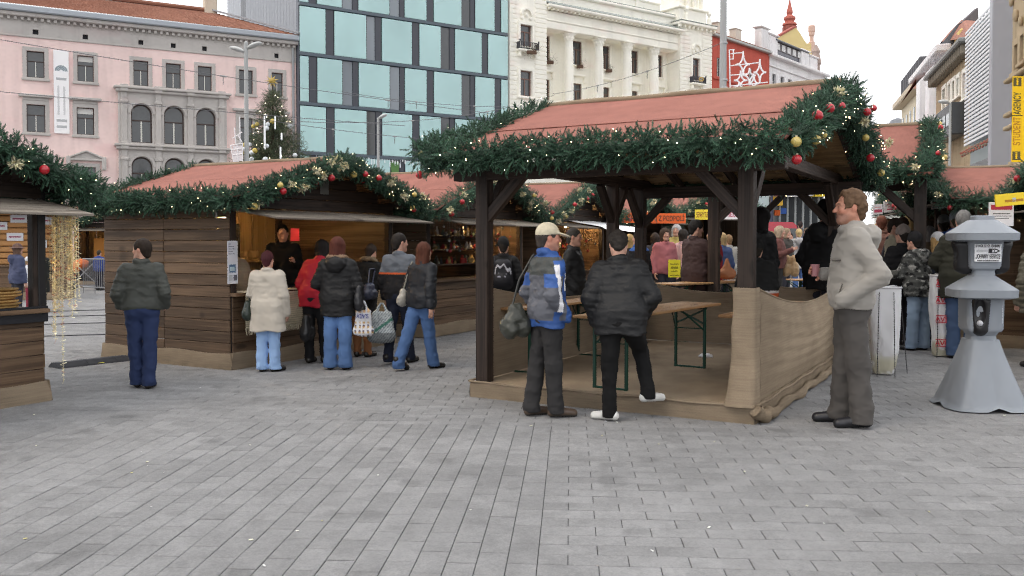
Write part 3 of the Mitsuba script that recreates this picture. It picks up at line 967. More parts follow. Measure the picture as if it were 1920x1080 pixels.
# three pale bent hooks below the eave of the side wall
for i, px in enumerate((284, 316, 406)):
    k = thing('hanging_rod', ('leftmost', 'middle', 'rightmost')[i] + ' pale metal rod hanging from the eave over the plank wall', 'rod', 'rods under the eave of the woven goods stall')
    p = AT(px, 395, 12.3 - (px - 200) * 0.0055 - 0.06)
    MB().beam(p + [0, 0, 0.06], p - [0, 0, 0.10], 0.014, 0.02, up=(1, 0, 0), ch=0.003, c=(0.5, 0.5, 0.48)).to(k, 'bar', 'm_satin')
    MB().beam(p + [0, 0, 0.06], p + [0, 0.1, 0.09], 0.014, 0.02, ch=0.003, c=(0.5, 0.5, 0.48)).to(k, 'bracket', 'm_satin')
bulb(F1, (0.55, -0.7, 1.93), 'small bulb under the roof of the woven goods stall', 60, 0.04)
bulb(F1, (2.2, -1.2, 2.0), 'second bulb hanging deeper inside the woven goods stall', 60, 0.04)


def woven(mb, x0, x1, z0, z1, y, fringe=True, n=34, thick=0.02, horizontal=True, col=(0.50, 0.43, 0.30)):
    """ribbed mat hanging in the local plane b = y"""
    a, z = np.meshgrid(np.linspace(x0, x1, 24), np.linspace(z0, z1, n * 4), indexing='ij')
    rib = np.abs(np.sin((z - z0) / (z1 - z0) * n * np.pi))
    b = y + 0.012 * rib + 0.03 * (meshkit.fbm(np.stack([a * 3, z * 3, a * 0], -1), 3) - 0.5)
    cc = np.array(col) * (0.62 + 0.5 * rib[..., None]) * (0.85 + 0.3 * meshkit.noise(np.stack([a * 9, z * 30, a * 0], -1))[..., None])
    mb.grid(np.stack([a, b, z], -1), cc.reshape(-1, 3))
    if fringe:
        for x in np.linspace(x0, x1, int((x1 - x0) / 0.018)):
            d = rng.normal(0, 0.008)
            mb.raw([[x - 0.007, y, z0 + 0.01], [x + 0.007, y, z0 + 0.01], [x + 0.004 + d, y + 0.02, z0 - 0.08], [x - 0.004 + d, y + 0.02, z0 - 0.08]], [[0, 1, 2, 3]], None, np.array(col) * rng.uniform(0.8, 1.15))


k = thing('woven_rug', 'cream ribbed rug with a fringe hanging over the counter of the woven goods stall', 'rug')
m = MB(F1)
woven(m, 0.10, 1.12, 0.50, 0.93, 0.13, n=16, col=(0.58, 0.52, 0.38))
m.cbox([0.10, -0.35, 0.945], [1.12, 0.14, 0.96], 0.004, (0.5, 0.44, 0.32))
m.to(k, 'weave', 'm_flat', smooth=False)
k = thing('woven_mat', 'straw coloured ribbed mat with fringe hanging inside the left of the stall', 'mat')
m = MB(F1)
woven(m, 0.12, 0.62, 1.45, 1.93, -0.75, n=14, col=(0.42, 0.33, 0.16))
m.to(k, 'weave', 'm_flat')
k = thing('woven_mat', 'narrow brown ribbed mat hanging at the right end of the counter', 'mat')
m = MB(F1)
woven(m, 2.55, 2.95, 0.35, 0.93, 0.12, n=22, col=(0.36, 0.26, 0.15))
m.to(k, 'weave', 'm_flat')
k = thing('cloth_sack', 'pale grey tan bulging cloth sack on the counter beside the white notice', 'sack')
m = trimesh.creation.icosphere(3, 1.0)
v = m.vertices * [0.24, 0.17, 0.24] * (0.9 + 0.3 * meshkit.fbm(m.vertices * 2.5, 3)[:, None])
MB(F1).raw(v + [0.30, -0.25, 1.13], m.faces).to(k, 'cloth', 'm_burlap', smooth=True)
for i, (x, z, c) in enumerate(((1.05, 1.2, (0.40, 0.30, 0.13)), (1.5, 1.6, (0.34, 0.26, 0.13)), (2.35, 1.25, (0.30, 0.20, 0.10)))):
    k = thing('back_shelf', ['low shelf on the back wall inside the woven goods stall', 'upper shelf on the back wall inside the woven goods stall', 'right hand shelf inside the woven goods stall'][i], 'shelf')
    MB(F1).cbox([x - 0.45, -2.45, z], [x + 0.45, -2.2, z + 0.03], 0.004).to(k, 'shelf_board', 'm_board')
    for j in range(4):
        kk = thing('straw_basket', f'{["leftmost", "second", "third", "rightmost"][j]} straw basket on the {["low", "upper", "right hand"][i]} shelf of the woven goods stall', 'basket', 'baskets on the stall shelves')
        m = MB(F1)
        h = rng.uniform(0.1, 0.2)
        m.lathe([(0.0, 0), (0.06, 0), (0.085, h * 0.5), (0.08, h), (0.07, h), (0.07, 0.02), (0, 0.02)], (x - 0.33 + 0.22 * j, -2.32, z + 0.03), 14, np.array(c) * rng.uniform(0.7, 1.3))
        m.to(kk, 'wickerwork', 'm_flat', smooth=40)
k = thing('pink_paper', 'bright pink paper pinned to the back wall of the woven goods stall', 'paper')
p = AT(553, 440, 14.0)
MB().cbox([p[0] - 0.07, p[1], p[2] - 0.1], [p[0] + 0.07, p[1] + 0.003, p[2] + 0.1], 0.001, (0.6, 0.05, 0.10)).to(k, 'sheet', 'm_flat')
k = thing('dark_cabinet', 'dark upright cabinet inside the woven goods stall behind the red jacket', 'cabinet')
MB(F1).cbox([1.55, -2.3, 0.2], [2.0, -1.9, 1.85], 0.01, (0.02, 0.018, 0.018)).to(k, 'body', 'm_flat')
# white notice on the corner
k = thing('white_notice', 'white laminated notice with text and photographs on the corner of the woven goods stall', 'notice')
pn = [F1.w((x, 0.055, z)) for x, z in ((-0.09, 1.09), (0.075, 1.61))]
MB(F1).cbox([-0.09, 0.03, 1.06], [0.075, 0.036, 1.59], 0.001, (0.66, 0.68, 0.74)).to(k, 'sheet', 'm_satin')
for i, z in enumerate((1.55, 1.52, 1.49, 1.46, 1.43)):
    MB(F1).cbox([-0.075, 0.036, z - 0.005], [-0.075 + (0.04, 0.09, 0.11, 0.07, 0.10)[i], 0.0375, z + 0.005], 0, (0.25, 0.26, 0.33)).to(k, 'text_line', 'm_flat')
MB(F1).cbox([-0.065, 0.036, 1.20], [0.04, 0.0375, 1.30], 0, (0.10, 0.17, 0.27)).to(k, 'photograph', 'm_satin')
MB(F1).cbox([-0.055, 0.0375, 1.22], [0.02, 0.039, 1.27], 0, (0.4, 0.5, 0.55)).to(k, 'photograph', 'm_satin')
MB(F1).cbox([-0.075, 0.036, 1.10], [-0.01, 0.0375, 1.17], 0, (0.45, 0.47, 0.5)).to(k, 'photograph', 'm_satin')
MB(F1).cbox([0.005, 0.036, 1.10], [0.06, 0.0375, 1.17], 0, (0.12, 0.13, 0.16)).to(k, 'photograph', 'm_satin')
k = thing('gable_notice', 'small grey notice on the dark gable of the woven goods stall', 'notice')
p = AT(589, 345, 12.0)
MB(F1).cbox([1.62, 0.014, 2.24], [1.80, 0.02, 2.46], 0.001, (0.16, 0.16, 0.15)).to(k, 'sheet', 'm_flat')

# stall zero at the left edge: straw goods, seen through
K0, F0 = stall('plank stall with straw goods and black counter edge at the left edge', row(-5.87), V, U, w=3.4, depth=2.3, gdens=420, small=False, sc=1.0, seed=2, lights=12, side0='none', side1='low', back=False,
               gsides=(0, 1, 0), orn=(6, 3, 6), glabel='fir garland with red baubles over the straw goods stall at the left edge', grad=0.165, flap=(1.98, 1.83, 0.8), counter=0.90)
MB(F0).cbox([-0.02, 0.026, 0.79], [3.43, 0.05, 0.945], 0.004, (0.012, 0.013, 0.018)).to(K0, 'counter_edge', 'm_satin')
MB(F0).cbox([3.36, -0.06, 0.9], [3.44, 0.01, 2.1], 0.005, (0.012, 0.012, 0.014)).to(K0, 'black_post', 'm_satin')
MB(F0).beam((3.42, -1.6, 2.0), (3.56, 0.30, 1.86), 0.42, 0.02).to(K0, 'side_shutter', 'm_timber')
for i in range(11):
    x, y, n = (3.05, -0.1, 7) if i == 0 else (2.5, -0.15, 8) if i == 1 else (0, 0, 0)
    if n == 0:
        continue
    for j in range(n):
        k = thing('straw_bowl', 'flat straw bowl, ' + ('lowest', 'second from the bottom', 'third from the bottom', 'fourth from the bottom', 'fifth from the bottom', 'sixth from the bottom', 'seventh from the bottom', 'eighth from the bottom')[j] + ' of the ' + ('right' if i == 0 else 'left') + ' stack at the left edge', 'bowl', 'stacked straw bowls')
        m = MB(F0)
        r = 0.185 + 0.02 * math.sin(j * 1.7)
        prof = [(0.0, 0.0), (r * 0.7, 0.0), (r, 0.022), (r * 1.03, 0.034), (r * 0.98, 0.036), (r * 0.66, 0.012), (0, 0.012)]
        m.lathe(prof, (x + rng.normal(0, 0.008), y - 0.06 + rng.normal(0, 0.008), 0.925 + j * 0.028), 28, np.array([0.44, 0.27, 0.10]) * rng.uniform(0.75, 1.2))
        m.to(k, 'wickerwork', 'm_flat', smooth=40)
k = thing('straw_hat', 'brown straw hat hanging inside the stall at the left edge', 'hat')
MB(F0).lathe([(0.0, 0.1), (0.09, 0.09), (0.1, 0.0), (0.21, -0.02), (0.21, -0.03), (0.1, -0.012)], (2.75, -0.5, 1.42), 24, (0.09, 0.06, 0.04)).to(k, 'crown_and_brim', 'm_flat', smooth=50)
k = thing('wicker_bundle', 'hanging bundle of pale corn husk inside the stall at the left edge', 'ornament')
m = MB(F0)
for i in range(60):
    a = rng.uniform(0, 6.28)
    m.tube([(2.95 + 0.02 * math.cos(a), -0.3, 1.95), (2.95 + 0.07 * math.cos(a), -0.3 + 0.07 * math.sin(a), 1.7), (2.95 + 0.05 * math.cos(a + 1), -0.3 + 0.05 * math.sin(a), 1.42 + rng.uniform(-0.1, 0.1))], 0.008, 4, np.array([0.34, 0.24, 0.11]) * rng.uniform(0.6, 1.2))
m.to(k, 'straw', 'm_flat')
# curtain of straw strands
k = thing('straw_curtain', 'curtain of pale straw bead strands hanging at the end of the left stall', 'ornament')
R = np.random.default_rng(5)
top = 1.93
MB(F0).beam((3.47, -0.28, top + 0.02), (3.56, 0.10, top + 0.02), 0.015, 0.015).to(k, 'rail', 'm_timber')
for i in range(32):
    s = R.uniform(0, 1) ** 0.9
    y = -0.22 + 0.40 * s
    x = 3.50 + 0.16 * s + R.normal(0, 0.02)
    ln = (0.65 + 0.75 * R.uniform(0, 1)) * (1.0 if s < 0.75 else 0.8)
    if i == 0:
        y, x, ln = 0.08, 3.56, 1.75
    m = MB(F0)
    z = top
    col = np.array([0.80, 0.73, 0.52]) * R.uniform(0.75, 1.3)
    m.tube([(x, y, top), (x, y, top - ln)], 0.0025, 3, col)
    while z > top - ln:
        z -= R.uniform(0.016, 0.03)
        d = R.normal(0, 1, 3)
        d[2] *= 0.4
        d /= np.linalg.norm(d)
        e = np.cross(d, [0, 0, 1]) * 0.009
        q = np.array([x, y, z])
        L_ = R.uniform(0.018, 0.034)
        m.raw([q - d * L_ - e, q - d * L_ + e, q + d * L_ + e + [0, 0, 0.006], q + d * L_ - e], [[0, 1, 2, 3]], None, col * R.uniform(0.75, 1.5) if R.uniform() > 0.06 else (0.5, 0.1, 0.05))
    m.to(k, 'strand', 'm_flat')

# stalls two and three, further along the row; and the one with the orange signs
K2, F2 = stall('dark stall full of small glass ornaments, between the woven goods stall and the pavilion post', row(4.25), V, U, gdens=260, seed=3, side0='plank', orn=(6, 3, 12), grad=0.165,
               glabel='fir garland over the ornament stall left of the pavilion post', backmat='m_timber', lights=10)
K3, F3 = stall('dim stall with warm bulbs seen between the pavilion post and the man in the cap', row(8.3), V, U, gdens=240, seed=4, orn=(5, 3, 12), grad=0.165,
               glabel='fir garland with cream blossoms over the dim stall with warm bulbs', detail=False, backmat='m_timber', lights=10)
K4, F4 = stall('ceramics stall with orange signs behind the pavilion', row(12.4), V, U, gdens=200, seed=5, orn=(3, 2, 4), detail=False, garl=True, glabel='fir garland over the ceramics stall with the orange signs', lights=8, flap=(2.12, 2.05, 0.7))
for fr, nm, tag_ in ((F2, 'ornament', 'ornament stall'), (F3, 'dim', 'dim stall with bulbs')):
    for sI, z in enumerate((1.15, 1.42, 1.68)):
        k = thing('goods_shelf', f'{["lowest", "middle", "top"][sI]} shelf of small goods in the {tag_}', 'shelf')
        MB(fr).cbox([0.1, -0.75 - 0.12 * sI, z], [3.2, -0.55 - 0.12 * sI, z + 0.025], 0.004).to(k, 'shelf_board', 'm_timber')
        m = MB(fr)
        for j in range(34):
            x = 0.15 + 3.0 * j / 34 + rng.normal(0, 0.02)
            c = random.Random(j * 7 + sI).choice([(0.5, 0.5, 0.48), (0.25, 0.13, 0.05), (0.03, 0.03, 0.035), (0.35, 0.25, 0.1), (0.3, 0.03, 0.03), (0.10, 0.13, 0.10), (0.06, 0.04, 0.03)])
            h, r = rng.uniform(0.05, 0.17), rng.uniform(0.02, 0.045)
            m.lathe([(0, 0), (r, 0), (r * 1.1, h * 0.5), (r * 0.5, h * 0.8), (r * 0.55, h), (0, h)], (x, -0.65 - 0.12 * sI + rng.normal(0, 0.03), z + 0.025), 8, c)
        m.to(k, 'small_goods', 'm_shiny', smooth=40, kind='stuff')
    m = MB(fr)
    k = thing('hanging_ornaments', f'small ornaments hanging on threads in the {tag_}', 'ornament')
    for j in range(60):
        p = np.array([rng.uniform(0.1, 3.2), rng.uniform(-0.5, -0.05), rng.uniform(1.35, 1.85)])
        m.tube([p, [p[0], p[1], 1.95]], 0.0015, 3, (0.2, 0.2, 0.2))
        ball(m, p, rng.uniform(0.015, 0.035), 1, random.Random(j).choice([(0.6, 0.6, 0.6), (0.4, 0.3, 0.12), (0.05, 0.05, 0.05), (0.35, 0.04, 0.04), (0.1, 0.1, 0.1)]))
    m.to(k, 'ornaments', 'm_shiny', smooth=True, kind='stuff')
bulb(F2, (2.62, -0.35, 1.80), 'bare warm bulb between the pavilion post and the knit cap', 30, 0.045)
bulb(F3, (0.45, -0.30, 1.92), 'bare warm bulb just left of the beige cap', 34, 0.05)
bulb(F3, (1.75, -0.25, 1.95), 'bare warm bulb just right of the beige cap', 34, 0.05)
bulb(F3, (2.75, -0.25, 1.97), 'bare warm bulb right of the white cloth awning', 34, 0.05)
# white cloth awning hanging over the shutter of stall three
k = thing('white_awning', 'white rumpled cloth awning over the stall with warm bulbs', 'awning')
a, b = np.meshgrid(np.linspace(1.3, 3.5, 40), np.linspace(-0.1, 1.0, 20), indexing='ij')
z = 2.03 - 0.17 * b / 1.0 + 0.05 * (meshkit.fbm(np.stack([a * 3, b * 2, a * 0], -1), 3) - 0.3) - 0.10 * np.clip(b - 0.8, 0, 1) * 3
MB(F3).grid(np.stack([a, b, z], -1)[:, ::-1], thick=0.004).to(k, 'cloth', 'm_cloth', smooth=50, color=(0.80, 0.80, 0.80))


def sign(label, px0, py0, px1, py1, depth, words, bg, fg, tilt=0.0, cat='sign', thick=0.02, rows=None, name='sign_board', yaw=0.0, parent=None):
    """flat board standing upright where the photograph has it; rows: (text, relative height, centre from the top 0..1, width 0..1, colour)"""
    k = thing(name, label, cat)
    c = AT((px0 + px1) / 2, (py0 + py1) / 2, depth)
    w = (px1 - px0) / FOC * depth / math.cos(yaw)
    h = (py1 - py0) / FOC * depth
    r = np.array([math.cos(yaw) * math.cos(tilt), math.sin(yaw), math.sin(tilt)])
    r /= np.linalg.norm(r)
    u = np.array([-math.sin(tilt), 0, math.cos(tilt)])
    n = np.cross(r, u)
    MB().cbox([-w / 2, -h / 2, -thick / 2], [w / 2, h / 2, thick / 2], 0.002, bg, R=[r, u, n], at=c).to(k, 'board', 'm_satin')
    rows = rows or [(words, 0.5, 0.5, 0.88, fg)]
    for tx, rh, rc, rw, col in rows:
        if tx.startswith('#'):
            MB().cbox([-w * rw / 2, -h * rh / 2, 0], [w * rw / 2, h * rh / 2, 0.002], 0, col, R=[r, u, n], at=c + u * h * (0.5 - rc) + n * (thick / 2 + 0.001)).to(k, 'text_line', 'm_flat')
        else:
            lettering(k, tx, w * rw, h * rh, c + u * h * (0.5 - rc) + n * (thick / 2 + 0.001), r, u, 'm_flat', col)
    return k


sign('orange sign lettered KERAMIKA, left of the pavilion back post', 1166, 399, 1222, 418, 21.0, 'KERAMIKA', (0.72, 0.13, 0.025), (0.05, 0.02, 0.015), 0.0, rows=[('KERAMIKA', 0.62, 0.5, 0.70, (0.05, 0.02, 0.015))])
sign('orange sign lettered Z PODPOLÍ, right of the pavilion back post', 1232, 400, 1286, 419, 22.0, 'Z PODPOLÍ', (0.72, 0.13, 0.025), (0.14, 0.05, 0.035), 0.0)
sign('narrow orange return of the ceramics sign beside the post', 1222, 400, 1231, 419, 21.6, 'A', (0.66, 0.12, 0.025), (0.3, 0.16, 0.1), 0.0)
K9, F9 = stall('far drinks stall under the yellow sign, seen through the pavilion', AT(1268, 500, 26.5)[:2], (0.93, 0.37), (0.37, -0.93), w=2.5, depth=2.2, EZ=2.45, RZ=3.0, gdens=230, seed=6, orn=(6, 3, 10), detail=False, sc=1.4, grad=0.2,
               glabel='fir garland with many cream blossoms on the far drinks stall', flap=(2.3, 2.22, 0.6), lights=20)
sign('yellow sign with dark red letters on the far stall, left of the front right post', 1303, 393, 1348, 412, 25.6, 'SEKANÝ TURECKÝ MED', (0.78, 0.62, 0.04), (0.25, 0.07, 0.03), 0.0)
sign('white sign with red letters partly behind the front right post', 1349, 394, 1392, 411, 25.6, 'TEPLÁ MEDOVINA', (0.75, 0.73, 0.75), (0.4, 0.03, 0.08), 0.0)
sign('yellow poster on the low wall beside the brown coat', 1253, 487, 1276, 520, 18.0, '', (0.78, 0.70, 0.03), None, rows=[('#', 0.05, 0.25, 0.7, (0.2, 0.17, 0.02)), ('#', 0.12, 0.45, 0.6, (0.3, 0.26, 0.02)), ('#', 0.05, 0.65, 0.5, (0.2, 0.17, 0.02)), ('#', 0.05, 0.88, 0.8, (0.2, 0.17, 0.02))])

# the row on the right, facing left
WR = np.array([0.263, 0.965])
NB = np.array([-0.965, 0.263])
L0 = np.array([6.75, 12.7])
rr = lambda a: L0 + WR * a
K5, F5 = stall('stall with the yellow banner at the right edge behind the grey urinal', rr(-3.2) + np.array([0.75, 0.1]), WR, NB, EZ=2.03, RZ=2.52, z0=0.0, flap=(2.03, 1.96, 0.6), gdens=240, seed=7, orn=(4, 1, 7), detail=False, grad=0.13, lights=6, gsides=(0, 1, 0),
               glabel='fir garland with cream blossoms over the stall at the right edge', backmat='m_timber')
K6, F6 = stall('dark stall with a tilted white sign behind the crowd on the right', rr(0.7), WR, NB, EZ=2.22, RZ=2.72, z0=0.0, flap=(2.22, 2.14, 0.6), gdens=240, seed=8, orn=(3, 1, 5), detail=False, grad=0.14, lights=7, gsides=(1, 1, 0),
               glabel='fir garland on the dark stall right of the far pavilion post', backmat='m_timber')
K7, F7 = stall('stall with two white signs behind the head of the man in beige', rr(4.8), WR, NB, EZ=2.25, RZ=2.75, z0=0.0, flap=(2.22, 2.12, 0.6), gdens=200, seed=9, orn=(4, 1, 5), detail=False, grad=0.14, lights=7, gsides=(1, 1, 0),
               glabel='fir garland behind the head of the man in beige', backmat='m_board')
sign('white sign with red letters, nearer the beige man of the pair', 1637, 383, 1655, 402, 18.5, 'x', (0.76, 0.74, 0.76), (0.5, 0.04, 0.10), 0.06, rows=[('#', 0.30, 0.66, 0.80, (0.5, 0.08, 0.14)), ('#', 0.08, 0.3, 0.6, (0.6, 0.3, 0.3))])
sign('white sign with a yellow corner, right one of the pair', 1657, 377, 1683, 398, 18.3, 'x', (0.76, 0.74, 0.76), (0.5, 0.04, 0.10), 0.06, rows=[('#', 0.14, 0.30, 0.6, (0.5, 0.1, 0.15)), ('#', 0.12, 0.5, 0.45, (0.55, 0.25, 0.28)), ('#', 0.12, 0.72, 0.55, (0.5, 0.04, 0.1))])
sign('tilted white sign with red letters right of the far pavilion post', 1746, 374, 1783, 391, 15.0, '', (0.74, 0.68, 0.68), None, 0.08, rows=[('#', 0.5, 0.5, 0.8, (0.5, 0.07, 0.1))])
sign('yellow banner on the stall shutter at the right edge', 1866, 362, 1935, 385, 9.7, 'x', (0.80, 0.58, 0.015), None, 0.09, rows=[('#', 0.2, 0.6, 0.5, (0.42, 0.2, 0.02)), ('#', 0.34, 0.55, 0.10, (0.45, 0.5, 0.45))])
sign('white board headed with red letters under the yellow banner', 1854, 379, 1900, 424, 9.9, 'x', (0.72, 0.70, 0.72), None, 0.0,
     rows=[('#', 0.20, 0.22, 0.86, (0.5, 0.05, 0.08)), ('#', 0.04, 0.48, 0.7, (0.15, 0.15, 0.15)), ('#', 0.03, 0.58, 0.8, (0.2, 0.2, 0.2)), ('#', 0.03, 0.68, 0.6, (0.2, 0.2, 0.2))])


# the second pavilion, behind on the right
def second_pavilion():
    k = thing('open_pavilion', 'second dark open pavilion with a single visible post, behind the man in beige', 'pavilion')
    v2 = np.array([0.42, 0.907])
    u2 = np.array([0.907, -0.42])
    O = G(1726, 660)[:2] * 1.03
    O = AT(1724, 500, 13.1)[:2]
    W2, D2, EZ, RZ = 3.0, 3.3, 2.62, 3.40
    f = Fr((*(O - u2 * W2), 0), u2, v2)
    for x, y in ((0.0, 0), (W2, 0), (W2, D2), (0, D2)):
        MB(f).cbox([x - 0.085, y - 0.085, 0], [x + 0.085, y + 0.085, EZ], 0.008).to(k, 'post', 'm_timber')
        sx, sy = (1 if x < 1 else -1), (1 if y < 1 else -1)
        MB(f).beam((x, y, EZ - 0.75), (x + sx * 0.7, y, EZ - 0.05), 0.11, 0.11).to(k, 'brace', 'm_timber')
        MB(f).beam((x, y, EZ - 0.75), (x, y + sy * 0.7, EZ - 0.05), 0.11, 0.11).to(k, 'brace', 'm_timber')
    for y in (0, D2):
        MB(f).cbox([-0.25, y - 0.07, EZ - 0.12], [W2 + 0.25, y + 0.07, EZ + 0.03], 0.006).to(k, 'eave_beam', 'm_timber')
    for x in (0, W2):
        MB(f).cbox([x - 0.065, -0.25, EZ - 0.005], [x + 0.065, D2 + 0.25, EZ + 0.12], 0.006).to(k, 'tie_beam', 'm_timber')
    mid = D2 / 2
    sl = (RZ - EZ) / mid
    for sg in (0, 1):
        yy = (lambda y: y) if sg == 0 else (lambda y: D2 - y)
        for i in range(6):
            y0, y1 = -0.3 + (mid + 0.3) * i / 6, -0.3 + (mid + 0.3) * (i + 1) / 6
            MB(f).beam((-0.3, yy((y0 + y1) / 2), EZ + sl * (y0 + y1) / 2 + 0.05), (W2 + 0.15, yy((y0 + y1) / 2), EZ + sl * (y0 + y1) / 2 + 0.05), math.hypot(y1 - y0, sl * (y1 - y0)) - 0.004, 0.02, up=(0, -sl if sg == 0 else sl, 1), ch=0.003).to(k, 'roof_board', 'm_board')
        a, b = np.meshgrid(np.linspace(-0.3, W2 + 0.17, 24), np.linspace(-0.32, mid, 20), indexing='ij')
        P = np.stack([a, yy(b), EZ + sl * b + 0.08], -1)
        MB(f).grid(P if sg == 0 else P[::-1], thick=0.01).to(k, 'roof_canvas', 'm_canvas', smooth=40)
    m = MB(f)
    m.tube([(x, mid, RZ + 0.09) for x in np.linspace(-0.32, W2 + 0.2, 12)], 0.035, 8)
    m.to(k, 'ridge_roll', 'm_burlap', smooth=True)
    gk = thing('fir_garland', 'fir garland with baubles on the second pavilion behind the man in beige', 'garland')
    fd = np.array([*(u2 * 0.6 - v2 * 0.6), -0.1])
    garland(gk, [f.w((x, -0.33, EZ - 0.02)) for x in np.linspace(-0.3, W2 + 0.1, 10)], 0.21, 330, 61, lights=12, face=fd, autored=2, autogold=2, autoflow=3, sc=1.1)
    garland(gk, [f.w((W2 + 0.12, -0.33, EZ)), f.w((W2 + 0.12, mid, RZ + 0.02)), f.w((W2 + 0.12, D2 + 0.33, EZ))], 0.21, 330, 62, lights=16, face=fd, autored=5, autogold=4, autoflow=4, sc=1.1)


second_pavilion()

# cable ramp on the ground between the two left stalls
k = thing('cable_ramp', 'black rubber cable ramp lying between the two left stalls', 'cable ramp')
pa, pb = G(100, 690), G(262, 672)
f = Fr(pa, (pb - pa)[:2])
Lr = np.linalg.norm((pb - pa)[:2])
for i in range(3):
    m = MB(f)
    m.plate([(-0.14, 0.0), (-0.12, 0.02), (-0.05, 0.065), (0.05, 0.065), (0.12, 0.02), (0.14, 0.0)], 0.003 + Lr * i / 3, Lr * (i + 1) / 3 - 0.003, 0, (0.05, 0.052, 0.06))
    m.to(k, 'ramp_section', 'm_flat')
k = thing('yellow_leaf', 'yellow fallen leaf lying on the black cable ramp', 'leaf')
p = G(190, 681, 0.07)
MB().raw([p + [-0.05, 0, 0], p + [0.0, -0.03, 0.01], p + [0.05, 0.0, 0.004], p + [0, 0.03, 0.012]], [[0, 1, 2, 3]], None, (0.5, 0.42, 0.05)).to(k, 'blade', 'm_flat')
# tram rails crossing behind the stalls
k = thing('tram_track', 'dark tram rails in the pale paving behind the left stalls', 'tram track')
for y in (582, 592, 606, 628):
    a, b = G(40, y + 3), G(330, y - 5)
    MB().beam([a[0], a[1], 0.0], [b[0], b[1], 0.0], 0.07, 0.012, c=(0.10, 0.10, 0.11), ch=0.002).to(k, 'rail', 'm_metal')

# far stalls behind the left ones
K10, F10 = stall('far log stall with lit slatted back and white notices, seen through the left stall', AT(-85, 500, 24)[:2], (0.98, 0.2), (0.2, -0.98), w=2.6, depth=1.2, EZ=2.5, RZ=3.0, gdens=150, seed=12, garl=True, detail=False, sc=1.5,
                 glabel='fir garland of the far log stall seen through the left stall', orn=(0, 0, 3), lights=8, flap=(2.4, 2.35, 0.3), gsides=(0, 0, 0))
for i in range(9):
    MB(F10).cbox([0.05, -0.5, 0.95 + i * 0.17], [2.55, -0.44, 1.10 + i * 0.17], 0.03, (0.48, 0.25, 0.10)).to(K10, 'log_slat', 'm_flat')
for i, (a, z) in enumerate(((0.75, 1.9), (1.9, 2.05), (1.15, 1.6), (1.75, 1.4), (0.3, 1.75), (1.25, 2.1))):
    MB(F10).cbox([a, -0.43, z], [a + 0.42, -0.42, z + 0.22], 0.002, (0.7, 0.7, 0.73)).to(K10, 'notice', 'm_flat')
    MB(F10).cbox([a + 0.05, -0.419, z + 0.09], [a + 0.36, -0.417, z + 0.13], 0.0, (0.35, 0.1, 0.15)).to(K10, 'notice_text', 'm_flat')
K11, F11 = stall('far wooden stall with an arched garland between the two left stalls', AT(140, 500, 31)[:2], (0.98, 0.2), (0.2, -0.98), w=2.6, depth=1.6, EZ=2.15, RZ=2.75, gdens=150, seed=13, detail=False, sc=1.7,
                 glabel='fir garland with lights arched over the far wooden stall', orn=(1, 2, 8), lights=24, flap=(2.05, 1.95, 0.5), gsides=(0, 0, 0))
bulb(F11, (1.3, -0.5, 1.85), 'warm bulb in the far stall between the left stalls', 25, 0.06)
MB(F11).cbox([0.5, -0.6, 0.95], [1.3, -0.5, 1.7], 0.01, (0.50, 0.22, 0.05)).to(K11, 'lit_panel', 'm_flat')
# crowd barriers
for i, (pa, pb) in enumerate(((AT(156, 520, 27.5), AT(178, 520, 27.0)), (AT(178, 520, 27.0), AT(203, 520, 26.8)))):
    k = thing('crowd_barrier', 'grey tubular crowd barrier ' + ('behind the pushchair' if i == 0 else 'nearest the plank wall'), 'barrier')
    a, b = np.array([*pa[:2], 0]), np.array([*pb[:2], 0])
    g = (0.3, 0.31, 0.33)
    for z in (0.2, 1.05):
        MB().tube([a + [0, 0, z], b + [0, 0, z]], 0.022, 6, g).to(k, 'rail', 'm_metal', smooth=40)
    for s in np.linspace(0.0, 1, 7):
        q = a + (b - a) * s
        MB().tube([q + [0, 0, 0.2 if 0 < s < 1 else 0], q + [0, 0, 1.05]], 0.012, 5, g).to(k, 'bar', 'm_metal', smooth=40)

# ------------------------------------------------------------------ buildings
import shapely
from shapely.ops import unary_union


def plaster(col, streak=0.12, blot=0.10):
    def fn(p, n, uv):
        f = fbm(p.x * 0.35, p.y * 0.35, p.z * 0.35, octaves=4)
        s = fbm(p.x * 2.1 + p.y, p.y * 2.1, p.z * 0.18, octaves=3)
        g = noise(p.x * 7, p.y * 7, p.z * 7)
        h = smoothstep(0.55, 0.8, fbm(p.x * 0.6 + 9, p.y * 0.6, p.z * 0.9, octaves=3))
        return mi.Color3f(*col) * (1 + blot * 2 * (f - 0.5) - streak * smoothstep(0.45, 0.85, s) + 0.06 * (g - 0.5)) * (1 - mi.Color3f(0.0, 0.06, 0.05) * h)
    return fn


mat('m_pink', two(prin(proc(plaster((0.76, 0.59, 0.56))), 0.9, 0.2)))
mat('m_greystone', two(prin(proc(plaster((0.45, 0.425, 0.405), 0.12)), 0.9, 0.2)))
mat('m_cream', two(prin(proc(plaster((0.88, 0.86, 0.78), 0.10, 0.05)), 0.85, 0.25)))


def tile_c(p, n, uv):
    c = cell_rand(dr.floor(uv.x), dr.floor(uv.y), 5)
    f = fbm(p.x * 0.5, p.y * 0.5, p.z * 0.5)
    return mix((0.27, 0.125, 0.085), (0.36, 0.185, 0.135), c) * (0.8 + 0.35 * f)


mat('m_rooftile', two(prin(proc(tile_c), 0.85, 0.25)))
GREY, CREAM, DARKF = (0.36, 0.335, 0.315), (0.8, 0.765, 0.665), (0.08, 0.06, 0.055)


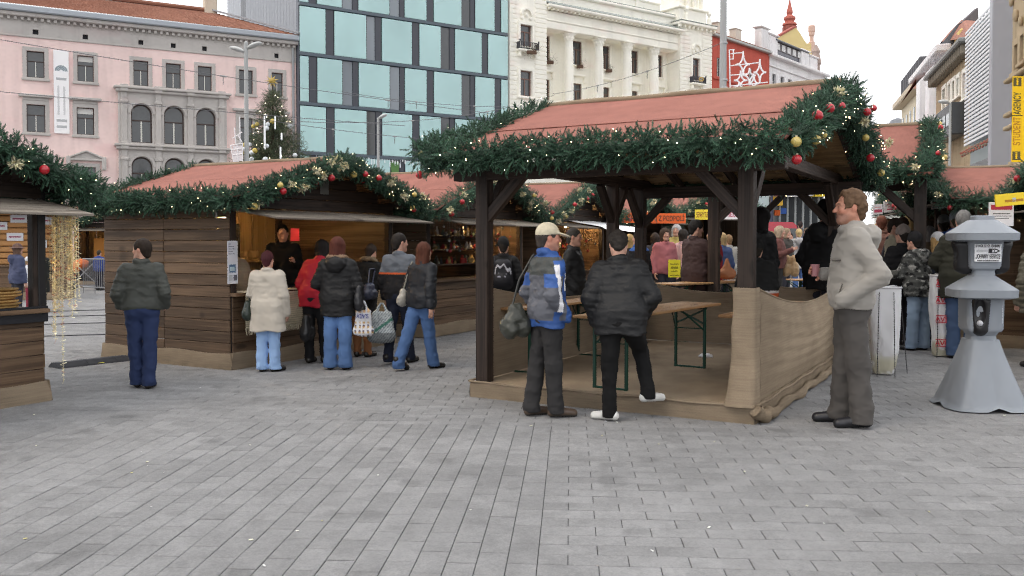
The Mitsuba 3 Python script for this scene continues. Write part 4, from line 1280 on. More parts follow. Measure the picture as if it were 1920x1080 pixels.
class Facade:
    def __init__(self, px, depth, ang, key, flip=False):
        self.O = AT(px, 450, depth)[:2]
        self.F = np.array([math.cos(math.radians(ang)), math.sin(math.radians(ang))])
        self.fr = Fr((*self.O, 0), self.F, (self.F[1], -self.F[0]) if flip else None)
        self.k = key

    def S(self, px, py=450, back=0.0):
        return onplane(px, py, self.O + self.fr.V[:2] * back, self.F)

    def rect(self, x0, x1, y0, y1, back=0.0):
        xm, ym = (x0 + x1) / 2, (y0 + y1) / 2
        return self.S(x0, ym, back)[0], self.S(x1, ym, back)[0], self.S(xm, y1, back)[1], self.S(xm, y0, back)[1]

    def box(self, name, s0, s1, z0, z1, b0, b1, mat='m_flat', c=None, ch=0.02, parent=None, **kw):
        return MB(self.fr).cbox([s0, b0, z0], [s1, b1, z1], ch, c).to(parent or self.k, name, mat, **kw)

    def wall(self, name, s0, s1, z0, z1, holes, b0, b1, mat, c=None, extra=None):
        pg = shapely.box(s0, z0, s1, z1)
        hs = [h if hasattr(h, 'exterior') else shapely.box(h[0], h[2], h[1], h[3]) for h in holes]
        if hs:
            pg = pg.difference(unary_union(hs))
        m = MB(self.fr)
        for g_ in getattr(pg, 'geoms', [pg]):
            m.plate(g_, b0, b1, 1, c)
        return m.to(self.k, name, mat)

    def window(self, s0, s1, z0, z1, b=0.22, frame=DARKF, bar=(0.62, 0.6, 0.56), arch=False, transom=0.62, mull=True, fw=0.05, blind=0.0, name='window', curtain=False):
        k = self.k
        zs = z1 - (s1 - s0) / 2 if arch else z1
        top = [((s0 + s1) / 2 + (s1 - s0) / 2 * math.cos(a), zs + (s1 - s0) / 2 * math.sin(a)) for a in np.linspace(0, math.pi, 15)] if arch else [(s1, z1), (s0, z1)]
        pg = shapely.Polygon([(s0, z0), (s1, z0), *top])
        m = MB(self.fr)
        m.plate(pg, b, b + 0.03, 1)
        kk = m.to(k, name, 'm_glass')
        fr_ = pg.difference(pg.buffer(-fw))
        m = MB(self.fr)
        for g_ in getattr(fr_, 'geoms', [fr_]):
            m.plate(g_, b - 0.06, b - 0.003, 1, frame)
        zt = z0 + (z1 - z0) * transom
        if transom:
            m.cbox([s0 + fw, b - 0.055, zt - fw / 2], [s1 - fw, b - 0.006, zt + fw / 2], 0.01, frame)
        m.to(kk, 'frame', 'm_flat')
        if mull:
            MB(self.fr).cbox([(s0 + s1) / 2 - fw * 0.55, b - 0.065, z0 + fw], [(s0 + s1) / 2 + fw * 0.55, b - 0.004, (zt - fw / 2) if transom else z1 - fw], 0.008, bar).to(kk, 'mullion', 'm_flat')
        if blind:
            MB(self.fr).cbox([s0 + fw, b - 0.03, z1 - fw - (z1 - z0) * blind], [s1 - fw, b - 0.004, z1 - fw], 0.004, (0.62, 0.62, 0.6)).to(kk, 'blind', 'm_flat')
        return pg

    def surround(self, s0, s1, z0, z1, w=0.28, b=0.06, c=None, mat='m_greystone', sill=True, name='surround', arch=False):
        pg = shapely.box(s0, z0, s1, z1)
        o = shapely.box(s0 - w, z0 - w * 0.2, s1 + w, z1 + w)
        m = MB(self.fr)
        m.plate(o.difference(pg), -b, 0.1, 1, c)
        m.to(self.k, name, mat)
        if sill:
            self.box('sill', s0 - w - 0.06, s1 + w + 0.06, z0 - w * 0.2 - 0.16, z0 - w * 0.2, -b - 0.10, 0.05, mat, c)


# ---- the pink house
kp = thing('pink_building', 'pink plaster town house with grey window surrounds and red tiled roof', 'building')
P = Facade(3, 57.0, 28.5, kp)
z3 = lambda *r: [v / 3 for v in r]
sE = P.S(557)[0]
zc = P.S(3, 22)[1]            # gutter bottom
zf = P.S(3, 63)[1]            # below the frieze
R1w = [(150, 250, 285, 437), (435, 528, 310, 460), (750, 835, 340, 477), (933, 1018, 357, 492), (1113, 1192, 375, 510), (1345, 1423, 400, 535), (1528, 1592, 422, 550)]
R2w = [(150, 255, 583, 747), (432, 530, 600, 765), (1345, 1423, 668, 800), (1530, 1594, 682, 810)]
R3w = [(150, 255, 925, 1085), (432, 540, 935, 1092), (1345, 1423, 975, 1110), (1530, 1594, 985, 1115)]
q1, q2, q3 = ([P.rect(*z3(*w)) for w in r] for r in (R1w, R2w, R3w))


def norm(q):
    a, b = np.median([x[2] for x in q]), np.median([x[3] for x in q])
    return [(x[0], x[1], a, b) for x in q]


q1, q2, q3 = norm(q1), norm(q2), norm(q3)
A = [P.rect(*z3(*w)) for w in ((735, 855, 587, 805), (920, 1035, 597, 815), (1100, 1212, 613, 828))]
az0, az1 = np.median([a[2] for a in A]), np.median([a[3] for a in A])
A = [(a[0], a[1], az0, az1) for a in A]
storey = q1[0][2] - q2[0][2]
archpg = lambda s0, s1, z0, z1: shapely.Polygon([(s0, z0), (s1, z0), *[((s0 + s1) / 2 + (s1 - s0) / 2 * math.cos(t), z1 - (s1 - s0) / 2 + (s1 - s0) / 2 * math.sin(t)) for t in np.linspace(0, math.pi, 17)]])
A2_ = [(a[0], a[1], a[2] - storey * 1.02, a[3] - storey * 1.02) for a in A]
vents = [P.S(x / 3, y / 3) for x, y in ((200, 178), (480, 206), (792, 238), (975, 258), (1150, 278), (1555, 325))]
vz = np.median([v[1] for v in vents])
vrect = [(v[0] - 0.16, v[0] + 0.16, vz - 0.16, vz + 0.16) for v in vents]
holes = [*q1, *q2, *q3, *vrect]
lo0, lo1 = P.S(663 / 3, 200)[0], P.S(1270 / 3, 200)[0]
P.wall('wall', 0, sE, 0, zf, holes + [(lo0 + 0.3, lo1 - 0.3, 2.0, q1[2][2] - 0.9)], 0.0, 0.4, 'm_pink')
P.wall('frieze', 0, sE, zf, zc, vrect, -0.05, 0.4, 'm_greystone')
P.box('frieze_moulding', 0, sE, zf - 0.08, zf + 0.03, -0.09, 0, 'm_greystone')
for v in vrect:
    P.box('attic_vent', *v, 0.15, 0.2, c=(0.03, 0.03, 0.035))
P.box('cornice', -0.3, sE + 0.1, zc - 0.2, zc + 0.06, -0.42, 0.1, 'm_greystone', ch=0.04)
n = 50
for i in range(n):
    s = sE * (i + 0.5) / n
    P.box('dentil', s - 0.09, s + 0.09, zc - 0.42, zc - 0.202, -0.27, -0.052, 'm_greystone', ch=0.02)
P.box('gutter', -0.4, sE + 0.15, zc + 0.063, zc + 0.45, -0.62, 0.1, 'm_satin', (0.33, 0.36, 0.40), 0.06)
MB(P.fr).tube([P.fr.loc(P.fr.w((0, 0, 0))) + [sE - 0.25, -0.12, 0], [sE - 0.25, -0.12, zc - 0.4]], 0.09, 8, (0.3, 0.31, 0.32)).to(kp, 'downpipe', 'm_satin', smooth=40)
for j, q in enumerate((q1, q2, q3)):
    for i, (s0, s1, a, b) in enumerate(q):
        P.window(s0, s1, a, b, blind=0.2 if i == 1 and j < 2 else 0.0)
        P.surround(s0, s1, a, b, 0.24, 0.05)
        if j == 1:
            P.box('hood', s0 - 0.45, s1 + 0.45, b + 0.45, b + 0.64, -0.26, 0.02, 'm_greystone', ch=0.03)
            P.box('hood_frieze', s0 - 0.22, s1 + 0.22, b + 0.25, b + 0.447, -0.06, 0.02, 'm_greystone')
        if j == 2:
            m = MB(P.fr)
            m.plate([(s0 - 0.5, b + 0.52), (s1 + 0.5, b + 0.52), ((s0 + s1) / 2, b + 0.98)], -0.12, 0.02, 1)
            m.to(kp, 'pediment', 'm_greystone')
            for sg in (-1, 1):
                MB(P.fr).beam(((s0 + s1) / 2, -0.1, b + 1.04), ((s0 + s1) / 2 + sg * ((s1 - s0) / 2 + 0.58), -0.1, b + 0.54), 0.36, 0.10, up=(0, 0, 1), ch=0.02).to(kp, 'pediment_cornice', 'm_greystone')
            P.box('hood', s0 - 0.55, s1 + 0.55, b + 0.40, b + 0.52, -0.28, 0.02, 'm_greystone', ch=0.03)
            for sg in (s0 - 0.62, s1 + 0.36):
                P.box('bracket', sg, sg + 0.26, b - 0.2, b + 0.68, -0.32, 0.02, 'm_greystone', ch=0.05)
# the grey loggia of three arches on two floors
for fl, (AA, zt) in enumerate(((A, q1[2][2] - 0.24), (A2_, A[0][2] - 0.2))):
    zb = AA[0][2] - 0.25
    P.wall('loggia_wall', lo0, lo1, zb, zt - 0.28, [archpg(*a) for a in AA], -0.32, 0.35, 'm_greystone')
    for a in AA:
        P.window(*a, b=0.12, arch=True, transom=0.58, fw=0.09)
        ring = archpg(a[0] - 0.2, a[1] + 0.2, a[2], a[3] + 0.2).difference(archpg(a[0] - 0.03, a[1] + 0.03, a[2] - 1, a[3] + 0.03))
        ring = ring.intersection(shapely.box(a[0] - 1, a[3] - (a[1] - a[0]) / 2, a[1] + 1, a[3] + 1))
        m = MB(P.fr)
        for g_ in getattr(ring, 'geoms', [ring]):
            m.plate(g_, -0.40, -0.3, 1)
        m.to(kp, 'arch_moulding', 'm_greystone')
        P.box('sill', a[0] - 0.1, a[1] + 0.1, a[2] - 0.12, a[2], -0.41, 0.1, 'm_greystone', ch=0.02)
    cols = [lo0 + 0.35, (AA[0][1] + AA[1][0]) / 2, (AA[1][1] + AA[2][0]) / 2, lo1 - 0.35]
    for c in cols:
        P.box('pilaster', c - 0.18, c + 0.18, zb, zt - 0.28, -0.44, -0.3, 'm_greystone', ch=0.02)
        P.box('pilaster_capital', c - 0.25, c + 0.25, zt - 1.02, zt - 0.80, -0.52, -0.3, 'm_greystone', ch=0.05)
        P.box('pilaster_block', c - 0.25, c + 0.25, zt - 0.28, zt + 0.2, -0.62, -0.3, 'm_greystone', ch=0.03)
    P.box('loggia_cornice', lo0 - 0.15, lo1 + 0.15, zt - 0.28, zt - 0.07, -0.55, 0.1, 'm_greystone', ch=0.05)
    P.box('loggia_cornice', lo0 - 0.28, lo1 + 0.28, zt - 0.07, zt + 0.09, -0.68, 0.1, 'm_greystone', ch=0.04)
# roof of pantiles
rise, run = 2.3, 5.6
ns, nr = 230, 18
s = np.linspace(-0.4, sE + 0.1, ns * 2)
V_, UV = [], []
for r in range(nr):
    for e in (0, 1):
        t = (r + e) / nr
        hipe = np.minimum(s, sE + 0.1 - 5.2 * t)
        z = zc + 0.40 + rise * t + 0.05 * (np.arange(len(s)) % 2) + (0.06 if e == 0 else 0.0)
        V_.append(np.stack([hipe, -0.55 + run * t + 0 * s, z], 1))
        UV.append(np.stack([np.arange(len(s)) / 2 + 0.01, np.full(len(s), r + 0.3)], 1))
Pm = np.array(V_)
MB(P.fr).grid(Pm, uv=np.array(UV).reshape(-1, 2)).to(kp, 'roof', 'm_rooftile', kind='stuff')
MB(P.fr).tube([(-0.4, run - 0.75, zc + 0.55 + rise), (sE - 5.0, run - 0.75, zc + 0.55 + rise)], 0.16, 7).to(kp, 'roof_ridge', 'm_rooftile', smooth=40)
MB(P.fr).beam((sE + 0.05, -0.75, zc + 0.6), (sE - 5.1, run - 0.75, zc + 0.6 + rise), 0.3, 0.12, c=(0.30, 0.31, 0.33)).to(kp, 'hip_flashing', 'm_satin')
cs = P.S(495, 30)[0]
MB(P.fr).cbox([sE - 5.6, 4.6, zc + 0.5], [sE - 4.7, 5.4, zc + 4.2], 0.05, (0.6, 0.52, 0.42)).to(kp, 'chimney', 'm_flat')
MB(P.fr).cbox([sE - 5.7, 4.5, zc + 4.2], [sE - 4.6, 5.5, zc + 4.4], 0.05, (0.4, 0.37, 0.33)).to(kp, 'chimney_cap', 'm_flat')
P.box('side_wall', sE - 0.02, sE + 0.03, 0, zc, 0.4, 12, 'm_pink')
# white banner with vertical writing
kb = thing('white_banner', 'tall narrow white banner hanging on the pink facade between two window columns', 'banner')
b = P.rect(*z3(302, 388, 285, 752))
Bn = Facade(3, 57.0, 28.5, kb)
Bn.box('cloth', b[0], b[1], b[2], b[3], -0.16, -0.13, 'm_flat', (0.82, 0.81, 0.82), 0.005)
bw, bc = b[1] - b[0], (b[0] + b[1]) / 2
for r0 in (0.42, 0.31, 0.2):
    m = MB(Bn.fr)
    ring = shapely.Point(bc, b[3] - 1.35).buffer(r0 * bw).difference(shapely.Point(bc, b[3] - 1.35).buffer(r0 * bw - 0.08)).intersection(shapely.box(bc - 9, b[3] - 1.35, bc + 9, b[3]))
    for g_ in getattr(ring, 'geoms', [ring]):
        m.plate(g_, -0.175, -0.162, 1, (0.25, 0.3, 0.33))
    m.to(kb, 'emblem', 'm_flat')
for dx in (-0.2, 0.18):
    for q in range(26):
        z0 = b[2] + 1.2 + (b[3] - b[2] - 3.6) * q / 26
        MB(P.fr).cbox([bc + dx * bw - 0.06, -0.165, z0], [bc + dx * bw + 0.06, -0.161, z0 + (0.13, 0.2, 0.09, 0.17)[(q * 3 + int(dx > 0)) % 4]], 0, (0.55, 0.55, 0.56)).to(kb, 'text_line', 'm_flat')
for i in range(3):
    z0 = (b[3] - 1.95, b[2] + 0.75, b[2] + 0.35)[i]
    MB(P.fr).cbox([bc - bw * 0.34, -0.165, z0], [bc + bw * 0.34, -0.161, z0 + 0.17], 0, (0.42, 0.43, 0.44)).to(kb, 'text_line', 'm_flat')

# ---- the glass office block
kg = thing('glass_building', 'modern office block clad in pale teal glass panels with dark slots', 'building')
dG = (P.O + P.F * P.S(563)[0])[1]
Gf = Facade(563, dG - 0.6, 33.5, kg)
zz = [Gf.S(760, y)[1] for y in (37, 124.5, 211.5, 298)]
step = np.mean(-np.diff(zz))
zB = [zz[0] - step * (i - 0) for i in range(-3, 6)]     # level lines from above down; index 3 is the line between the top two visible rows
sG = Gf.S(951)[0]
X2 = lambda z: Gf.S(560 + z / 3)[0]
even = [('p', 10, 157), ('d', 157, 203), ('p', 203, 384), ('w', 384, 434), ('d', 434, 469), ('p', 469, 639), ('d', 639, 679), ('p', 679, 800), ('w', 800, 849), ('d', 849, 878), ('p', 878, 1029), ('d', 1029, 1063), ('p', 1063, 1175)]
odd = [('p', 10, 62), ('d', 62, 107), ('p', 107, 249), ('w', 249, 307), ('d', 307, 339), ('p', 339, 514), ('w', 514, 570), ('d', 570, 597), ('p', 597, 721), ('d', 721, 760), ('p', 760, 916), ('w', 916, 965), ('d', 965, 991), ('p', 991, 1101), ('d', 1101, 1136), ('p', 1136, 1175)]
SLATE, TEAL = (0.085, 0.095, 0.12), (0.43, 0.665, 0.66)
mat('m_teal', two(prin(proc(lambda p, n, uv: mi.Color3f(0.405, 0.60, 0.60) * (0.84 + 0.26 * fbm(p.x * 0.3, p.y * 0.3, p.z * 0.22) + 0.08 * noise(p.x * 0.9, p.y * 0.9, p.z * 0.1))), 0.22, 0.5)))
ztop, zbot = zB[0], 0.0
Gf.box('structure_wall', 0, sG, 0, ztop + 1.2, 0.12, 0.6, 'm_satin', SLATE)
for i in range(len(zB) - 1):
    z1, z0 = zB[i] - 0.16, zB[i + 1] + 0.16
    if z1 < 1.5:
        break
    for kind, a, b in (even if (i + 1) % 2 == 0 else odd):
        s0, s1 = X2(a), X2(b)
        if kind == 'p':
            Gf.box('glass_panel', s0 + 0.03, s1 - 0.03, z0, z1, -0.10, 0.0, 'm_teal', ch=0.015)
            MB(Gf.fr).cbox([s0, -0.06, z0 - 0.08], [s1, 0.10, z0 - 0.012], 0.01, (0.16, 0.19, 0.21)).to(kg, 'panel_sill', 'm_satin')
        elif kind == 'w':
            kk = Gf.box('window', s0 + 0.06, s1, z0, z1, 0.06, 0.09, *(('m_shiny', (0.20, 0.23, 0.26)) if i < 5 and a < 600 else ('m_glass',)), ch=0)
            MB(Gf.fr).cbox([s0, -0.04, z0], [s0 + 0.055, 0.115, z1], 0.01, (0.13, 0.13, 0.14)).to(kk, 'frame', 'm_satin')
            if i == 6 and a == 514:
                Gf.box('green_poster', s0 + 0.1, s1 - 0.05, z0 + 0.1, z1 - 0.1, 0.03, 0.055, 'm_flat', (0.12, 0.24, 0.08), 0.0)
        else:
            Gf.box('dark_slot_panel', s0 + 0.02, s1 - 0.02, z0 - 0.05, z1 + 0.05, -0.02, 0.115, 'm_satin', (0.05, 0.055, 0.07), 0.01)
    MB(Gf.fr).cbox([0, -0.13, zB[i] - 0.11], [sG, 0.115, zB[i] + 0.11], 0.02, (0.075, 0.10, 0.125)).to(kg, 'floor_band', 'm_satin')
# its slate side wall, seen above the red roof
n = 26
for i in range(n):
    b0, b1 = 0.6 + 17.5 * i / n, 0.6 + 17.5 * (i + 1) / n
    c = (0.30, 0.32, 0.355) if i > 19 else (0.09, 0.095, 0.11) if i in (18, 19) else (0.21, 0.225, 0.255)
    MB(Gf.fr).cbox([0.02, b0 + 0.015, 0], [0.12, b1 - 0.015, ztop + 1.2], 0.02, c).to(kg, 'slate_panel', 'm_satin')
Gf.box('roof_slab', 0.02, sG, ztop + 0.8, ztop + 1.2, 0.6, 18, 'm_satin', SLATE)
# icicle light strings below two of the floor bands
R = np.random.default_rng(21)
for i, zi in enumerate((zB[6], zB[7])):
    k = thing('icicle_lights', ['upper', 'lower'][i] + ' string of unlit white icicle lights along the glass building', 'light string')
    m = MB(Gf.fr)
    for s in np.arange(1.2, sG - 2, 0.22):
        ln = R.uniform(0.15, 0.75)
        m.cbox([s - 0.012, -0.20, zi - 0.1 - ln], [s + 0.012, -0.18, zi - 0.1], 0, (0.6, 0.66, 0.7))
        for q in range(3):
            m.cbox([s - 0.04, -0.22, zi - 0.1 - ln * R.uniform(0.2, 1)], [s + 0.04, -0.17, zi - 0.05 - ln * R.uniform(0.2, 1)], 0, (0.75, 0.78, 0.8))
    m.to(k, 'strands', 'm_flat', kind='stuff')

# ---- the white palace with giant columns
kw = thing('white_palace', 'cream stone palace with giant columns between two rusticated wings', 'building')
dW = (Gf.O + Gf.F * sG)[1]
W_ = Facade(953, dW + 0.3, 35.5, kw)
zw = lambda x, y: (940 + x / 4.571, y / 4.571)
SX = lambda x, back=0.0: W_.S(940 + x / 4.571, 120, back)[0]
sL1, sR0, sR1 = SX(383), SX(1530), SX(1800)
zcor = W_.S(*zw(390, 265), 1.2)[1]           # bottom of the architrave
zden = W_.S(*zw(390, 118), 1.2)[1]
ztop_ = W_.S(*zw(1000, 40), 2.0)[1]
REC = 1.7
rec = Facade(953, dW + 0.3, 35.5, kw)
# recessed wall behind the columns
winx = [(330, 415), (610, 690), (868, 928), (1107, 1170), (1335, 1380)]
hz1, hz0 = W_.S(*zw(650, 352), REC)[1], W_.S(*zw(650, 560), REC)[1]
lz1, lz0 = W_.S(*zw(655, 715), REC)[1], W_.S(*zw(655, 905), REC)[1]
hol = []
for a, b in winx:
    s0, s1 = W_.S(940 + a / 4.571, 100, REC)[0], W_.S(940 + b / 4.571, 100, REC)[0]
    for z0, z1 in ((hz0, hz1), (lz0, lz1)):
        hol.append((s0, s1, z0, z1))
        k0 = W_.window(s0, s1, z0, z1, b=REC + 0.2, frame=(0.16, 0.10, 0.08), bar=(0.2, 0.13, 0.1), transom=0.66, fw=0.09)
    m = MB(W_.fr)
    m.plate(shapely.box(s0 - 0.14, hz0, s1 + 0.14, hz1 + 0.14).difference(shapely.box(s0, hz0 - 1, s1, hz1)), REC - 0.06, REC + 0.1, 1)
    m.to(kw, 'surround', 'm_cream')
    W_.box('hood', s0 - 0.4, s1 + 0.4, lz1 + 0.62, lz1 + 0.78, REC - 0.3, REC, 'm_cream', ch=0.04)
    for sg in (s0 - 0.33, s1 + 0.16):
        W_.box('bracket', sg, sg + 0.17, lz1 + 0.05, lz1 + 0.62, REC - 0.22, REC, 'm_cream', ch=0.04)
    W_.box('sill', s0 - 0.25, s1 + 0.25, hz0 - 0.14, hz0, REC - 0.22, REC + 0.1, 'm_cream', ch=0.05)
W_.wall('recessed_wall', sL1 - 1, sR0 + 0.5, 0, zcor + 2, hol, REC, REC + 0.5, 'm_cream')
W_.box('colonnade_floor', sL1, sR0, lz0 - 1.1, lz0 - 0.7, 0.1, REC, 'm_cream')
# balustrade
for a in np.arange(sL1 + 0.3, sR0 - 0.3, 0.26):
    MB(W_.fr).lathe([(0.04, 0), (0.075, 0.12), (0.035, 0.35), (0.06, 0.48)], (a, 0.5, lz0 - 0.7), 8).to(kw, 'baluster', 'm_cream', smooth=40)
W_.box('balustrade_rail', sL1, sR0, lz0 - 0.22, lz0 - 0.10, 0.4, 0.6, 'm_cream')
# columns
for x0, x1, yt in ((545, 612, 290), (803, 868, 340), (1045, 1112, 390), (1275, 1340, 435)):
    s0, s1 = SX(x0, 0.55), SX(x1, 0.55)
    c, r = (s0 + s1) / 2, (s1 - s0) / 2 * 0.9
    zb = lz0 - 0.7
    H = zcor - 0.05 - zb
    MB(W_.fr).lathe([(r * 1.4, 0), (r * 1.4, 0.15), (r * 1.2, 0.22), (r * 1.25, 0.3), (r * 1.05, 0.38), (r * 1.05, H * 0.3), (r * 1.0, H * 0.7), (r * 0.88, H - 0.72)], (c, 0.55, zb), 28).to(kw, 'column', 'm_cream', smooth=35)
    kk = MB(W_.fr).lathe([(r * 0.92, 0), (r * 1.02, 0.04), (r * 0.92, 0.08), (r * 1.05, 0.26), (r * 0.98, 0.3), (r * 1.2, 0.48), (r * 1.38, 0.62), (r * 1.1, 0.66)], (c, 0.55, zcor - 0.78), 20).to(kw, 'capital', 'm_cream', smooth=20)
    for q in range(4):
        a = math.pi / 4 + q * math.pi / 2
        m = MB(W_.fr)
        ball(m, (c + r * 1.3 * math.cos(a), 0.55 + r * 1.3 * math.sin(a), zcor - 0.22), 0.11, 1)
        m.to(kk, 'volute', 'm_cream', smooth=True)
    for q in range(9):
        a = q * 2 * math.pi / 9
        m = MB(W_.fr)
        ball(m, (c + r * 1.02 * math.cos(a), 0.55 + r * 1.02 * math.sin(a), zcor - 0.52), 0.10, 1, sc=(0.8, 0.8, 1.5))
        m.to(kk, 'acanthus_leaf', 'm_cream', smooth=True)
    W_.box('abacus', c - r * 1.35, c + r * 1.35, zcor - 0.12, zcor, 0.55 - r * 1.35, 0.55 + r * 1.35, 'm_cream', ch=0.03)
# entablature, dentils, cornice, attic
ed = zden - zcor
W_.box('architrave', sL1, sR0 + 0.2, zcor, zcor + ed * 0.42, 0.22, REC, 'm_cream', ch=0.03)
W_.box('architrave_moulding', sL1, sR0 + 0.2, zcor + ed * 0.42, zcor + ed * 0.5, 0.12, REC, 'm_cream', ch=0.05)
W_.box('frieze', sL1, sR0 + 0.2, zcor + ed * 0.5, zcor + ed, 0.22, REC, 'm_cream', ch=0.0)
n = 34
for i in range(n):
    s = sL1 + (sR0 - sL1) * (i + 0.5) / n
    W_.box('modillion', s - 0.09, s + 0.09, zcor + ed + 0.002, zcor + ed + 0.2, -0.25, 0.25, 'm_cream', ch=0.05)
W_.box('cornice', sL1, sR0 + 0.3, zcor + ed + 0.2, zcor + ed + 0.45, -0.45, REC, 'm_cream', ch=0.07)
m = MB(W_.fr)
zr = zcor + ed + 0.45
m.raw([[sL1, -0.42, zr + 0.01], [sR0 + 0.3, -0.42, zr + 0.01], [sR0 + 0.3, 0.9, zr + 0.62], [sL1, 0.9, zr + 0.62]], [[0, 1, 2, 3]], None, (0.22, 0.25, 0.245))
m.to(kw, 'cornice_flashing', 'm_satin')
W_.box('attic', sL1 - 3, sR0 + 0.3, zr, zr + 1.3, 0.9, 2.2, 'm_cream', ch=0.03)
W_.box('attic_cornice', sL1 - 3, sR0 + 0.3, zr + 1.3, zr + 1.55, 0.6, 2.2, 'm_cream', ch=0.06)
W_.box('attic_flashing', sL1 - 3, sR0 + 0.3, zr + 1.55, zr + 1.62, 0.63, 2.2, 'm_satin', (0.25, 0.28, 0.27))
W_.box('parapet', sL1 - 3, sR0 - 0.5, zr + 1.62, zr + 2.75, 2.2, 2.7, 'm_cream', ch=0.03)
for s in np.arange(sL1 - 1, sR0 - 1, 3.4):
    W_.box('parapet_pier', s, s + 0.45, zr + 1.62, zr + 2.8, 2.08, 2.2, 'm_cream', ch=0.03)
W_.box('parapet_coping', sL1 - 3, sR0 - 0.5, zr + 2.75, zr + 2.95, 2.05, 2.85, 'm_cream', ch=0.05)
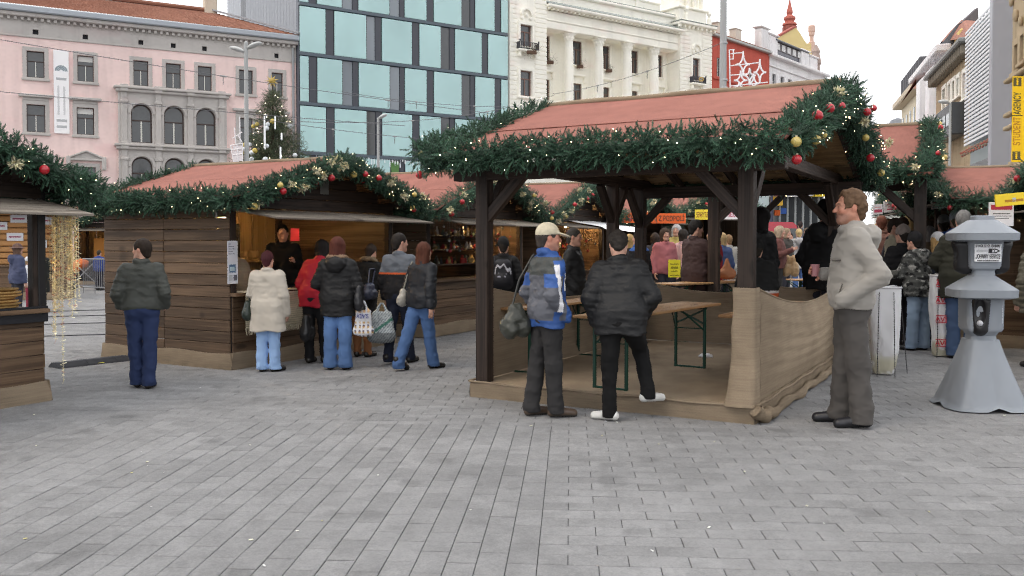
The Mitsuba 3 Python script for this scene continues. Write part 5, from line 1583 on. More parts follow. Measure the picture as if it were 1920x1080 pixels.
# wings with rusticated courses
for wi, (s0, s1, wx, uy, ly, ztw) in enumerate(((0.1, sL1, (160, 262), (212, 400), (605, 825), zr + 7), (sR0, sR1, (1637, 1700), (500, 690), None, zr + 0.75))):
    a, b = SX(wx[0]), SX(wx[1])
    u1, u0 = W_.S(*zw(np.mean(wx), uy[0]))[1], W_.S(*zw(np.mean(wx), uy[1]))[1]
    if wi == 0:
        l1, l0 = W_.S(*zw(np.mean(wx), ly[0]))[1], W_.S(*zw(np.mean(wx), ly[1]))[1]
        UL = (l0 - u0, l1 - u0)
    else:
        l0, l1 = u0 + UL[0], u0 + UL[1]
    W_.wall('wing_wall', s0, s1, 0, ztw, [(a, b, u0, u1), (a, b, l0, l1)], 0.0, 0.5, 'm_cream')
    W_.box('wing_return', s1 - 0.3 if wi == 0 else s0, s1 if wi == 0 else s0 + 0.3, 0, ztw, 0.5, REC, 'm_cream', ch=0)
    for z0, z1, in ((u0, u1), (l0, l1)):
        W_.window(a, b, z0, z1, b=0.25, frame=(0.2, 0.12, 0.10), bar=(0.22, 0.14, 0.12), transom=0.68, fw=0.09)
    c = (a + b) / 2
    zq = l0 - 4
    while zq < ztw - 0.3:
        hgt = 0.40
        for p0, p1 in ((s0, a - 0.3), (b + 0.3, s1 + 0.06 if wi == 0 else s1 + 0.06)):
            lo = max(p0, s0 - (0.06 if wi else 0))
            if p1 - lo > 0.2 and not (u1 + 0.4 < zq < u1 + 2.4 and False):
                m = MB(W_.fr)
                m.cbox([lo, -0.06, zq + 0.03], [p1, 0.0, zq + hgt - 0.03], 0.025)
                m.to(kw, 'rustic_course', 'm_cream')
        zq += hgt
    W_.surround(a, b, u0, u1, 0.24, 0.1, mat='m_cream')
    W_.surround(a, b, l0, l1, 0.24, 0.1, mat='m_cream')
    # arch hood above the upper window
    ring = shapely.Point(c, u1 + 0.8).buffer(0.62).difference(shapely.Point(c, u1 + 0.8).buffer(0.46)).intersection(shapely.box(c - 3, u1 + 0.8, c + 3, u1 + 4))
    m = MB(W_.fr)
    m.plate(ring, -0.2, 0.0, 1)
    m.to(kw, 'arch_hood', 'm_cream')
    for sg in (-1.1, 0.0, 1.1):
        m = MB(W_.fr)
        ball(m, (c + sg * 0.4, -0.08, u1 + 0.55 + (0.25 if sg == 0 else 0)), 0.16, 1, sc=(1, 0.5, 1.2))
        m.to(kw, 'carved_ornament', 'm_cream', smooth=True)
    W_.box('balcony_slab', a - 0.42, b + 0.42, u0 - 0.50, u0 - 0.32, -0.55, 0, 'm_cream', ch=0.04)
    for sg in (a - 0.3, b + 0.12):
        W_.box('bracket', sg, sg + 0.18, u0 - 0.95, u0 - 0.5, -0.4, 0, 'm_cream', ch=0.05)
    m = MB(W_.fr)
    for s in np.linspace(a - 0.36, b + 0.36, 13):
        m.cbox([s - 0.02, -0.52, u0 - 0.32], [s + 0.02, -0.48, u0 + 0.28], 0.0, (0.03, 0.03, 0.04))
    for z in (u0 - 0.25, u0 + 0.27):
        m.cbox([a - 0.38, -0.54, z - 0.025], [b + 0.38, -0.46, z + 0.025], 0.0, (0.03, 0.03, 0.04))
    for s in (a - 0.36, b + 0.36):
        m.cbox([s - 0.02, -0.5, u0 - 0.3], [s + 0.02, 0, u0 + 0.28], 0.0, (0.035, 0.035, 0.045))
        ball(m, (s, -0.5, u0 + 0.38), 0.08, 1, (0.03, 0.03, 0.04))
    m.to(kw, 'balcony_railing', 'm_satin')
    if wi == 1:
        W_.box('wing_cornice', s0 - 0.35, s1 + 0.3, ztw - 0.2, ztw + 0.1, -0.55, 2, 'm_cream', ch=0.06)
        for s in np.linspace(s0 - 0.2, s1 + 0.2, 9):
            W_.box('modillion', s - 0.11, s + 0.11, ztw - 0.5, ztw - 0.202, -0.35, 0, 'm_cream', ch=0.04)
        W_.box('wing_flashing', s0 - 0.4, s1 + 0.35, ztw + 0.10, ztw + 0.17, -0.58, 2.2, 'm_satin', (0.25, 0.28, 0.27))
        W_.box('turret_base', s0 + 0.1, s1 - 0.5, ztw + 0.17, ztw + 1.5, 0.2, 3.5, 'm_cream', ch=0.06)
        W_.box('turret_cornice', s0 - 0.1, s1 - 0.35, ztw + 1.5, ztw + 1.7, 0.0, 3.8, 'm_cream', ch=0.05)
        sc_, wd = (s0 + s1) / 2 - 0.3, (s1 - s0) / 2 - 0.6
        for q in range(4):
            W_.box('turret_pier', sc_ - wd + q * wd * 0.62, sc_ - wd + q * wd * 0.62 + 0.3, ztw + 1.7, ztw + 4.2, 0.3, 0.7, 'm_cream', ch=0.05)
        W_.box('turret_core', sc_ - wd + 0.2, sc_ + wd * 0.9, ztw + 1.7, ztw + 4.2, 0.7, 3.2, 'm_cream', ch=0.05)
        W_.box('turret_top', sc_ - wd - 0.3, sc_ + wd + 0.3, ztw + 4.2, ztw + 4.5, 0.1, 3.5, 'm_cream', ch=0.1)
        for s in (s1 - 0.25, s0 + 1.0):
            MB(W_.fr).lathe([(0.24, 0), (0.24, 0.75), (0.12, 0.8), (0.1, 0.9), (0.25, 1.2), (0.2, 1.4), (0.08, 1.5), (0.06, 1.6), (0, 1.7)], (s, 0.1, ztw + 0.17), 14).to(kw, 'urn', 'm_cream', smooth=35)
        W_.box('wing_side', s1 - 0.3, s1, 0, ztw, 0.5, 12, 'm_cream', ch=0)
R = np.random.default_rng(31)


def flowerbox(p, n, w, h, label):
    k = thing('flower_box', label, 'plant')
    pos = p + R.normal(0, 1, (n, 3)) * np.array([w, w * 0.5, h])
    col = np.where(R.uniform(0, 1, (n, 1)) < 0.45, np.array([0.13, 0.05, 0.035]), np.array([0.07, 0.10, 0.035])) * R.uniform(0.6, 1.3, (n, 1))
    v, f, c = needles(pos, R.normal(0, 1, (n, 3)), np.full(n, 1.25), col, SPRIGS_S, R)
    put(k + '__flowers', (v, f), 'm_leaf', color=c, kind='stuff')
    MB().cbox(p - [w, 0.12, h + 0.12], p + [w, 0.12, -h * 0.3], 0.02, (0.12, 0.07, 0.05)).to(k, 'trough', 'm_flat')


c0 = W_.fr.w(((SX(160) + SX(262)) / 2, -0.62, W_.S(*zw(240, 440))[1]))
flowerbox(c0 + [0.12, 0, 0], 260, 0.42, 0.26, 'flower box with russet plants on the left wing balcony of the white palace')
for i, (a, b) in enumerate(winx[:3]):
    s = W_.S(940 + (a + b + (60 if i == 0 else 12)) / 2 / 4.571, 110, REC)[0]
    flowerbox(W_.fr.w((s, REC - 0.3, hz0 + 0.05)), 150, 0.30, 0.22, ['flower box at the leftmost recessed window of the white palace', 'flower box behind the first column of the white palace', 'flower box behind the second column of the white palace'][i])
kx = thing('gilt_ornament', 'gilt crest hanging on the right wing balcony of the white palace', 'ornament')
m = MB()
cc = W_.fr.w(((SX(1637) + SX(1700)) / 2 + 0.1, -0.6, W_.S(*zw(1690, 690))[1]))
for q in range(14):
    a = q * 0.449
    ball(m, cc + np.array([math.cos(a) * 0.2, -0.03, math.sin(a) * 0.17]), 0.07, 1, (0.5, 0.33, 0.10))
m.to(kx, 'crest', 'm_satin', smooth=True)

# ---- the houses closing the street on the left
dR = (W_.O + W_.F * sR1)[1]
kr = thing('red_house', 'plain brick red house with grey gutter between the palace and the white house', 'building')
Rf = Facade(1334, dR + 0.8, 47.0, kr)
z6 = lambda x, y: (1320 + x / 6, y / 6)
sr1 = Rf.S(1440)[0]
zt = Rf.S(*z6(400, 505))[1]
rw = []
for x, y0, y1 in ((165, 650, 860), (165, 990, 1150), (520, 770, 930)):
    a, b = Rf.S(*z6(x - 20, y0))[0], Rf.S(*z6(x + 22, y0))[0]
    rw.append((a, b, Rf.S(*z6(x, y1))[1], Rf.S(*z6(x, y0))[1]))
mat('m_redwall', two(prin(proc(plaster((0.47, 0.10, 0.075), 0.1)), 0.9, 0.2)))
Rf.wall('wall', 0, sr1, 0, zt, rw, 0, 0.4, 'm_redwall')
for w in rw:
    Rf.window(*w, b=0.15, frame=(0.6, 0.6, 0.6), transom=0.0)
Rf.box('gutter', -0.2, sr1 + 0.1, zt, zt + 0.28, -0.4, 0.2, 'm_satin', (0.32, 0.32, 0.31), 0.06)
Rf.box('ledge', 0, sr1, Rf.S(*z6(130, 880))[1] - 0.1, Rf.S(*z6(130, 880))[1] + 0.15, -0.15, 0, 'm_redwall')
m = MB(Rf.fr)
V_, UV = [], []
ss = np.linspace(-0.2, sr1, 120)
for r in range(10):
    for e in (0, 1):
        t = (r + e) / 10
        V_.append(np.stack([ss, -0.3 + 3.2 * t + 0 * ss, zt + 0.28 + 1.5 * t + 0.03 * (np.arange(120) % 2) + (0.06 if e == 0 else 0)], 1))
        UV.append(np.stack([np.arange(120) / 2, np.full(120, r + 50.3)], 1))
MB(Rf.fr).grid(np.array(V_), uv=np.array(UV).reshape(-1, 2)).to(kr, 'roof', 'm_rooftile', kind='stuff')
for x, wdt in ((375, 1.3), (570, 1.2)):
    s = Rf.S(1320 + x / 6, 60)[0]
    Rf.box('chimney', s - wdt / 2 - 0.6, s + wdt / 2 - 0.6, zt + 0.8, zt + 2.3, 1.6, 2.4, 'm_flat', (0.55, 0.50, 0.44))
    Rf.box('chimney_cap', s - wdt / 2 - 0.7, s + wdt / 2 - 0.5, zt + 2.3, zt + 2.42, 1.55, 2.45, 'm_flat', (0.45, 0.42, 0.38))

kh = thing('white_house', 'pale grey white house with dark dormer band next to the red house', 'building')
Hf = Facade(1440, (Rf.O + Rf.F * sr1)[1], 50.0, kh)
sh1 = Hf.S(1545)[0]
zt = Hf.S(*z6(720, 615))[1]
hw = []
for x in (772, 865, 950, 1038, 1120, 1200):
    a, b = Hf.S(1320 + (x - 22) / 6)[0], Hf.S(1320 + (x + 20) / 6)[0]
    z1 = zt - 1.9
    hw += [(a, b, z1 - 2.0, z1), (a, b, z1 - 5.2, z1 - 3.2)]
WHT = (0.70, 0.69, 0.70)
mat('m_whitewall', two(prin(proc(plaster(WHT, 0.15)), 0.9, 0.2)))
Hf.wall('wall', 0, sh1, 0, zt, hw, 0, 0.4, 'm_whitewall')
for w in hw:
    Hf.window(*w, b=0.2, transom=0.6, mull=True, fw=0.1, frame=(0.3, 0.3, 0.32))
    Hf.surround(*w, 0.15, 0.05, mat='m_whitewall')
Hf.box('cornice', -0.2, sh1 + 0.3, zt - 0.12, zt + 0.2, -0.5, 0.1, 'm_whitewall', ch=0.06)
Hf.box('string_course', 0, sh1, zt - 1.2, zt - 1.05, -0.15, 0, 'm_whitewall', ch=0.05)
d0, d1 = Hf.S(*z6(845, 600))[0], Hf.S(*z6(1200, 700))[0]
Hf.box('dormer_band', d0, d1, zt + 0.3, zt + 1.2, 0.6, 1.6, 'm_satin', (0.07, 0.07, 0.09), 0.05)
for i in range(6):
    s = d0 + (d1 - d0) * (i + 0.3) / 6
    Hf.box('dormer_window', s, s + (d1 - d0) / 6 * 0.6, zt + 1.25, zt + 2.0, 0.5, 0.58, 'm_flat', (0.6, 0.6, 0.6), 0.02)
Hf.box('dormer_roof', d0 - 0.2, d1, zt + 2.1, zt + 2.3, 0.2, 2.2, 'm_satin', (0.06, 0.06, 0.07), 0.05)
Hf.box('dormer_wall', d0, d1, zt + 1.2, zt + 2.1, 0.6, 1.6, 'm_flat', (0.2, 0.19, 0.2), 0.02)
for i, (x0, x1, h) in enumerate(((660, 745, 2.9), (745, 845, 2.5), (1110, 1195, 2.2), (1200, 1290, 1.9))):
    a, b = Hf.S(1320 + x0 / 6)[0], Hf.S(1320 + x1 / 6)[0]
    Hf.box('gable_pier', a, b, zt, zt + h, 0.3, 1.2, 'm_whitewall', ch=0.12)
    Hf.box('gable_pier_cap', a - 0.2, b + 0.2, zt + h, zt + h + 0.2, 0.15, 1.35, 'm_whitewall', ch=0.1)
a = Hf.S(1320 + 1310 / 6)[0]
MB(Hf.fr).lathe([(0.6, -2), (0.5, 1.2), (0.7, 1.5), (0.45, 2.7), (0.55, 3.0), (0.15, 3.8), (0, 3.9)], (a, 0.8, zt), 10, (0.36, 0.28, 0.25)).to(kh, 'corner_turret', 'm_flat', smooth=30)
ky = thing('yellow_gable_house', 'pale yellow gabled house rising behind the white house', 'building')
dY = 130.0
cy = AT(1490, 100, dY)
fY = Fr((*cy[:2], 0), (0.92, 0.38))
pt = lambda x, y: ((1320 + x / 6 - 1490) / FOC * dY / 0.92 * 1.0, 1.58 + (PPY - 44 - y / 6) / FOC * dY)
m = MB(fY)
m.plate([pt(760, 900), pt(760, 480), pt(1030, 320), pt(1085, 380), pt(1130, 440), pt(1175, 490), pt(1230, 488), pt(1235, 470), pt(1272, 470), pt(1272, 900)], 0, 1.0, 1, (0.66, 0.53, 0.25))
m.to(ky, 'gable_wall', 'm_flat')
a, b = pt(750, 482), pt(1032, 312)
MB(fY).beam((a[0], 0.5, a[1]), (b[0], 0.5, b[1]), 1.2, 0.25, c=(0.33, 0.10, 0.08)).to(ky, 'roof_edge', 'm_flat')
a, b = pt(1235, 470), pt(1278, 310)
m = MB(fY)
m.lathe([(0.45, -1), (0.45, 0.6), (0.3, 0.7), (0.28, 1.4), (0.42, 1.6), (0.42, 2.0), (0.5, 2.1), (0.5, 2.9), (0.4, 3.0)], ((a[0] + b[0]) / 2, 0.3, a[1] - 0.5), 8, (0.60, 0.42, 0.35))
m.to(ky, 'chimney_tower', 'm_flat', smooth=20)
ks = thing('church_spire', 'red church spire with onion shapes against the sky', 'spire')
dS = 150.0
c = AT(1480, 100, dS)
zy = lambda y: 1.58 + (453 - y / 6) / FOC * dS
rx = lambda w: w / 6 / FOC * dS / 2
prof = [(rx(130), zy(520)), (rx(120), zy(390)), (rx(120), zy(310)), (rx(160), zy(300)), (rx(145), zy(280)), (rx(95), zy(270)), (rx(100), zy(255)), (rx(128), zy(235)), (rx(125), zy(215)), (rx(60), zy(190)), (rx(55), zy(180)),
        (rx(70), zy(165)), (rx(66), zy(140)), (rx(46), zy(110)), (rx(28), zy(70)), (rx(12), zy(20)), (rx(6), zy(-30)), (0, zy(-60))]
MB().lathe(prof, (c[0], c[1], 0), 20, (0.43, 0.13, 0.10)).to(ks, 'steeple', 'm_flat', smooth=40)
for q in range(8):
    a = q * math.pi / 4 + 0.2
    MB().cbox([c[0] + rx(122) * math.cos(a) - 0.25, c[1] + rx(122) * math.sin(a) - 0.25, zy(385)], [c[0] + rx(122) * math.cos(a) + 0.25, c[1] + rx(122) * math.sin(a) + 0.25, zy(318)], 0.05, (0.30, 0.10, 0.08)).to(ks, 'lantern_pier', 'm_flat')

# ---- the right hand side of the street
DR = 73.4                                        # direction of the street: angle from x
zr_ = lambda x, y: (1660 + x / 3.273, y / 3.273)


def right_house(name, label, px0, px1, depth0, ang=DR):
    k = thing(name, label, 'building')
    f = Facade(px1, depth0, ang, k, True)
    return k, f, f.S(px0)[0]


SAND = (0.42, 0.33, 0.215)
mat('m_sand', two(prin(proc(plaster((0.40, 0.315, 0.21), 0.3, 0.12)), 0.9, 0.2)))
# nearest: ornate sand coloured house cut by the right edge
kq, Q, _ = right_house('sandstone_house', 'ornate sand coloured house cut off by the right edge of the picture', 1893, 1990, 36.0)
sq = Q.S(1893)[0]
hq = []
for x, y0, y1 in ((1905, 88, 135), (1905, 165, 205), (1905, 262, 300), (1916, 70, 118), (1916, 160, 200), (1916, 262, 300)):
    a, b = Q.S(x - 3)[0], Q.S(x + 4)[0]
    hq.append((min(a, b), max(a, b), Q.S(x, y1)[1], Q.S(x, y0)[1]))
Q.wall('wall', 0, sq, 0, 26, hq, 0, 0.5, 'm_sand')
for w in hq:
    Q.window(*w, b=0.3, transom=0.6, fw=0.12)
    Q.surround(*w, 0.3, 0.15, mat='m_sand')
for y in (150, 215, 240, 318):
    z = Q.S(1905, y)[1]
    Q.box('string_course', -0.2, sq + 0.4, z, z + 0.2, -0.3, 0, 'm_sand', ch=0.05)
Rn = np.random.default_rng(8)
for i in range(26):
    m = MB(Q.fr)
    ball(m, (Rn.uniform(sq - 9, sq), -0.1, Q.S(1905, Rn.uniform(-10, 60))[1]), Rn.uniform(0.12, 0.28), 1, sc=(1, 0.6, 1.4))
    m.to(kq, 'stone_carving', 'm_sand', smooth=True)
Q.box('end_wall', sq - 0.4, sq, 0, 26, 0.5, 8, 'm_sand', ch=0)
# lattice house
kl, Lf, _ = right_house('lattice_house', 'modern house with white louvre screen and grey metal edge', 1817, 1872, 52.0)
s1 = Lf.S(1817)[0]
zt, zb = Lf.S(1872, 5)[1], Lf.S(1872, 250)[1]
n = 30
for i in range(n):
    z = zb + (zt - zb) * (i + 0.5) / n
    MB(Lf.fr).cbox([0.1, -0.40, z - 0.3 * (zt - zb) / n], [s1, -0.34, z + 0.3 * (zt - zb) / n], 0.012, (0.74, 0.75, 0.78)).to(kl, 'louvre', 'm_satin')
for i in range(9):
    s = s1 * (i + 0.5) / 9
    Lf.box('louvre_post', s - 0.06, s + 0.06, zb, zt, -0.33, -0.25, 'm_satin', (0.4, 0.42, 0.45), 0.01)
Lf.box('back_wall', 0, s1, 0, zt, 0.0, 0.4, 'm_satin', (0.24, 0.30, 0.31))
Lf.box('lower_glazing', 0.2, s1 - 0.2, zb - 6, zb - 1.2, -0.06, 0, 'm_glass')
Lf.box('metal_edge', -0.6, 0.1, 0, zt + 1.2, -0.6, 6, 'm_satin', (0.35, 0.36, 0.40), 0.05)
# bare winter red lights under the screen
k = thing('red_garland', 'thin red garland strung under the louvre screen', 'garland')
m = MB(Lf.fr)
for i in range(60):
    s = s1 * i / 60
    ball(m, (s, -0.6, zb - 0.5 + 0.15 * math.sin(i)), 0.075, 0, (0.4, 0.12, 0.09) if i % 2 else (0.25, 0.2, 0.15))
m.to(k, 'beads', 'm_flat', kind='stuff')
# beige house with deep cornice
kc, Cf, _ = right_house('beige_house', 'beige house with deep bracketed cornice beyond the louvre screen', 1752, 1819, 70.0)
s1 = Cf.S(1752)[0]
zt = Cf.S(*zr_(400, 400))[1]
hw = []
for x0, x1, y0, y1 in ((357, 374, 545, 680), (391, 406, 518, 622), (417, 431, 497, 607), (445, 459, 477, 585), (482, 502, 445, 600)):
    a, b = sorted((Cf.S(*zr_(x0, y0))[0], Cf.S(*zr_(x1, y0))[0]))
    hw.append((a, b, Cf.S(*zr_((x0 + x1) / 2, y1))[1], Cf.S(*zr_((x0 + x1) / 2, y0))[1]))
Cf.wall('wall', 0, s1, 0, zt, hw, 0, 0.5, 'm_sand')
for w in hw:
    Cf.window(*w, b=0.25, transom=0.6, fw=0.12)
    Cf.surround(*w, 0.35, 0.12, mat='m_cream')
Cf.box('cornice', -0.3, s1 + 0.5, zt, zt + 0.4, -1.1, 0.2, 'm_satin', (0.20, 0.205, 0.20), 0.1)
for i in range(18):
    s = s1 * (i + 0.5) / 18
    Cf.box('cornice_bracket', s - 0.2, s + 0.2, zt - 0.8, zt, -0.8, 0, 'm_flat', (0.22, 0.19, 0.15), 0.1)
b0, b1 = sorted((Cf.S(*zr_(400, 750))[0], Cf.S(*zr_(500, 750))[0]))
z0, z1 = Cf.S(*zr_(450, 850))[1], Cf.S(*zr_(450, 660))[1]
Cf.box('bay_window', b0, b1, z0, z1, -1.2, 0, 'm_satin', (0.045, 0.05, 0.055), 0.1)
for i in range(4):
    s = b0 + (b1 - b0) * (i + 0.1) / 4
    Cf.box('bay_pane', s, s + (b1 - b0) / 4 * 0.8, z0 + 0.8, z1 - 0.8, -1.26, -1.2, 'm_glass', ch=0)
Cf.box('mansard', 0, s1, zt + 0.4, zt + 1.3, 0.2, 3, 'm_flat', (0.60, 0.45, 0.14), 0.2)
# white ornate house with dark mansard and red roof
ko, Of, _ = right_house('ornate_white_house', 'tall white ornate corner house with dark mansard and red tiled roof', 1722, 1775, 100.0)
s1 = Of.S(1722)[0]
zt = Of.S(*zr_(300, 400))[1]
hw = []
for i in range(6):
    for j in range(4):
        s = s1 * (i + 0.3) / 6
        hw.append((s, s + s1 / 6 * 0.38, zt - 4.6 - j * 5, zt - 1.6 - j * 5))
Of.wall('wall', 0, s1, 0, zt, hw, 0, 0.5, 'm_whitewall')
for w in hw:
    Of.window(*w, b=0.25, transom=0.0, mull=False, fw=0.15, frame=(0.3, 0.3, 0.3))
Of.box('cornice', -0.3, s1 + 0.6, zt - 0.3, zt + 0.5, -1.4, 0.2, 'm_whitewall', ch=0.1)
for i in (0.15, 0.5):
    Of.box('oriel', s1 * i, s1 * (i + 0.2), zt - 16, zt - 1, -1.4, 0, 'm_whitewall', ch=0.5)
m = MB(Of.fr)
m.plate([(-0.5, zt + 0.5), (9, zt + 0.5), (8.0, zt + 6.5), (1.5, zt + 6.5)], -0.5, 0, 0, (0.09, 0.095, 0.11)) if False else None
m.raw([[0, -0.8, zt + 0.5], [s1, -0.8, zt + 0.5], [s1, 0.8, zt + 2.6], [0, 0.8, zt + 2.6], [0, 9, zt + 0.5], [0, 7, zt + 2.6]], [[0, 1, 2], [0, 2, 3], [0, 3, 5], [0, 5, 4]], None, (0.10, 0.105, 0.12))
m.to(ko, 'mansard', 'm_satin')
m = MB()
q = [AT(*a) for a in ((1735, 118, 112), (1765, 78, 104), (1818, 70, 92), (1834, 40, 96), (1803, 37, 100), (1780, 60, 106))]
q += [x + np.array([3.0, 14.0, -3.0]) for x in q]
m.raw(q, [[0, 1, 5], [1, 4, 5], [1, 2, 4], [2, 3, 4], [6, 11, 7], [7, 11, 10], [7, 10, 8], [8, 10, 9], [0, 5, 11], [0, 11, 6], [5, 4, 10], [5, 10, 11], [4, 3, 9], [4, 9, 10], [3, 2, 8], [3, 8, 9]], None, (0.30, 0.145, 0.11))
m.to(ko, 'red_roof', 'm_flat')
m = MB(Fr((*AT(1820, 60, 99)[:2], 0), (1, 0)))
zq = lambda y: AT(1820, y, 99)[2]
m.plate([(-1.0, zq(42)), (0.5, zq(18)), (0.75, zq(14)), (0.9, zq(45))], 0, 0.8, 1, (0.12, 0.11, 0.12))
m.to(ko, 'dark_gable', 'm_flat')
MB(Of.fr).cbox([-3, 0.5, 0], [-0.02, 14, zt + 1.5], 0.2, (0.62, 0.47, 0.18)).to(ko, 'yellow_end_wall', 'm_flat')
kz, Zf, _ = right_house('far_beige_house', 'far beige house with toothed dark roof edge at the end of the street', 1688, 1723, 150.0)
s1 = Zf.S(1688)[0]
zt = Zf.S(*zr_(150, 620))[1]
Zf.box('wall', 0, s1, 0, zt, 0, 3, 'm_flat', (0.62, 0.54, 0.40), 0.05)
Zf.box('cornice', -0.5, s1 + 1, zt, zt + 1.2, -1.6, 1, 'm_flat', (0.5, 0.42, 0.32), 0.2)
for i in range(9):
    Zf.box('attic_tooth', s1 * i / 9, s1 * (i + 0.7) / 9, zt + 1.2, zt + 5.5, -0.3, 3, 'm_flat', (0.10, 0.10, 0.11), 0.2)
for i in range(5):
    for j in range(3):
        Zf.box('window', s1 * (i + 0.3) / 5, s1 * (i + 0.6) / 5, zt - 6 - j * 6, zt - 2 - j * 6, -0.1, 0, 'm_glass', ch=0)
ke = thing('far_end_house', 'small pale far house closing the end of the street', 'building')
c = AT(1690, 232, 190)
MB().cbox([c[0] - 1.6, c[1], 0], [c[0] + 2.6, c[1] + 10, c[2] - 1], 0.3, (0.55, 0.55, 0.52)).to(ke, 'wall', 'm_flat')
MB().lathe([(2.4, 0), (2.1, 1.2), (1.3, 2.2), (0, 2.7)], (c[0] + 0.5, c[1] + 3, c[2] - 1), 12, (0.2, 0.21, 0.23)).to(ke, 'curved_roof', 'm_flat', smooth=40)
# yellow vertical travel banner
kv = thing('yellow_banner', 'tall yellow vertical banner with black letters at the right edge', 'banner')
dB = 34.0
c0, c1 = AT(1897, 304, dB), AT(1921, 143, dB)
MB().cbox([c0[0], dB, c0[2]], [c1[0] + 0.1, dB + 0.04, c1[2]], 0.01, (0.80, 0.50, 0.012)).to(kv, 'cloth', 'm_flat')
xm = (c0[0] + c1[0]) / 2 - 0.05
Hh = c1[2] - c0[2]
BLK = (0.10, 0.08, 0.03)
lettering(kv, 'STUDENT', Hh * 0.33, 0.26, (xm, dB - 0.004, c0[2] + Hh * 0.36), (0, 0, 1), (-1, 0, 0), 'm_flat', (0.45, 0.20, 0.02))
lettering(kv, '|', 0.03, 0.26, (xm, dB - 0.004, c0[2] + Hh * 0.545), (0, 0, 1), (-1, 0, 0), 'm_flat', BLK)
lettering(kv, 'AGENCY', Hh * 0.26, 0.26, (xm, dB - 0.004, c0[2] + Hh * 0.685), (0, 0, 1), (-1, 0, 0), 'm_flat', BLK)
for zq in (0.075, 0.935):
    MB().cbox([xm - 0.15, dB - 0.006, c0[2] + Hh * zq - 0.16], [xm + 0.15, dB - 0.001, c0[2] + Hh * zq + 0.16], 0.0, BLK).to(kv, 'emblem', 'm_flat')
    lettering(kv, 'i', 0.08, 0.24, (xm, dB - 0.008, c0[2] + Hh * zq), (1, 0, 0), (0, 0, 1), 'm_flat', (0.8, 0.5, 0.012))
# far shop at the end of the square with yellow fascia
kf = thing('far_shop', 'far glazed shop with yellow and white fascia signs behind the red van', 'building')
Sf = Facade(1445, 62.0, 12.0, kf)
a = lambda x: Sf.S(1400 + x / 4.91)[0]
zq = lambda y: Sf.S(1500, 340 + y / 4.91)[1]
Sf.box('glazing', a(215), a(720), 0, zq(140), 0.3, 0.4, 'm_glass', ch=0)
Sf.box('upper_wall', a(-30), a(900), zq(60), zq(-400), 0.2, 3, 'm_whitewall')
Sf.box('fascia', a(215), a(590), zq(135), zq(60), -0.3, 0.2, 'm_flat', (0.62, 0.63, 0.68))
Sf.box('yellow_sign', a(230), a(355), zq(118), zq(60), -0.36, -0.31, 'm_flat', (0.75, 0.55, 0.03), 0.01)
Sf.box('yellow_sign', a(590), a(690), zq(140), zq(60), -0.36, 0.2, 'm_flat', (0.75, 0.55, 0.03), 0.01)
Sf.box('red_sign', a(222), a(275), zq(140), zq(100), -0.42, -0.37, 'm_flat', (0.5, 0.05, 0.05), 0.01)
Sf.box('yellow_pillar', a(225), a(318), zq(225), zq(140), -0.2, 0.2, 'm_flat', (0.70, 0.42, 0.06), 0.01)
for q in range(4):
    Sf.box('fascia_letter', a(385 + q * 45), a(415 + q * 45), zq(108), zq(82), -0.34, -0.302, 'm_flat', (0.10, 0.14, 0.36) if q % 2 else (0.4, 0.12, 0.2), 0)
for i in range(6):
    Sf.box('glazing_bar', a(318 + i * 72) - 0.06, a(318 + i * 72) + 0.06, 0, zq(140), 0.2, 0.295, 'm_satin', (0.35, 0.37, 0.38), 0)
Sf.box('blue_poster', a(325), a(378), zq(300), zq(245), 0.2, 0.29, 'm_flat', (0.05, 0.12, 0.4), 0)
Sf.box('orange_poster', a(272), a(318), zq(315), zq(265), 0.18, 0.29, 'm_flat', (0.6, 0.12, 0.03), 0)
Sf.box('pale_side_wall', a(-60), a(200), 0, zq(60), -0.1, 0.2, 'm_flat', (0.50, 0.60, 0.62), 0.02)
Sf.box('dark_pole', a(200), a(215), 0, zq(60), -0.4, -0.2, 'm_satin', (0.05, 0.05, 0.09), 0.02)

# ------------------------------------------------------------------ street furniture beyond the stalls
PG = (0.33, 0.34, 0.34)


def pole(label, px, ytop, depth, r0, r1, name='street_lamp'):
    k = thing(name, label, 'street lamp')
    p = AT(px, ytop, depth)
    MB().lathe([(r0 * 1.5, 0), (r0 * 1.5, 0.8), (r0, 0.9), ((r0 + r1) / 2, p[2] * 0.5), (r1, p[2]), (r1 * 0.4, p[2] + 0.05)], (p[0], p[1], 0), 16, PG).to(k, 'pole', 'm_satin', smooth=40)
    return k, p


def lamp_head(k, p, dx, dz, ln=1.0):
    """a flat leaf-shaped luminaire on a short arm"""
    MB().tube([p, p + [dx * 0.3, 0, dz * 0.5]], 0.04, 8, PG).to(k, 'arm', 'm_satin', smooth=40)
    m = trimesh.creation.icosphere(3, 1.0)
    v = np.array(m.vertices)
    v = v * [ln / 2, 0.17, 0.09]
    v[:, 2] += 0.05 * np.cos(v[:, 0] * 3)
    a = math.atan2(dz, abs(dx)) * 0.7
    sg = np.sign(dx)
    c, s = math.cos(a), math.sin(a) * sg
    v = np.stack([v[:, 0] * c - v[:, 2] * s, v[:, 1], v[:, 0] * s + v[:, 2] * c], 1)
    MB().raw(v + p + [dx * 0.3 + sg * ln * 0.42, 0, dz], m.faces, None, (0.45, 0.46, 0.46)).to(k, 'luminaire', 'm_satin', smooth=True)


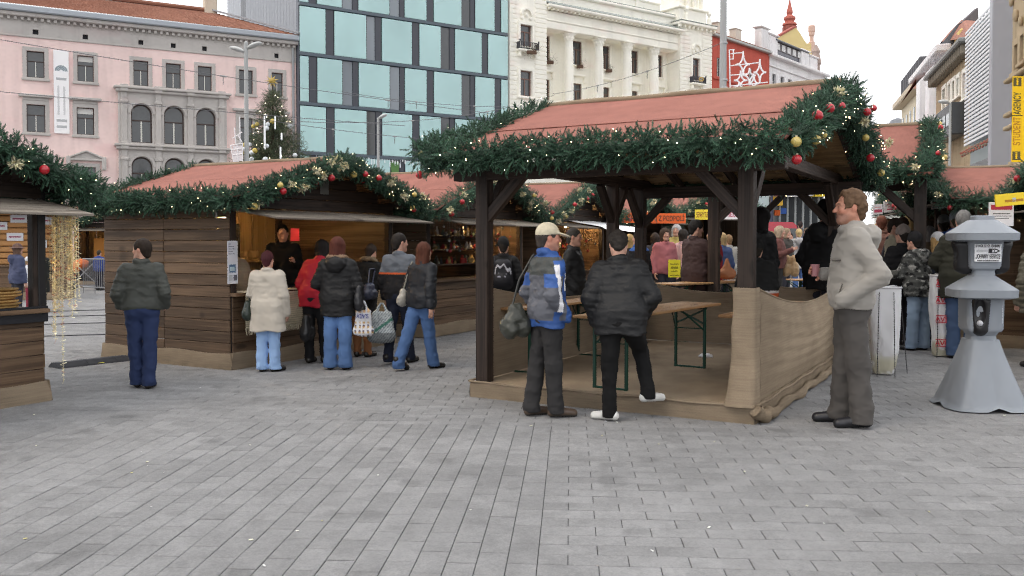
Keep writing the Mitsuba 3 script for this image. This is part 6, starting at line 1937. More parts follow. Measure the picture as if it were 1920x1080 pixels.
k, p = pole('grey street lamp with two leaf shaped heads in front of the pink house', 461, 80, 35.0, 0.10, 0.075)
lamp_head(k, p - [0, 0, 0.42], -0.28, 0.12, 0.62)
lamp_head(k, p - [0, 0, 0.30], 0.26, 0.16, 0.62)
k, p = pole('slim street lamp with a single head in front of the glass building', 709, 222, 46.0, 0.09, 0.06)
lamp_head(k, p - [0, 0, 0.05], 0.15, 0.12, 0.5)
k, p = pole('tall thick grey pole carrying a white star decoration, in front of the red house', 1357, -60, 30.0, 0.135, 0.105)
for y in (81, 150, 165):
    q = AT(1357, y, 30.0)
    MB().lathe([(0.125, -0.03), (0.135, -0.02), (0.135, 0.02), (0.125, 0.03)], q, 16, (0.4, 0.41, 0.42)).to(k, 'band', 'm_satin')
k, p = pole('small street lamp with a side arm before the beige house on the right', 1782, 195, 40.0, 0.08, 0.05)
lamp_head(k, p, -0.3, 0.05, 0.5)

# white star decoration
k = thing('star_decoration', 'white tubular star decoration fixed to the tall grey pole', 'decoration')
d = 29.9
pt6 = lambda x, y: AT(1320 + x / 6, y / 6, d)
WH = (0.78, 0.78, 0.80)
for a, b in (((285, 560), (295, 1010)), ((300, 605), (450, 590)), ((295, 740), (630, 705)), ((300, 848), (480, 830)), ((295, 968), (718, 925)), ((330, 560), (330, 665)), ((290, 665), (330, 665)), ((290, 560), (345, 560))):
    MB().tube([pt6(*a), pt6(*b)], 0.020, 6, WH).to(k, 'frame_tube', 'm_satin', smooth=40)
for cx, cy, w, h0, h1 in ((440, 725, 75, 150, 130), (628, 815, 70, 150, 120), (412, 905, 75, 110, 70), (512, 850, 70, 85, 110), (560, 940, 60, 110, 60), (395, 985, 60, 60, 60)):
    tips = [(cx, cy - h0), (cx + w, cy), (cx, cy + h1), (cx - w, cy)]
    for i in range(4):
        a, b = np.array(tips[i]), np.array(tips[(i + 1) % 4])
        c = np.array([cx, cy])
        pts = []
        for t in np.linspace(0, 1, 9):
            q = (1 - t) ** 2 * a + 2 * t * (1 - t) * c + t * t * b
            pts.append(pt6(*q))
        MB().tube(pts, 0.028, 6, WH).to(k, 'star_tube', 'm_satin', smooth=40)
k = thing('lamp_ornament', 'white tapered lattice ornament hanging on the two headed street lamp', 'decoration')
d = 34.8
pz = lambda x, y: AT(400 + x / 4.155, 60 + y / 4.155, d)
for a, b in (((135, 885), (160, 1020)), ((135, 885), (228, 868)), ((228, 868), (228, 1020)), ((160, 1020), (228, 1020)), ((150, 960), (228, 950)), ((145, 920), (228, 905)), ((185, 875), (195, 1020)), ((165, 745), (175, 870)), ((205, 660), (210, 870)), ((150, 830), (225, 780)), ((190, 800), (225, 860))):
    MB().tube([pz(*a), pz(*b)], 0.022, 5, (0.72, 0.70, 0.72)).to(k, 'tube', 'm_satin', smooth=40)
for y0, y1 in ((890, 925), (930, 960), (965, 1012)):
    q = [pz(150, y0), pz(224, y0 - 8), pz(224, y1 - 8), pz(158, y1)]
    MB().raw([*q, *[x + [0, 0.02, 0] for x in q]], [[0, 1, 2, 3], [7, 6, 5, 4]], None, (0.66, 0.62, 0.64)).to(k, 'panel', 'm_flat')

# overhead wires
for i, (a, da, b, db, sag) in enumerate(((( -60, 64), 26, (1000, 222), 40, 0.15), ((-60, 166), 30, (760, 236), 34, 0.05), ((480, 222), 33, (860, 265), 38, 0.1), ((560, 228), 32, (1040, 178), 48, 0.5), ((1036, 176), 44, (1352, 81), 30.1, 0.25), ((640, 172), 35, (1000, 200), 42, 0.2))):
    k = thing('overhead_wire', ['long thin wire crossing the upper windows of the pink house', 'thin wire crossing the middle windows of the pink house', 'thin wire low across the glass building', 'thin slack wire between the glass building and the palace',
                                'thin wire rising from the palace to the tall pole', 'thin wire high across the glass building'][i], 'wire')
    pa, pb = AT(*a, da), AT(*b, db)
    t = np.linspace(0, 1, 24)[:, None]
    pts = pa + (pb - pa) * t
    pts[:, 2] -= sag * 4 * (t * (1 - t))[:, 0]
    MB().tube(pts, 0.011, 5, (0.10, 0.10, 0.11)).to(k, 'strand', 'm_satin', smooth=40)
    for s in (8, 15):
        MB().tube([pts[s], pts[s] - [0, 0, 0.28]], 0.014, 5, (0.12, 0.12, 0.12)).to(k, 'dropper', 'm_satin')
        MB().tube([pts[s] - (pts[s + 1] - pts[s]) * 0.12, pts[s] + (pts[s + 1] - pts[s]) * 0.12], 0.03, 6, (0.3, 0.3, 0.3)).to(k, 'insulator', 'm_satin', smooth=40)

# ------------------------------------------------------------------ the christmas tree
kt = thing('christmas_tree', 'tall decorated conifer with silver baubles and a golden star before the pink house', 'christmas tree')
R = np.random.default_rng(77)
dT = 40.0
top = AT(511, 158, dT)
H = top[2]
MB().lathe([(0.22, 0), (0.16, H * 0.4), (0.05, H * 0.85), (0.015, H)], (top[0], top[1], 0), 10, (0.07, 0.045, 0.03)).to(kt, 'trunk', 'm_flat', smooth=True)
V_, Fc, C_, at = [], [], [], 0
pos, dr_, sc_, tn = [], [], [], []
prof = lambda t: 0.14 + 3.9 * t ** 1.1          # half width at t = share of the height below the top
tips = []
for i in range(1100):
    t = R.uniform(0.02, 0.78) ** 0.85
    z = H * (1 - t)
    a = R.uniform(0, 6.283)
    ln = prof(t) * R.uniform(0.55, 1.12)
    out = np.array([math.cos(a), math.sin(a), 0])
    b0 = np.array([top[0], top[1], z])
    b1 = b0 + out * ln + [0, 0, ln * R.uniform(-0.12, 0.28)]
    tips.append(b1)
    n = max(3, int(ln / 0.085))
    for s in np.linspace(0.22, 1, n):
        for q in range(2):
            pos.append(b0 + (b1 - b0) * s + R.normal(0, 0.035, 3))
            dr_.append(out * 0.7 + R.normal(0, 0.5, 3) + [0, 0, 0.15])
            sc_.append(R.uniform(1.3, 2.2))
            tn.append(np.array([0.075, 0.10, 0.055]) * R.uniform(0.6, 1.35) * np.array([R.uniform(0.85, 1.3), 1, 1]))
v, f, c = needles(np.array(pos), np.array(dr_), np.array(sc_), np.array(tn), SPRIGS_S, R)
put(kt + '__crown', (v, f), 'm_leaf', color=c, kind='stuff')
gl = MB()
for i in range(90):
    q = tips[R.integers(0, len(tips))]
    ball(gl, q + R.normal(0, 0.04, 3), 0.022, 0)
gl.to(kt, 'fairy_lights', 'm_glow', emit=(1.6, 1.4, 1.0), kind='stuff')
ax = np.array([top[0], top[1], 0])
for i in range(34):
    t = R.uniform(0.2, 0.66)
    a = R.uniform(3.4, 6.0)
    q = ax + [math.cos(a) * prof(t) * 0.98, math.sin(a) * prof(t) * 0.98, H * (1 - t)]
    m = MB()
    ball(m, q, R.uniform(0.09, 0.125), 2, (0.60, 0.63, 0.66) if R.uniform() < 0.72 else (0.50, 0.38, 0.08))
    m.to(kt, 'bauble', 'm_shiny', smooth=True)
for px, y0, y1 in ((496, 218, 278), (516, 218, 242), (528, 250, 262), (526, 276, 300), (497, 242, 280)):
    a, b = AT(px, y0, dT - 1.2), AT(px, y1, dT - 1.5)
    MB().tube([a, b], 0.035, 8, (0.72, 0.74, 0.76)).to(kt, 'light_tube', 'm_satin', smooth=40)
m = MB()
st = AT(510, 152, dT - 0.1)
for i in range(9):
    a = i * 2 * math.pi / 9 + 0.3
    e = np.array([math.cos(a), 0, math.sin(a)])
    o = np.array([-math.sin(a), 0, math.cos(a)])
    m.raw([st + o * 0.07, st - o * 0.07, st + e * R.uniform(0.28, 0.40), st + [0, -0.1, 0], st + [0, 0.1, 0]], [[0, 2, 3], [2, 1, 3], [2, 0, 4], [1, 2, 4]], None, (0.45, 0.33, 0.10))
m.to(kt, 'golden_star', 'm_satin')

# ------------------------------------------------------------------ people: one signed-distance field per garment, meshed by surface nets
def surface_nets(vol, lo, h):
    s = vol < 0
    nx, ny, nz = vol.shape
    cs = np.zeros((nx - 1, ny - 1, nz - 1), np.int8)
    for dx in (0, 1):
        for dy in (0, 1):
            for dz in (0, 1):
                cs += s[dx:nx - 1 + dx, dy:ny - 1 + dy, dz:nz - 1 + dz]
    act = (cs > 0) & (cs < 8)
    idx = np.full(act.shape, -1, np.int64)
    ii = np.argwhere(act)
    idx[act] = np.arange(len(ii))
    off = np.array([[a, b, c] for a in (0, 1) for b in (0, 1) for c in (0, 1)])
    cv = np.stack([vol[ii[:, 0] + o[0], ii[:, 1] + o[1], ii[:, 2] + o[2]] for o in off], 1)
    acc, cnt = np.zeros((len(ii), 3)), np.zeros(len(ii))
    for a in range(8):
        for b in range(a + 1, 8):
            if np.abs(off[a] - off[b]).sum() != 1:
                continue
            va, vb = cv[:, a], cv[:, b]
            x = (va < 0) != (vb < 0)
            t = np.where(x, va / np.where(x, va - vb, 1), 0)
            acc += np.where(x[:, None], off[a] + (off[b] - off[a]) * t[:, None], 0)
            cnt += x
    V = (ii + acc / np.maximum(cnt, 1)[:, None]) * h + lo
    F_ = []
    for ax in range(3):
        sl0, sl1 = [slice(None)] * 3, [slice(None)] * 3
        sl0[ax], sl1[ax] = slice(0, -1), slice(1, None)
        ch = s[tuple(sl0)] != s[tuple(sl1)]
        e = np.argwhere(ch)
        o1, o2 = [(1, 2), (2, 0), (0, 1)][ax]
        e = e[(e[:, o1] > 0) & (e[:, o2] > 0) & (e[:, o1] < vol.shape[o1] - 1) & (e[:, o2] < vol.shape[o2] - 1)]
        d1, d2 = np.eye(3, dtype=int)[o1], np.eye(3, dtype=int)[o2]
        q = np.stack([idx[tuple((e - k).T)] for k in (0 * d1, d1, d1 + d2, d2)], 1)
        flip = ~s[tuple(e.T)]
        q[flip] = q[flip][:, ::-1]
        F_.append(q[(q >= 0).all(1)])
    q = np.vstack(F_)
    return V, np.vstack([q[:, [0, 1, 2]], q[:, [0, 2, 3]]])


class Field:
    def __init__(self, lo, hi, h):
        self.lo, self.h = np.asarray(lo, float), h
        self.n = np.ceil((np.asarray(hi) - self.lo) / h).astype(int) + 1
        self.v = np.full(self.n, 0.5, np.float32)

    def sub(self, lo, hi):
        a = np.clip(np.floor((np.asarray(lo) - self.lo) / self.h).astype(int), 0, self.n)
        b = np.clip(np.ceil((np.asarray(hi) - self.lo) / self.h).astype(int) + 1, 0, self.n)
        if (b <= a).any():
            return None, None
        sl = tuple(slice(x, y) for x, y in zip(a, b))
        g_ = np.meshgrid(*[self.lo[k] + self.h * np.arange(a[k], b[k]) for k in range(3)], indexing='ij', sparse=True)
        return sl, g_

    def merge(self, sl, d, k):
        o = self.v[sl]
        if k > 0:
            hh = np.clip(k - np.abs(o - d), 0, None) / k
            self.v[sl] = np.minimum(o, d) - hh * hh * k * 0.25
        else:
            self.v[sl] = np.minimum(o, d)

    def cap(self, a, b, ra, rb=None, k=0.03, sq=(1, 1, 1)):
        rb = ra if rb is None else rb
        a, b = np.asarray(a, float), np.asarray(b, float)
        m = max(ra, rb) / min(sq) + k + 2.5 * self.h
        sl, g_ = self.sub(np.minimum(a, b) - m, np.maximum(a, b) + m)
        if sl is None:
            return self
        ab = (b - a) * sq
        L2 = max((ab * ab).sum(), 1e-12)
        p = [(g_[i] - a[i]) * sq[i] for i in range(3)]
        t = np.clip((p[0] * ab[0] + p[1] * ab[1] + p[2] * ab[2]) / L2, 0, 1)
        d = np.sqrt((p[0] - ab[0] * t) ** 2 + (p[1] - ab[1] * t) ** 2 + (p[2] - ab[2] * t) ** 2) - (ra + (rb - ra) * t)
        self.merge(sl, d, k)
        return self

    def ell(self, c, r, R=None, k=0.02, cut=False):
        c, r = np.asarray(c, float), np.asarray(r, float)
        m = r.max() + abs(k) + 2.5 * self.h
        sl, g_ = self.sub(c - m, c + m)
        if sl is None:
            return self
        p = np.stack(np.broadcast_arrays(*[g_[i] - c[i] for i in range(3)]), -1)
        if R is not None:
            p = p @ np.asarray(R).T          # rows of R: the ellipsoid's axes
        q = np.sqrt(((p / r) ** 2).sum(-1))
        q2 = np.sqrt(((p / r ** 2) ** 2).sum(-1)) + 1e-9
        d = q * (q - 1) / q2
        if cut:
            o = self.v[sl]
            d = -d
            hh = np.clip(k - np.abs(o - d), 0, None) / k
            self.v[sl] = np.maximum(o, d) + hh * hh * k * 0.25
        else:
            self.merge(sl, d, k)
        return self

    def pts(self):
        return np.meshgrid(*[self.lo[k] + self.h * np.arange(self.n[k]) for k in range(3)], indexing='ij', sparse=True)

    def above(self, z0, k=0.01, fn=None):
        """keep what lies above z0 (a number or an array over the grid)"""
        x, y, z = self.pts()
        d = (z0 if fn is None else fn(x, y)) - z
        d = np.broadcast_to(d, self.v.shape)
        hh = np.clip(k - np.abs(self.v - d), 0, None) / k
        self.v = (np.maximum(self.v, d) + hh * hh * k * 0.25).astype(np.float32)
        return self

    def noise(self, amp, f, seed=0, octaves=3, mask=None, ridged=False):
        near = np.argwhere(np.abs(self.v) < amp * 2 + 2.5 * self.h)
        if not len(near):
            return self
        p = near * self.h + self.lo
        a = amp * (meshkit.fbm(p * np.asarray(f), octaves, seed) - 0.5) * 2
        if ridged:
            a = amp * (1.0 - 5.0 * np.abs(meshkit.fbm(p * np.asarray(f), 2, seed) - 0.5))
        if mask is not None:
            a = a * mask(p)
        self.v[tuple(near.T)] -= a.astype(np.float32)
        return self

    def ridge(self, fn):
        near = np.argwhere(np.abs(self.v) < 0.05)
        p = near * self.h + self.lo
        self.v[tuple(near.T)] -= fn(p).astype(np.float32)
        return self

    def mesh(self):
        return surface_nets(self.v, self.lo, self.h)


SKIN = np.array((0.50, 0.285, 0.21))


def rotx(a):
    c, s = math.cos(a), math.sin(a)
    return np.array([[1, 0, 0], [0, c, -s], [0, s, c]])


def rotz(a):
    c, s = math.cos(a), math.sin(a)
    return np.array([[c, -s, 0], [s, c, 0], [0, 0, 1]])


def hand(F, w, d, n, curl=0.9, r=0.0085, side=1, thumb=0.5):
    """wrist w, direction d of the hand, n the palm's normal (fingers close towards it); side +1: thumb on the side cross(d, n)"""
    d, n = d / np.linalg.norm(d), n / np.linalg.norm(n)
    n = n - d * (n @ d)
    n /= np.linalg.norm(n)
    s = np.cross(d, n) * side
    for q in (-0.024, -0.008, 0.008, 0.024):
        F.cap(w + s * q * 0.7, w + d * 0.085 + s * q, 0.014, 0.012, 0.012)
    for q, ln in ((-0.029, 0.78), (-0.010, 0.95), (0.010, 1.0), (0.029, 0.93)):
        p = w + d * 0.088 + s * q
        a = curl * 0.35
        for i, l in enumerate((0.042, 0.028, 0.021)):
            dd = d * math.cos(a) + n * math.sin(a)
            e = p + dd * l * ln
            F.cap(p, e, r * (1.08 - 0.1 * i), r * (0.98 - 0.1 * i), 0.004)
            p = e
            a += curl * (0.75 if i == 0 else 0.6)
    p = w + d * 0.03 + s * 0.032
    for i, l in enumerate((0.04, 0.03)):
        dd = s * (0.75 - 0.5 * i) + d * 0.55 + n * (thumb + 0.35 * i)
        dd /= np.linalg.norm(dd)
        e = p + dd * l
        F.cap(p, e, 0.0125 - 0.002 * i, 0.0105 - 0.002 * i, 0.008)
        p = e


HANG = ((0.075, -0.02, -0.285), (0.085, 0.06, -0.54))
POCKET = ((0.088, -0.075, -0.272), (0.065, 0.08, -0.47))
POCKET2 = ((0.08, -0.15, -0.265), (0.055, 0.11, -0.45))
BEHIND = ((0.14, -0.10, -0.25), (0.05, 0.16, -0.30))
FORE = ((0.08, 0.05, -0.27), (0.03, 0.27, -0.17))
FACE = ((0.12, 0.16, -0.20), (-0.08, 0.26, 0.05))
HOLD = ((0.08, -0.03, -0.285), (0.075, 0.08, -0.535))


def person(label, px, py, ytop, head=0.0, group=None, depth=None, x_at=None, H=None, h=0.012, lean=0.0, side=0.0, hyaw=0.0, hpitch=0.0, al=HANG, ar=HANG, fl=(-0.09, 0.0, 0, 8), fr=(0.09, 0.0, 0, -8),
           jacket=(0.03, 0.03, 0.03), hem=0.83, girth=1.0, puff=0.0, hood=None, collar=0.05, flare=0.0, jmat='m_cloth', trousers=(0.03, 0.03, 0.04), boot=1.0, shoes=(0.02, 0.018, 0.016), sole=None,
           hair=(0.05, 0.03, 0.02), style='short', hat=None, hatcol=(0.03, 0.03, 0.03), skin=SKIN, stubble=0.0, seed=0, floor=0.0, jfold=0.009, hands=True, bald=0.0, legs=True, fur=None, handspec=None, fem=False):
    if depth is None:
        base = G(px, py, floor)
    else:
        base = AT(px, 500, depth)
        base[2] = floor
    if H is None:
        H = AT(px, ytop, base[1])[2] - floor
    S = H / 1.775
    th = -math.radians(head)
    M = rotz(th) * S
    k = thing('person', label, 'person', group)
    Rn = random.Random(seed + int(px))
    Rl = rotz(0) @ rotx(-math.radians(lean))
    Rs = np.array([[math.cos(side), 0, math.sin(side)], [0, 1, 0], [-math.sin(side), 0, math.cos(side)]])
    pel = np.array([0, 0, 0.93])
    drop = 0.0
    hipL, hipR = pel + [-0.09, 0, -0.02], pel + [0.09, 0, -0.02]
    up = lambda p: pel + (Rs @ Rl @ (np.asarray(p, float) - pel))
    neck, shL, shR = up((0, -0.01, 1.475)), up((-0.175, -0.005, 1.405)), up((0.175, -0.005, 1.405))
    chest, waist = up((0, 0.0, 1.27)), up((0, 0.005, 1.05))
    hR = rotz(-math.radians(hyaw)) @ rotx(-math.radians(hpitch)) if True else None
    hc = neck + (Rs @ Rl @ np.array([0, 0.025, 0.165]))
    hp = lambda p: hc + hR @ np.asarray(p, float)
    w2 = lambda v: v @ M.T + base

    def leg(hip, f):
        ank = np.array([f[0], f[1] - 0.02, 0.085 + f[2]])
        d = ank - hip
        L = np.linalg.norm(d)
        L1, L2 = 0.418, 0.411
        if L > L1 + L2 - 0.005:
            knee = hip + d * (L1 / (L1 + L2))
        else:
            a = (L1 * L1 - L2 * L2 + L * L) / (2 * L)
            q = math.sqrt(max(L1 * L1 - a * a, 0))
            u = d / L
            fw = np.array([0.0, 1.0, 0])
            fw = fw - u * (fw @ u)
            knee = hip + u * a + fw / np.linalg.norm(fw) * q
        return knee, ank
    kL, aL = leg(hipL, fl)
    kR, aR = leg(hipR, fr)
    UB = Rs @ Rl

    def arm(sh, spec, sg):
        (ex, ey, ez), (wx, wy, wz) = spec
        return sh + UB @ np.array([sg * ex, ey, ez]), sh + UB @ np.array([sg * wx, wy, wz])
    eL, wL = arm(shL, al, -1)
    eR, wR = arm(shR, ar, 1)
    allp = np.array([hipL, hipR, kL, kR, aL, aR, shL, shR, eL, eR, wL, wR, hc, neck, [fl[0], fl[1] + 0.18, 0], [fr[0], fr[1] + 0.18, 0]])
    lo, hi = allp.min(0) - 0.17, allp.max(0) + 0.2
    lo[2] = -0.02
    # body: skin, one continuous surface
    hb = min(h, 0.012) / S
    F = Field(lo, hi, hb)
    F.cap(pel, waist, 0.075, 0.07).cap(waist, chest, 0.07, 0.08).cap(chest, neck, 0.08, 0.05).cap(hipL, hipR, 0.06)
    for hip, kn, an, f in ((hipL, kL, aL, fl), (hipR, kR, aR, fr)):
        F.cap(hip, kn, 0.055, 0.042).cap(kn, an, 0.042, 0.033)
        F.cap(an, (f[0], f[1] + 0.08, 0.05 + f[2]), 0.03, 0.022)
    for sh, el, wr, sg, spec_ in ((shL, eL, wL, -1, al), (shR, eR, wR, 1, ar)):
        F.cap(chest, sh, 0.05, 0.04).cap(sh, el, 0.04, 0.034).cap(el, wr, 0.034, 0.026)
        if hands and not (spec_ is POCKET or spec_ is BEHIND or spec_ is POCKET2):
            d = wr - el
            d = d / np.linalg.norm(d)
            hs = (handspec or {}).get(sg)
            if hs:
                hand(F, wr, hR.T.T @ np.array(hs[0], float) if False else np.array(hs[0], float), np.array(hs[1], float), hs[2], side=hs[3])
            else:
                hand(F, wr, d, UB @ np.array([-sg * 1.0, 0.35, 0.0]), 0.75, side=sg)
    F.cap(neck + UB @ np.array([0, -0.005, -0.02]), hp((0, -0.012, -0.06)), 0.060, 0.056, 0.03)
    F.ell(hp((0, -0.012, 0.030)), (0.075, 0.097, 0.092), hR.T, 0.02).ell(hp((0, 0.022, -0.035)), (0.060, 0.070, 0.085), hR.T, 0.03)
    F.cap(hp((-0.018, 0.062, -0.098)), hp((0.018, 0.062, -0.098)), 0.024, 0.024, 0.03)
    for sg in (-1, 1):
        F.cap(hp((sg * 0.052, -0.005, -0.055)), hp((sg * 0.02, 0.06, -0.095)), 0.024, 0.02, 0.03)
        F.cap(hp((sg * 0.014, 0.088, 0.026)), hp((sg * 0.046, 0.070, 0.022)), 0.012, 0.010, 0.02)
        F.ell(hp((sg * 0.030, 0.094, 0.004)), (0.014, 0.012, 0.010), hR.T, 0.012, cut=True)
        F.ell(hp((sg * 0.030, 0.079, 0.004)), (0.0125, 0.0125, 0.0115), hR.T, 0.003)
        F.ell(hp((sg * 0.040, 0.068, -0.025)), (0.022, 0.02, 0.02), hR.T, 0.025)
        F.ell(hp((sg * 0.076, -0.012, -0.005)), (0.011, 0.022, 0.034), hR.T, 0.008)
    F.cap(hp((0, 0.088, 0.012)), hp((0, 0.114, -0.026)), 0.0095, 0.0135, 0.012)
    F.ell(hp((0.0125, 0.098, -0.030)), (0.009, 0.010, 0.008), hR.T, 0.008).ell(hp((-0.0125, 0.098, -0.030)), (0.009, 0.010, 0.008), hR.T, 0.008)
    F.cap(hp((-0.017, 0.083, -0.062)), hp((0.017, 0.083, -0.062)), 0.0075, 0.0075, 0.008)
    F.cap(hp((-0.014, 0.083, -0.072)), hp((0.014, 0.083, -0.072)), 0.0075, 0.0075, 0.006)
    v, f = F.mesh()
    loc = (v - hc) @ hR
    col = np.tile(np.asarray(skin, float), (len(v), 1)) * (0.9 + 0.2 * meshkit.fbm(v * 22, 3)[:, None])

    def paint(c, r, cc, a=1.0):
        q = np.exp(-(((loc - c) / r) ** 2).sum(1) * 1.4)[:, None] * a
        col[:] = col * (1 - q) + np.array(cc) * q
    for sg in (-1, 1):
        paint((sg * 0.045, 0.07, -0.028), (0.03, 0.04, 0.025), np.asarray(skin) * (1.1, 0.78, 0.74), 0.55)
        paint((sg * 0.032, 0.088, 0.029), (0.019, 0.02, 0.006), np.asarray(hair) * 0.8 + 0.01, 0.8)
        paint((sg * 0.030, 0.093, 0.004), (0.013, 0.016, 0.0055), (0.045, 0.032, 0.028), 0.95)
        paint((sg * 0.08, -0.012, -0.005), (0.02, 0.03, 0.04), np.asarray(skin) * (1.1, 0.8, 0.78), 0.5)
    paint((0, 0.112, -0.024), (0.018, 0.02, 0.018), np.asarray(skin) * (1.12, 0.78, 0.72), 0.6)
    paint((0, 0.092, -0.067), (0.022, 0.02, 0.009), (0.30, 0.105, 0.09), 0.8)
    if stubble:
        q = stubble * smooth_np(0.0, 0.05, loc[:, 1]) * smooth_np(-0.035, -0.06, loc[:, 2]) * (loc[:, 2] > -0.14)
        q = np.clip(q, 0, 1)[:, None] * (0.6 + 0.5 * meshkit.noise(loc * 260)[:, None])
        q = np.clip(q, 0, 0.85)
        col = col * (1 - q) + np.array((0.13, 0.095, 0.08)) * q
    put(k + '__body', (w2(v), f), 'm_skin', smooth=True, color=np.clip(col, 0.005, 0.9))
    # shoes
    if legs:
        for an, fo in ((aL, fl), (aR, fr)):
            F = Field(np.array([fo[0] - 0.2, fo[1] - 0.2, fo[2] - 0.01]), np.array([fo[0] + 0.2, fo[1] + 0.3, fo[2] + 0.2]), max(0.008, h * 0.7))
            c, s = math.cos(math.radians(fo[3])), math.sin(math.radians(fo[3]))
            tr = lambda x, y, z: np.array([fo[0] + c * x - s * y, fo[1] + s * x + c * y, fo[2] + z])
            lift = fo[4] if len(fo) > 4 else 0.0        # heel lifted
            zl = lambda y: lift * np.clip((0.16 - y) / 0.22, 0, 1)
            F.cap(tr(0, -0.055, 0.045 + zl(-0.055)), tr(0, 0.03, 0.05 + zl(0.03)), 0.040, 0.042, 0.02).cap(tr(0, 0.03, 0.05 + zl(0.03)), tr(0.0, 0.15, 0.032), 0.042, 0.040, 0.02)
            F.cap(tr(0, -0.04, 0.06 + zl(-0.04)), an + [0, 0, 0.02], 0.042, 0.046, 0.02)
            if not lift:
                F.above(fo[2] + 0.002, 0.006)
            v, f = F.mesh()
            cc = np.tile(np.asarray(shoes, float), (len(v), 1))
            zz_ = v[:, 2] - fo[2] - zl((v[:, 0] - fo[0]) * -s * -1 + (v[:, 1] - fo[1]) * c)
            cc[zz_ < 0.026] = sole if sole is not None else np.asarray(shoes) * 0.6
            cc *= (0.8 + 0.4 * meshkit.noise(v * 25))[:, None]
            put(k + '__shoe', (w2(v), f), 'm_satin', smooth=True, color=cc)
    # trousers
    if legs:
        F = Field(np.array([lo[0], lo[1], -0.02]), np.array([hi[0], hi[1], 1.12]), h / S)
        F.cap(hipL + [0.01, 0, 0.04], hipR + [-0.01, 0, 0.04], 0.115 * girth, None, 0.03, (1, 1.05, 1)).cap(hipL + [0.02, -0.03, 0], hipR + [-0.02, -0.03, 0], 0.105, None, 0.03)
        for hip, kn, an in ((hipL, kL, aL), (hipR, kR, aR)):
            F.cap(hip, kn, 0.098 * (0.5 + 0.5 * girth), 0.069 * (0.55 + 0.45 * boot), 0.03).cap(kn, an + [0, 0, 0.0], 0.069 * (0.55 + 0.45 * boot), 0.058 * boot, 0.02).cap(an + [0, 0, 0.03], an + [0, 0.012, -0.04], 0.058 * boot, 0.064 * boot, 0.01)
        for an in (aL, aR):
            pass
        F.noise(0.011, (7, 7, 13), seed, 3).noise(0.009, (8, 8, 6), seed + 5, 2, None, True).noise(0.006, (6, 6, 24), seed + 3, 2, lambda p: np.clip((0.32 - p[:, 2]) / 0.2, 0, 1) + 0.4 * np.exp(-((p[:, 2] - 0.49) / 0.07) ** 2))
        bl, br = aL[2] - 0.05, aR[2] - 0.05
        mid = (aL[:2] + aR[:2]) / 2
        dx = aR[:2] - aL[:2]

        def cutz(x, y):
            t = np.clip(((x - mid[0]) * dx[0] + (y - mid[1]) * dx[1]) / max((dx * dx).sum(), 1e-6) * 4, -0.5, 0.5) + 0.5
            return bl + (br - bl) * t
        F.above(0, 0.006, cutz)
        v, f = F.mesh()
        if callable(trousers):
            cc = trousers(v)
        else:
            cc = np.asarray(trousers, float) * (0.82 + 0.36 * meshkit.fbm(v * [5, 5, 4], 3, seed))[:, None]
        put(k + '__trousers', (w2(v), f), 'm_cloth', smooth=True, color=cc)
    # jacket or coat
    F = Field(np.array([lo[0], lo[1] - 0.05, hem - 0.06]), np.array([hi[0], hi[1], min(hi[2], 1.62)]), h / S)
    g_ = girth
    bz = (1, 1.12, 1)
    F.cap(up((-0.085, -0.005, 0.98)), up((0.085, -0.005, 0.98)), 0.142 * g_, None, 0.03, bz)
    F.cap(up((-0.075, 0.0, 1.0)), up((-0.095, 0.0, 1.33)), 0.135 * g_, 0.128 * (0.6 + 0.4 * g_), 0.04, bz).cap(up((0.075, 0.0, 1.0)), up((0.095, 0.0, 1.33)), 0.135 * g_, 0.128 * (0.6 + 0.4 * g_), 0.04, bz)
    F.cap(up((0, 0.03 * g_, 1.02)), up((0, 0.02, 1.28)), 0.13 * g_, 0.12, 0.05)
    if fem:
        for sg in (-1, 1):
            F.ell(up((sg * 0.075, 0.115, 1.25)), (0.07, 0.06, 0.07), None, 0.05)
    F.cap(up((-0.15, -0.01, 1.395)), up((0.15, -0.01, 1.395)), 0.078, None, 0.05).cap(up((0, -0.02, 1.40)), neck + UB @ np.array([0, 0, -0.01]), 0.09, 0.07, 0.04)
    if hem < 0.92:
        for sg in (-1, 1):
            F.cap(up((sg * 0.075, -0.005, 0.98)), np.array([sg * (0.08 + flare * 0.3), -0.005, hem - 0.03]), 0.142 * g_, (0.138 + flare) * g_, 0.05, bz)
    for sh, el, wr in ((shL, eL, wL), (shR, eR, wR)):
        r0, r1, r2 = 0.080 + 0.010 * (puff > 0), 0.068 + 0.010 * (puff > 0), 0.052 + 0.008 * (puff > 0)
        F.cap(sh, el, r0, r1, 0.03).cap(el, wr, r1, r2, 0.025)
    if collar:
        for i in range(12):
            a, b = i * math.pi / 6, (i + 1) * math.pi / 6
            c0, c1 = [neck + UB @ np.array([0.066 * math.sin(t), 0.012 + 0.066 * math.cos(t), -0.015 + collar * 0.4 + (0.02 if math.cos(t) < 0 else -0.01)]) for t in (a, b)]
            F.cap(c0, c1, 0.019 + collar * 0.10, None, 0.02)
    if hood is not None:
        for i in range(10):
            a, b = math.pi * (0.30 + 1.4 * i / 10), math.pi * (0.30 + 1.4 * (i + 1) / 10)
            c0, c1 = [neck + UB @ np.array([0.105 * math.sin(t), -0.005 + 0.105 * math.cos(t) - 0.02, -0.005 - 0.05 * (math.cos(t) < -0.3) + 0.03 * (1 - abs(math.sin(t)))]) for t in (a, b)]
            F.cap(c0, c1, 0.036 + 0.02 * max(0, -math.cos(a)), 0.036 + 0.02 * max(0, -math.cos(b)), 0.02)
        F.ell(neck + UB @ np.array([0, -0.135, -0.07]), (0.10, 0.05, 0.10), None, 0.04)
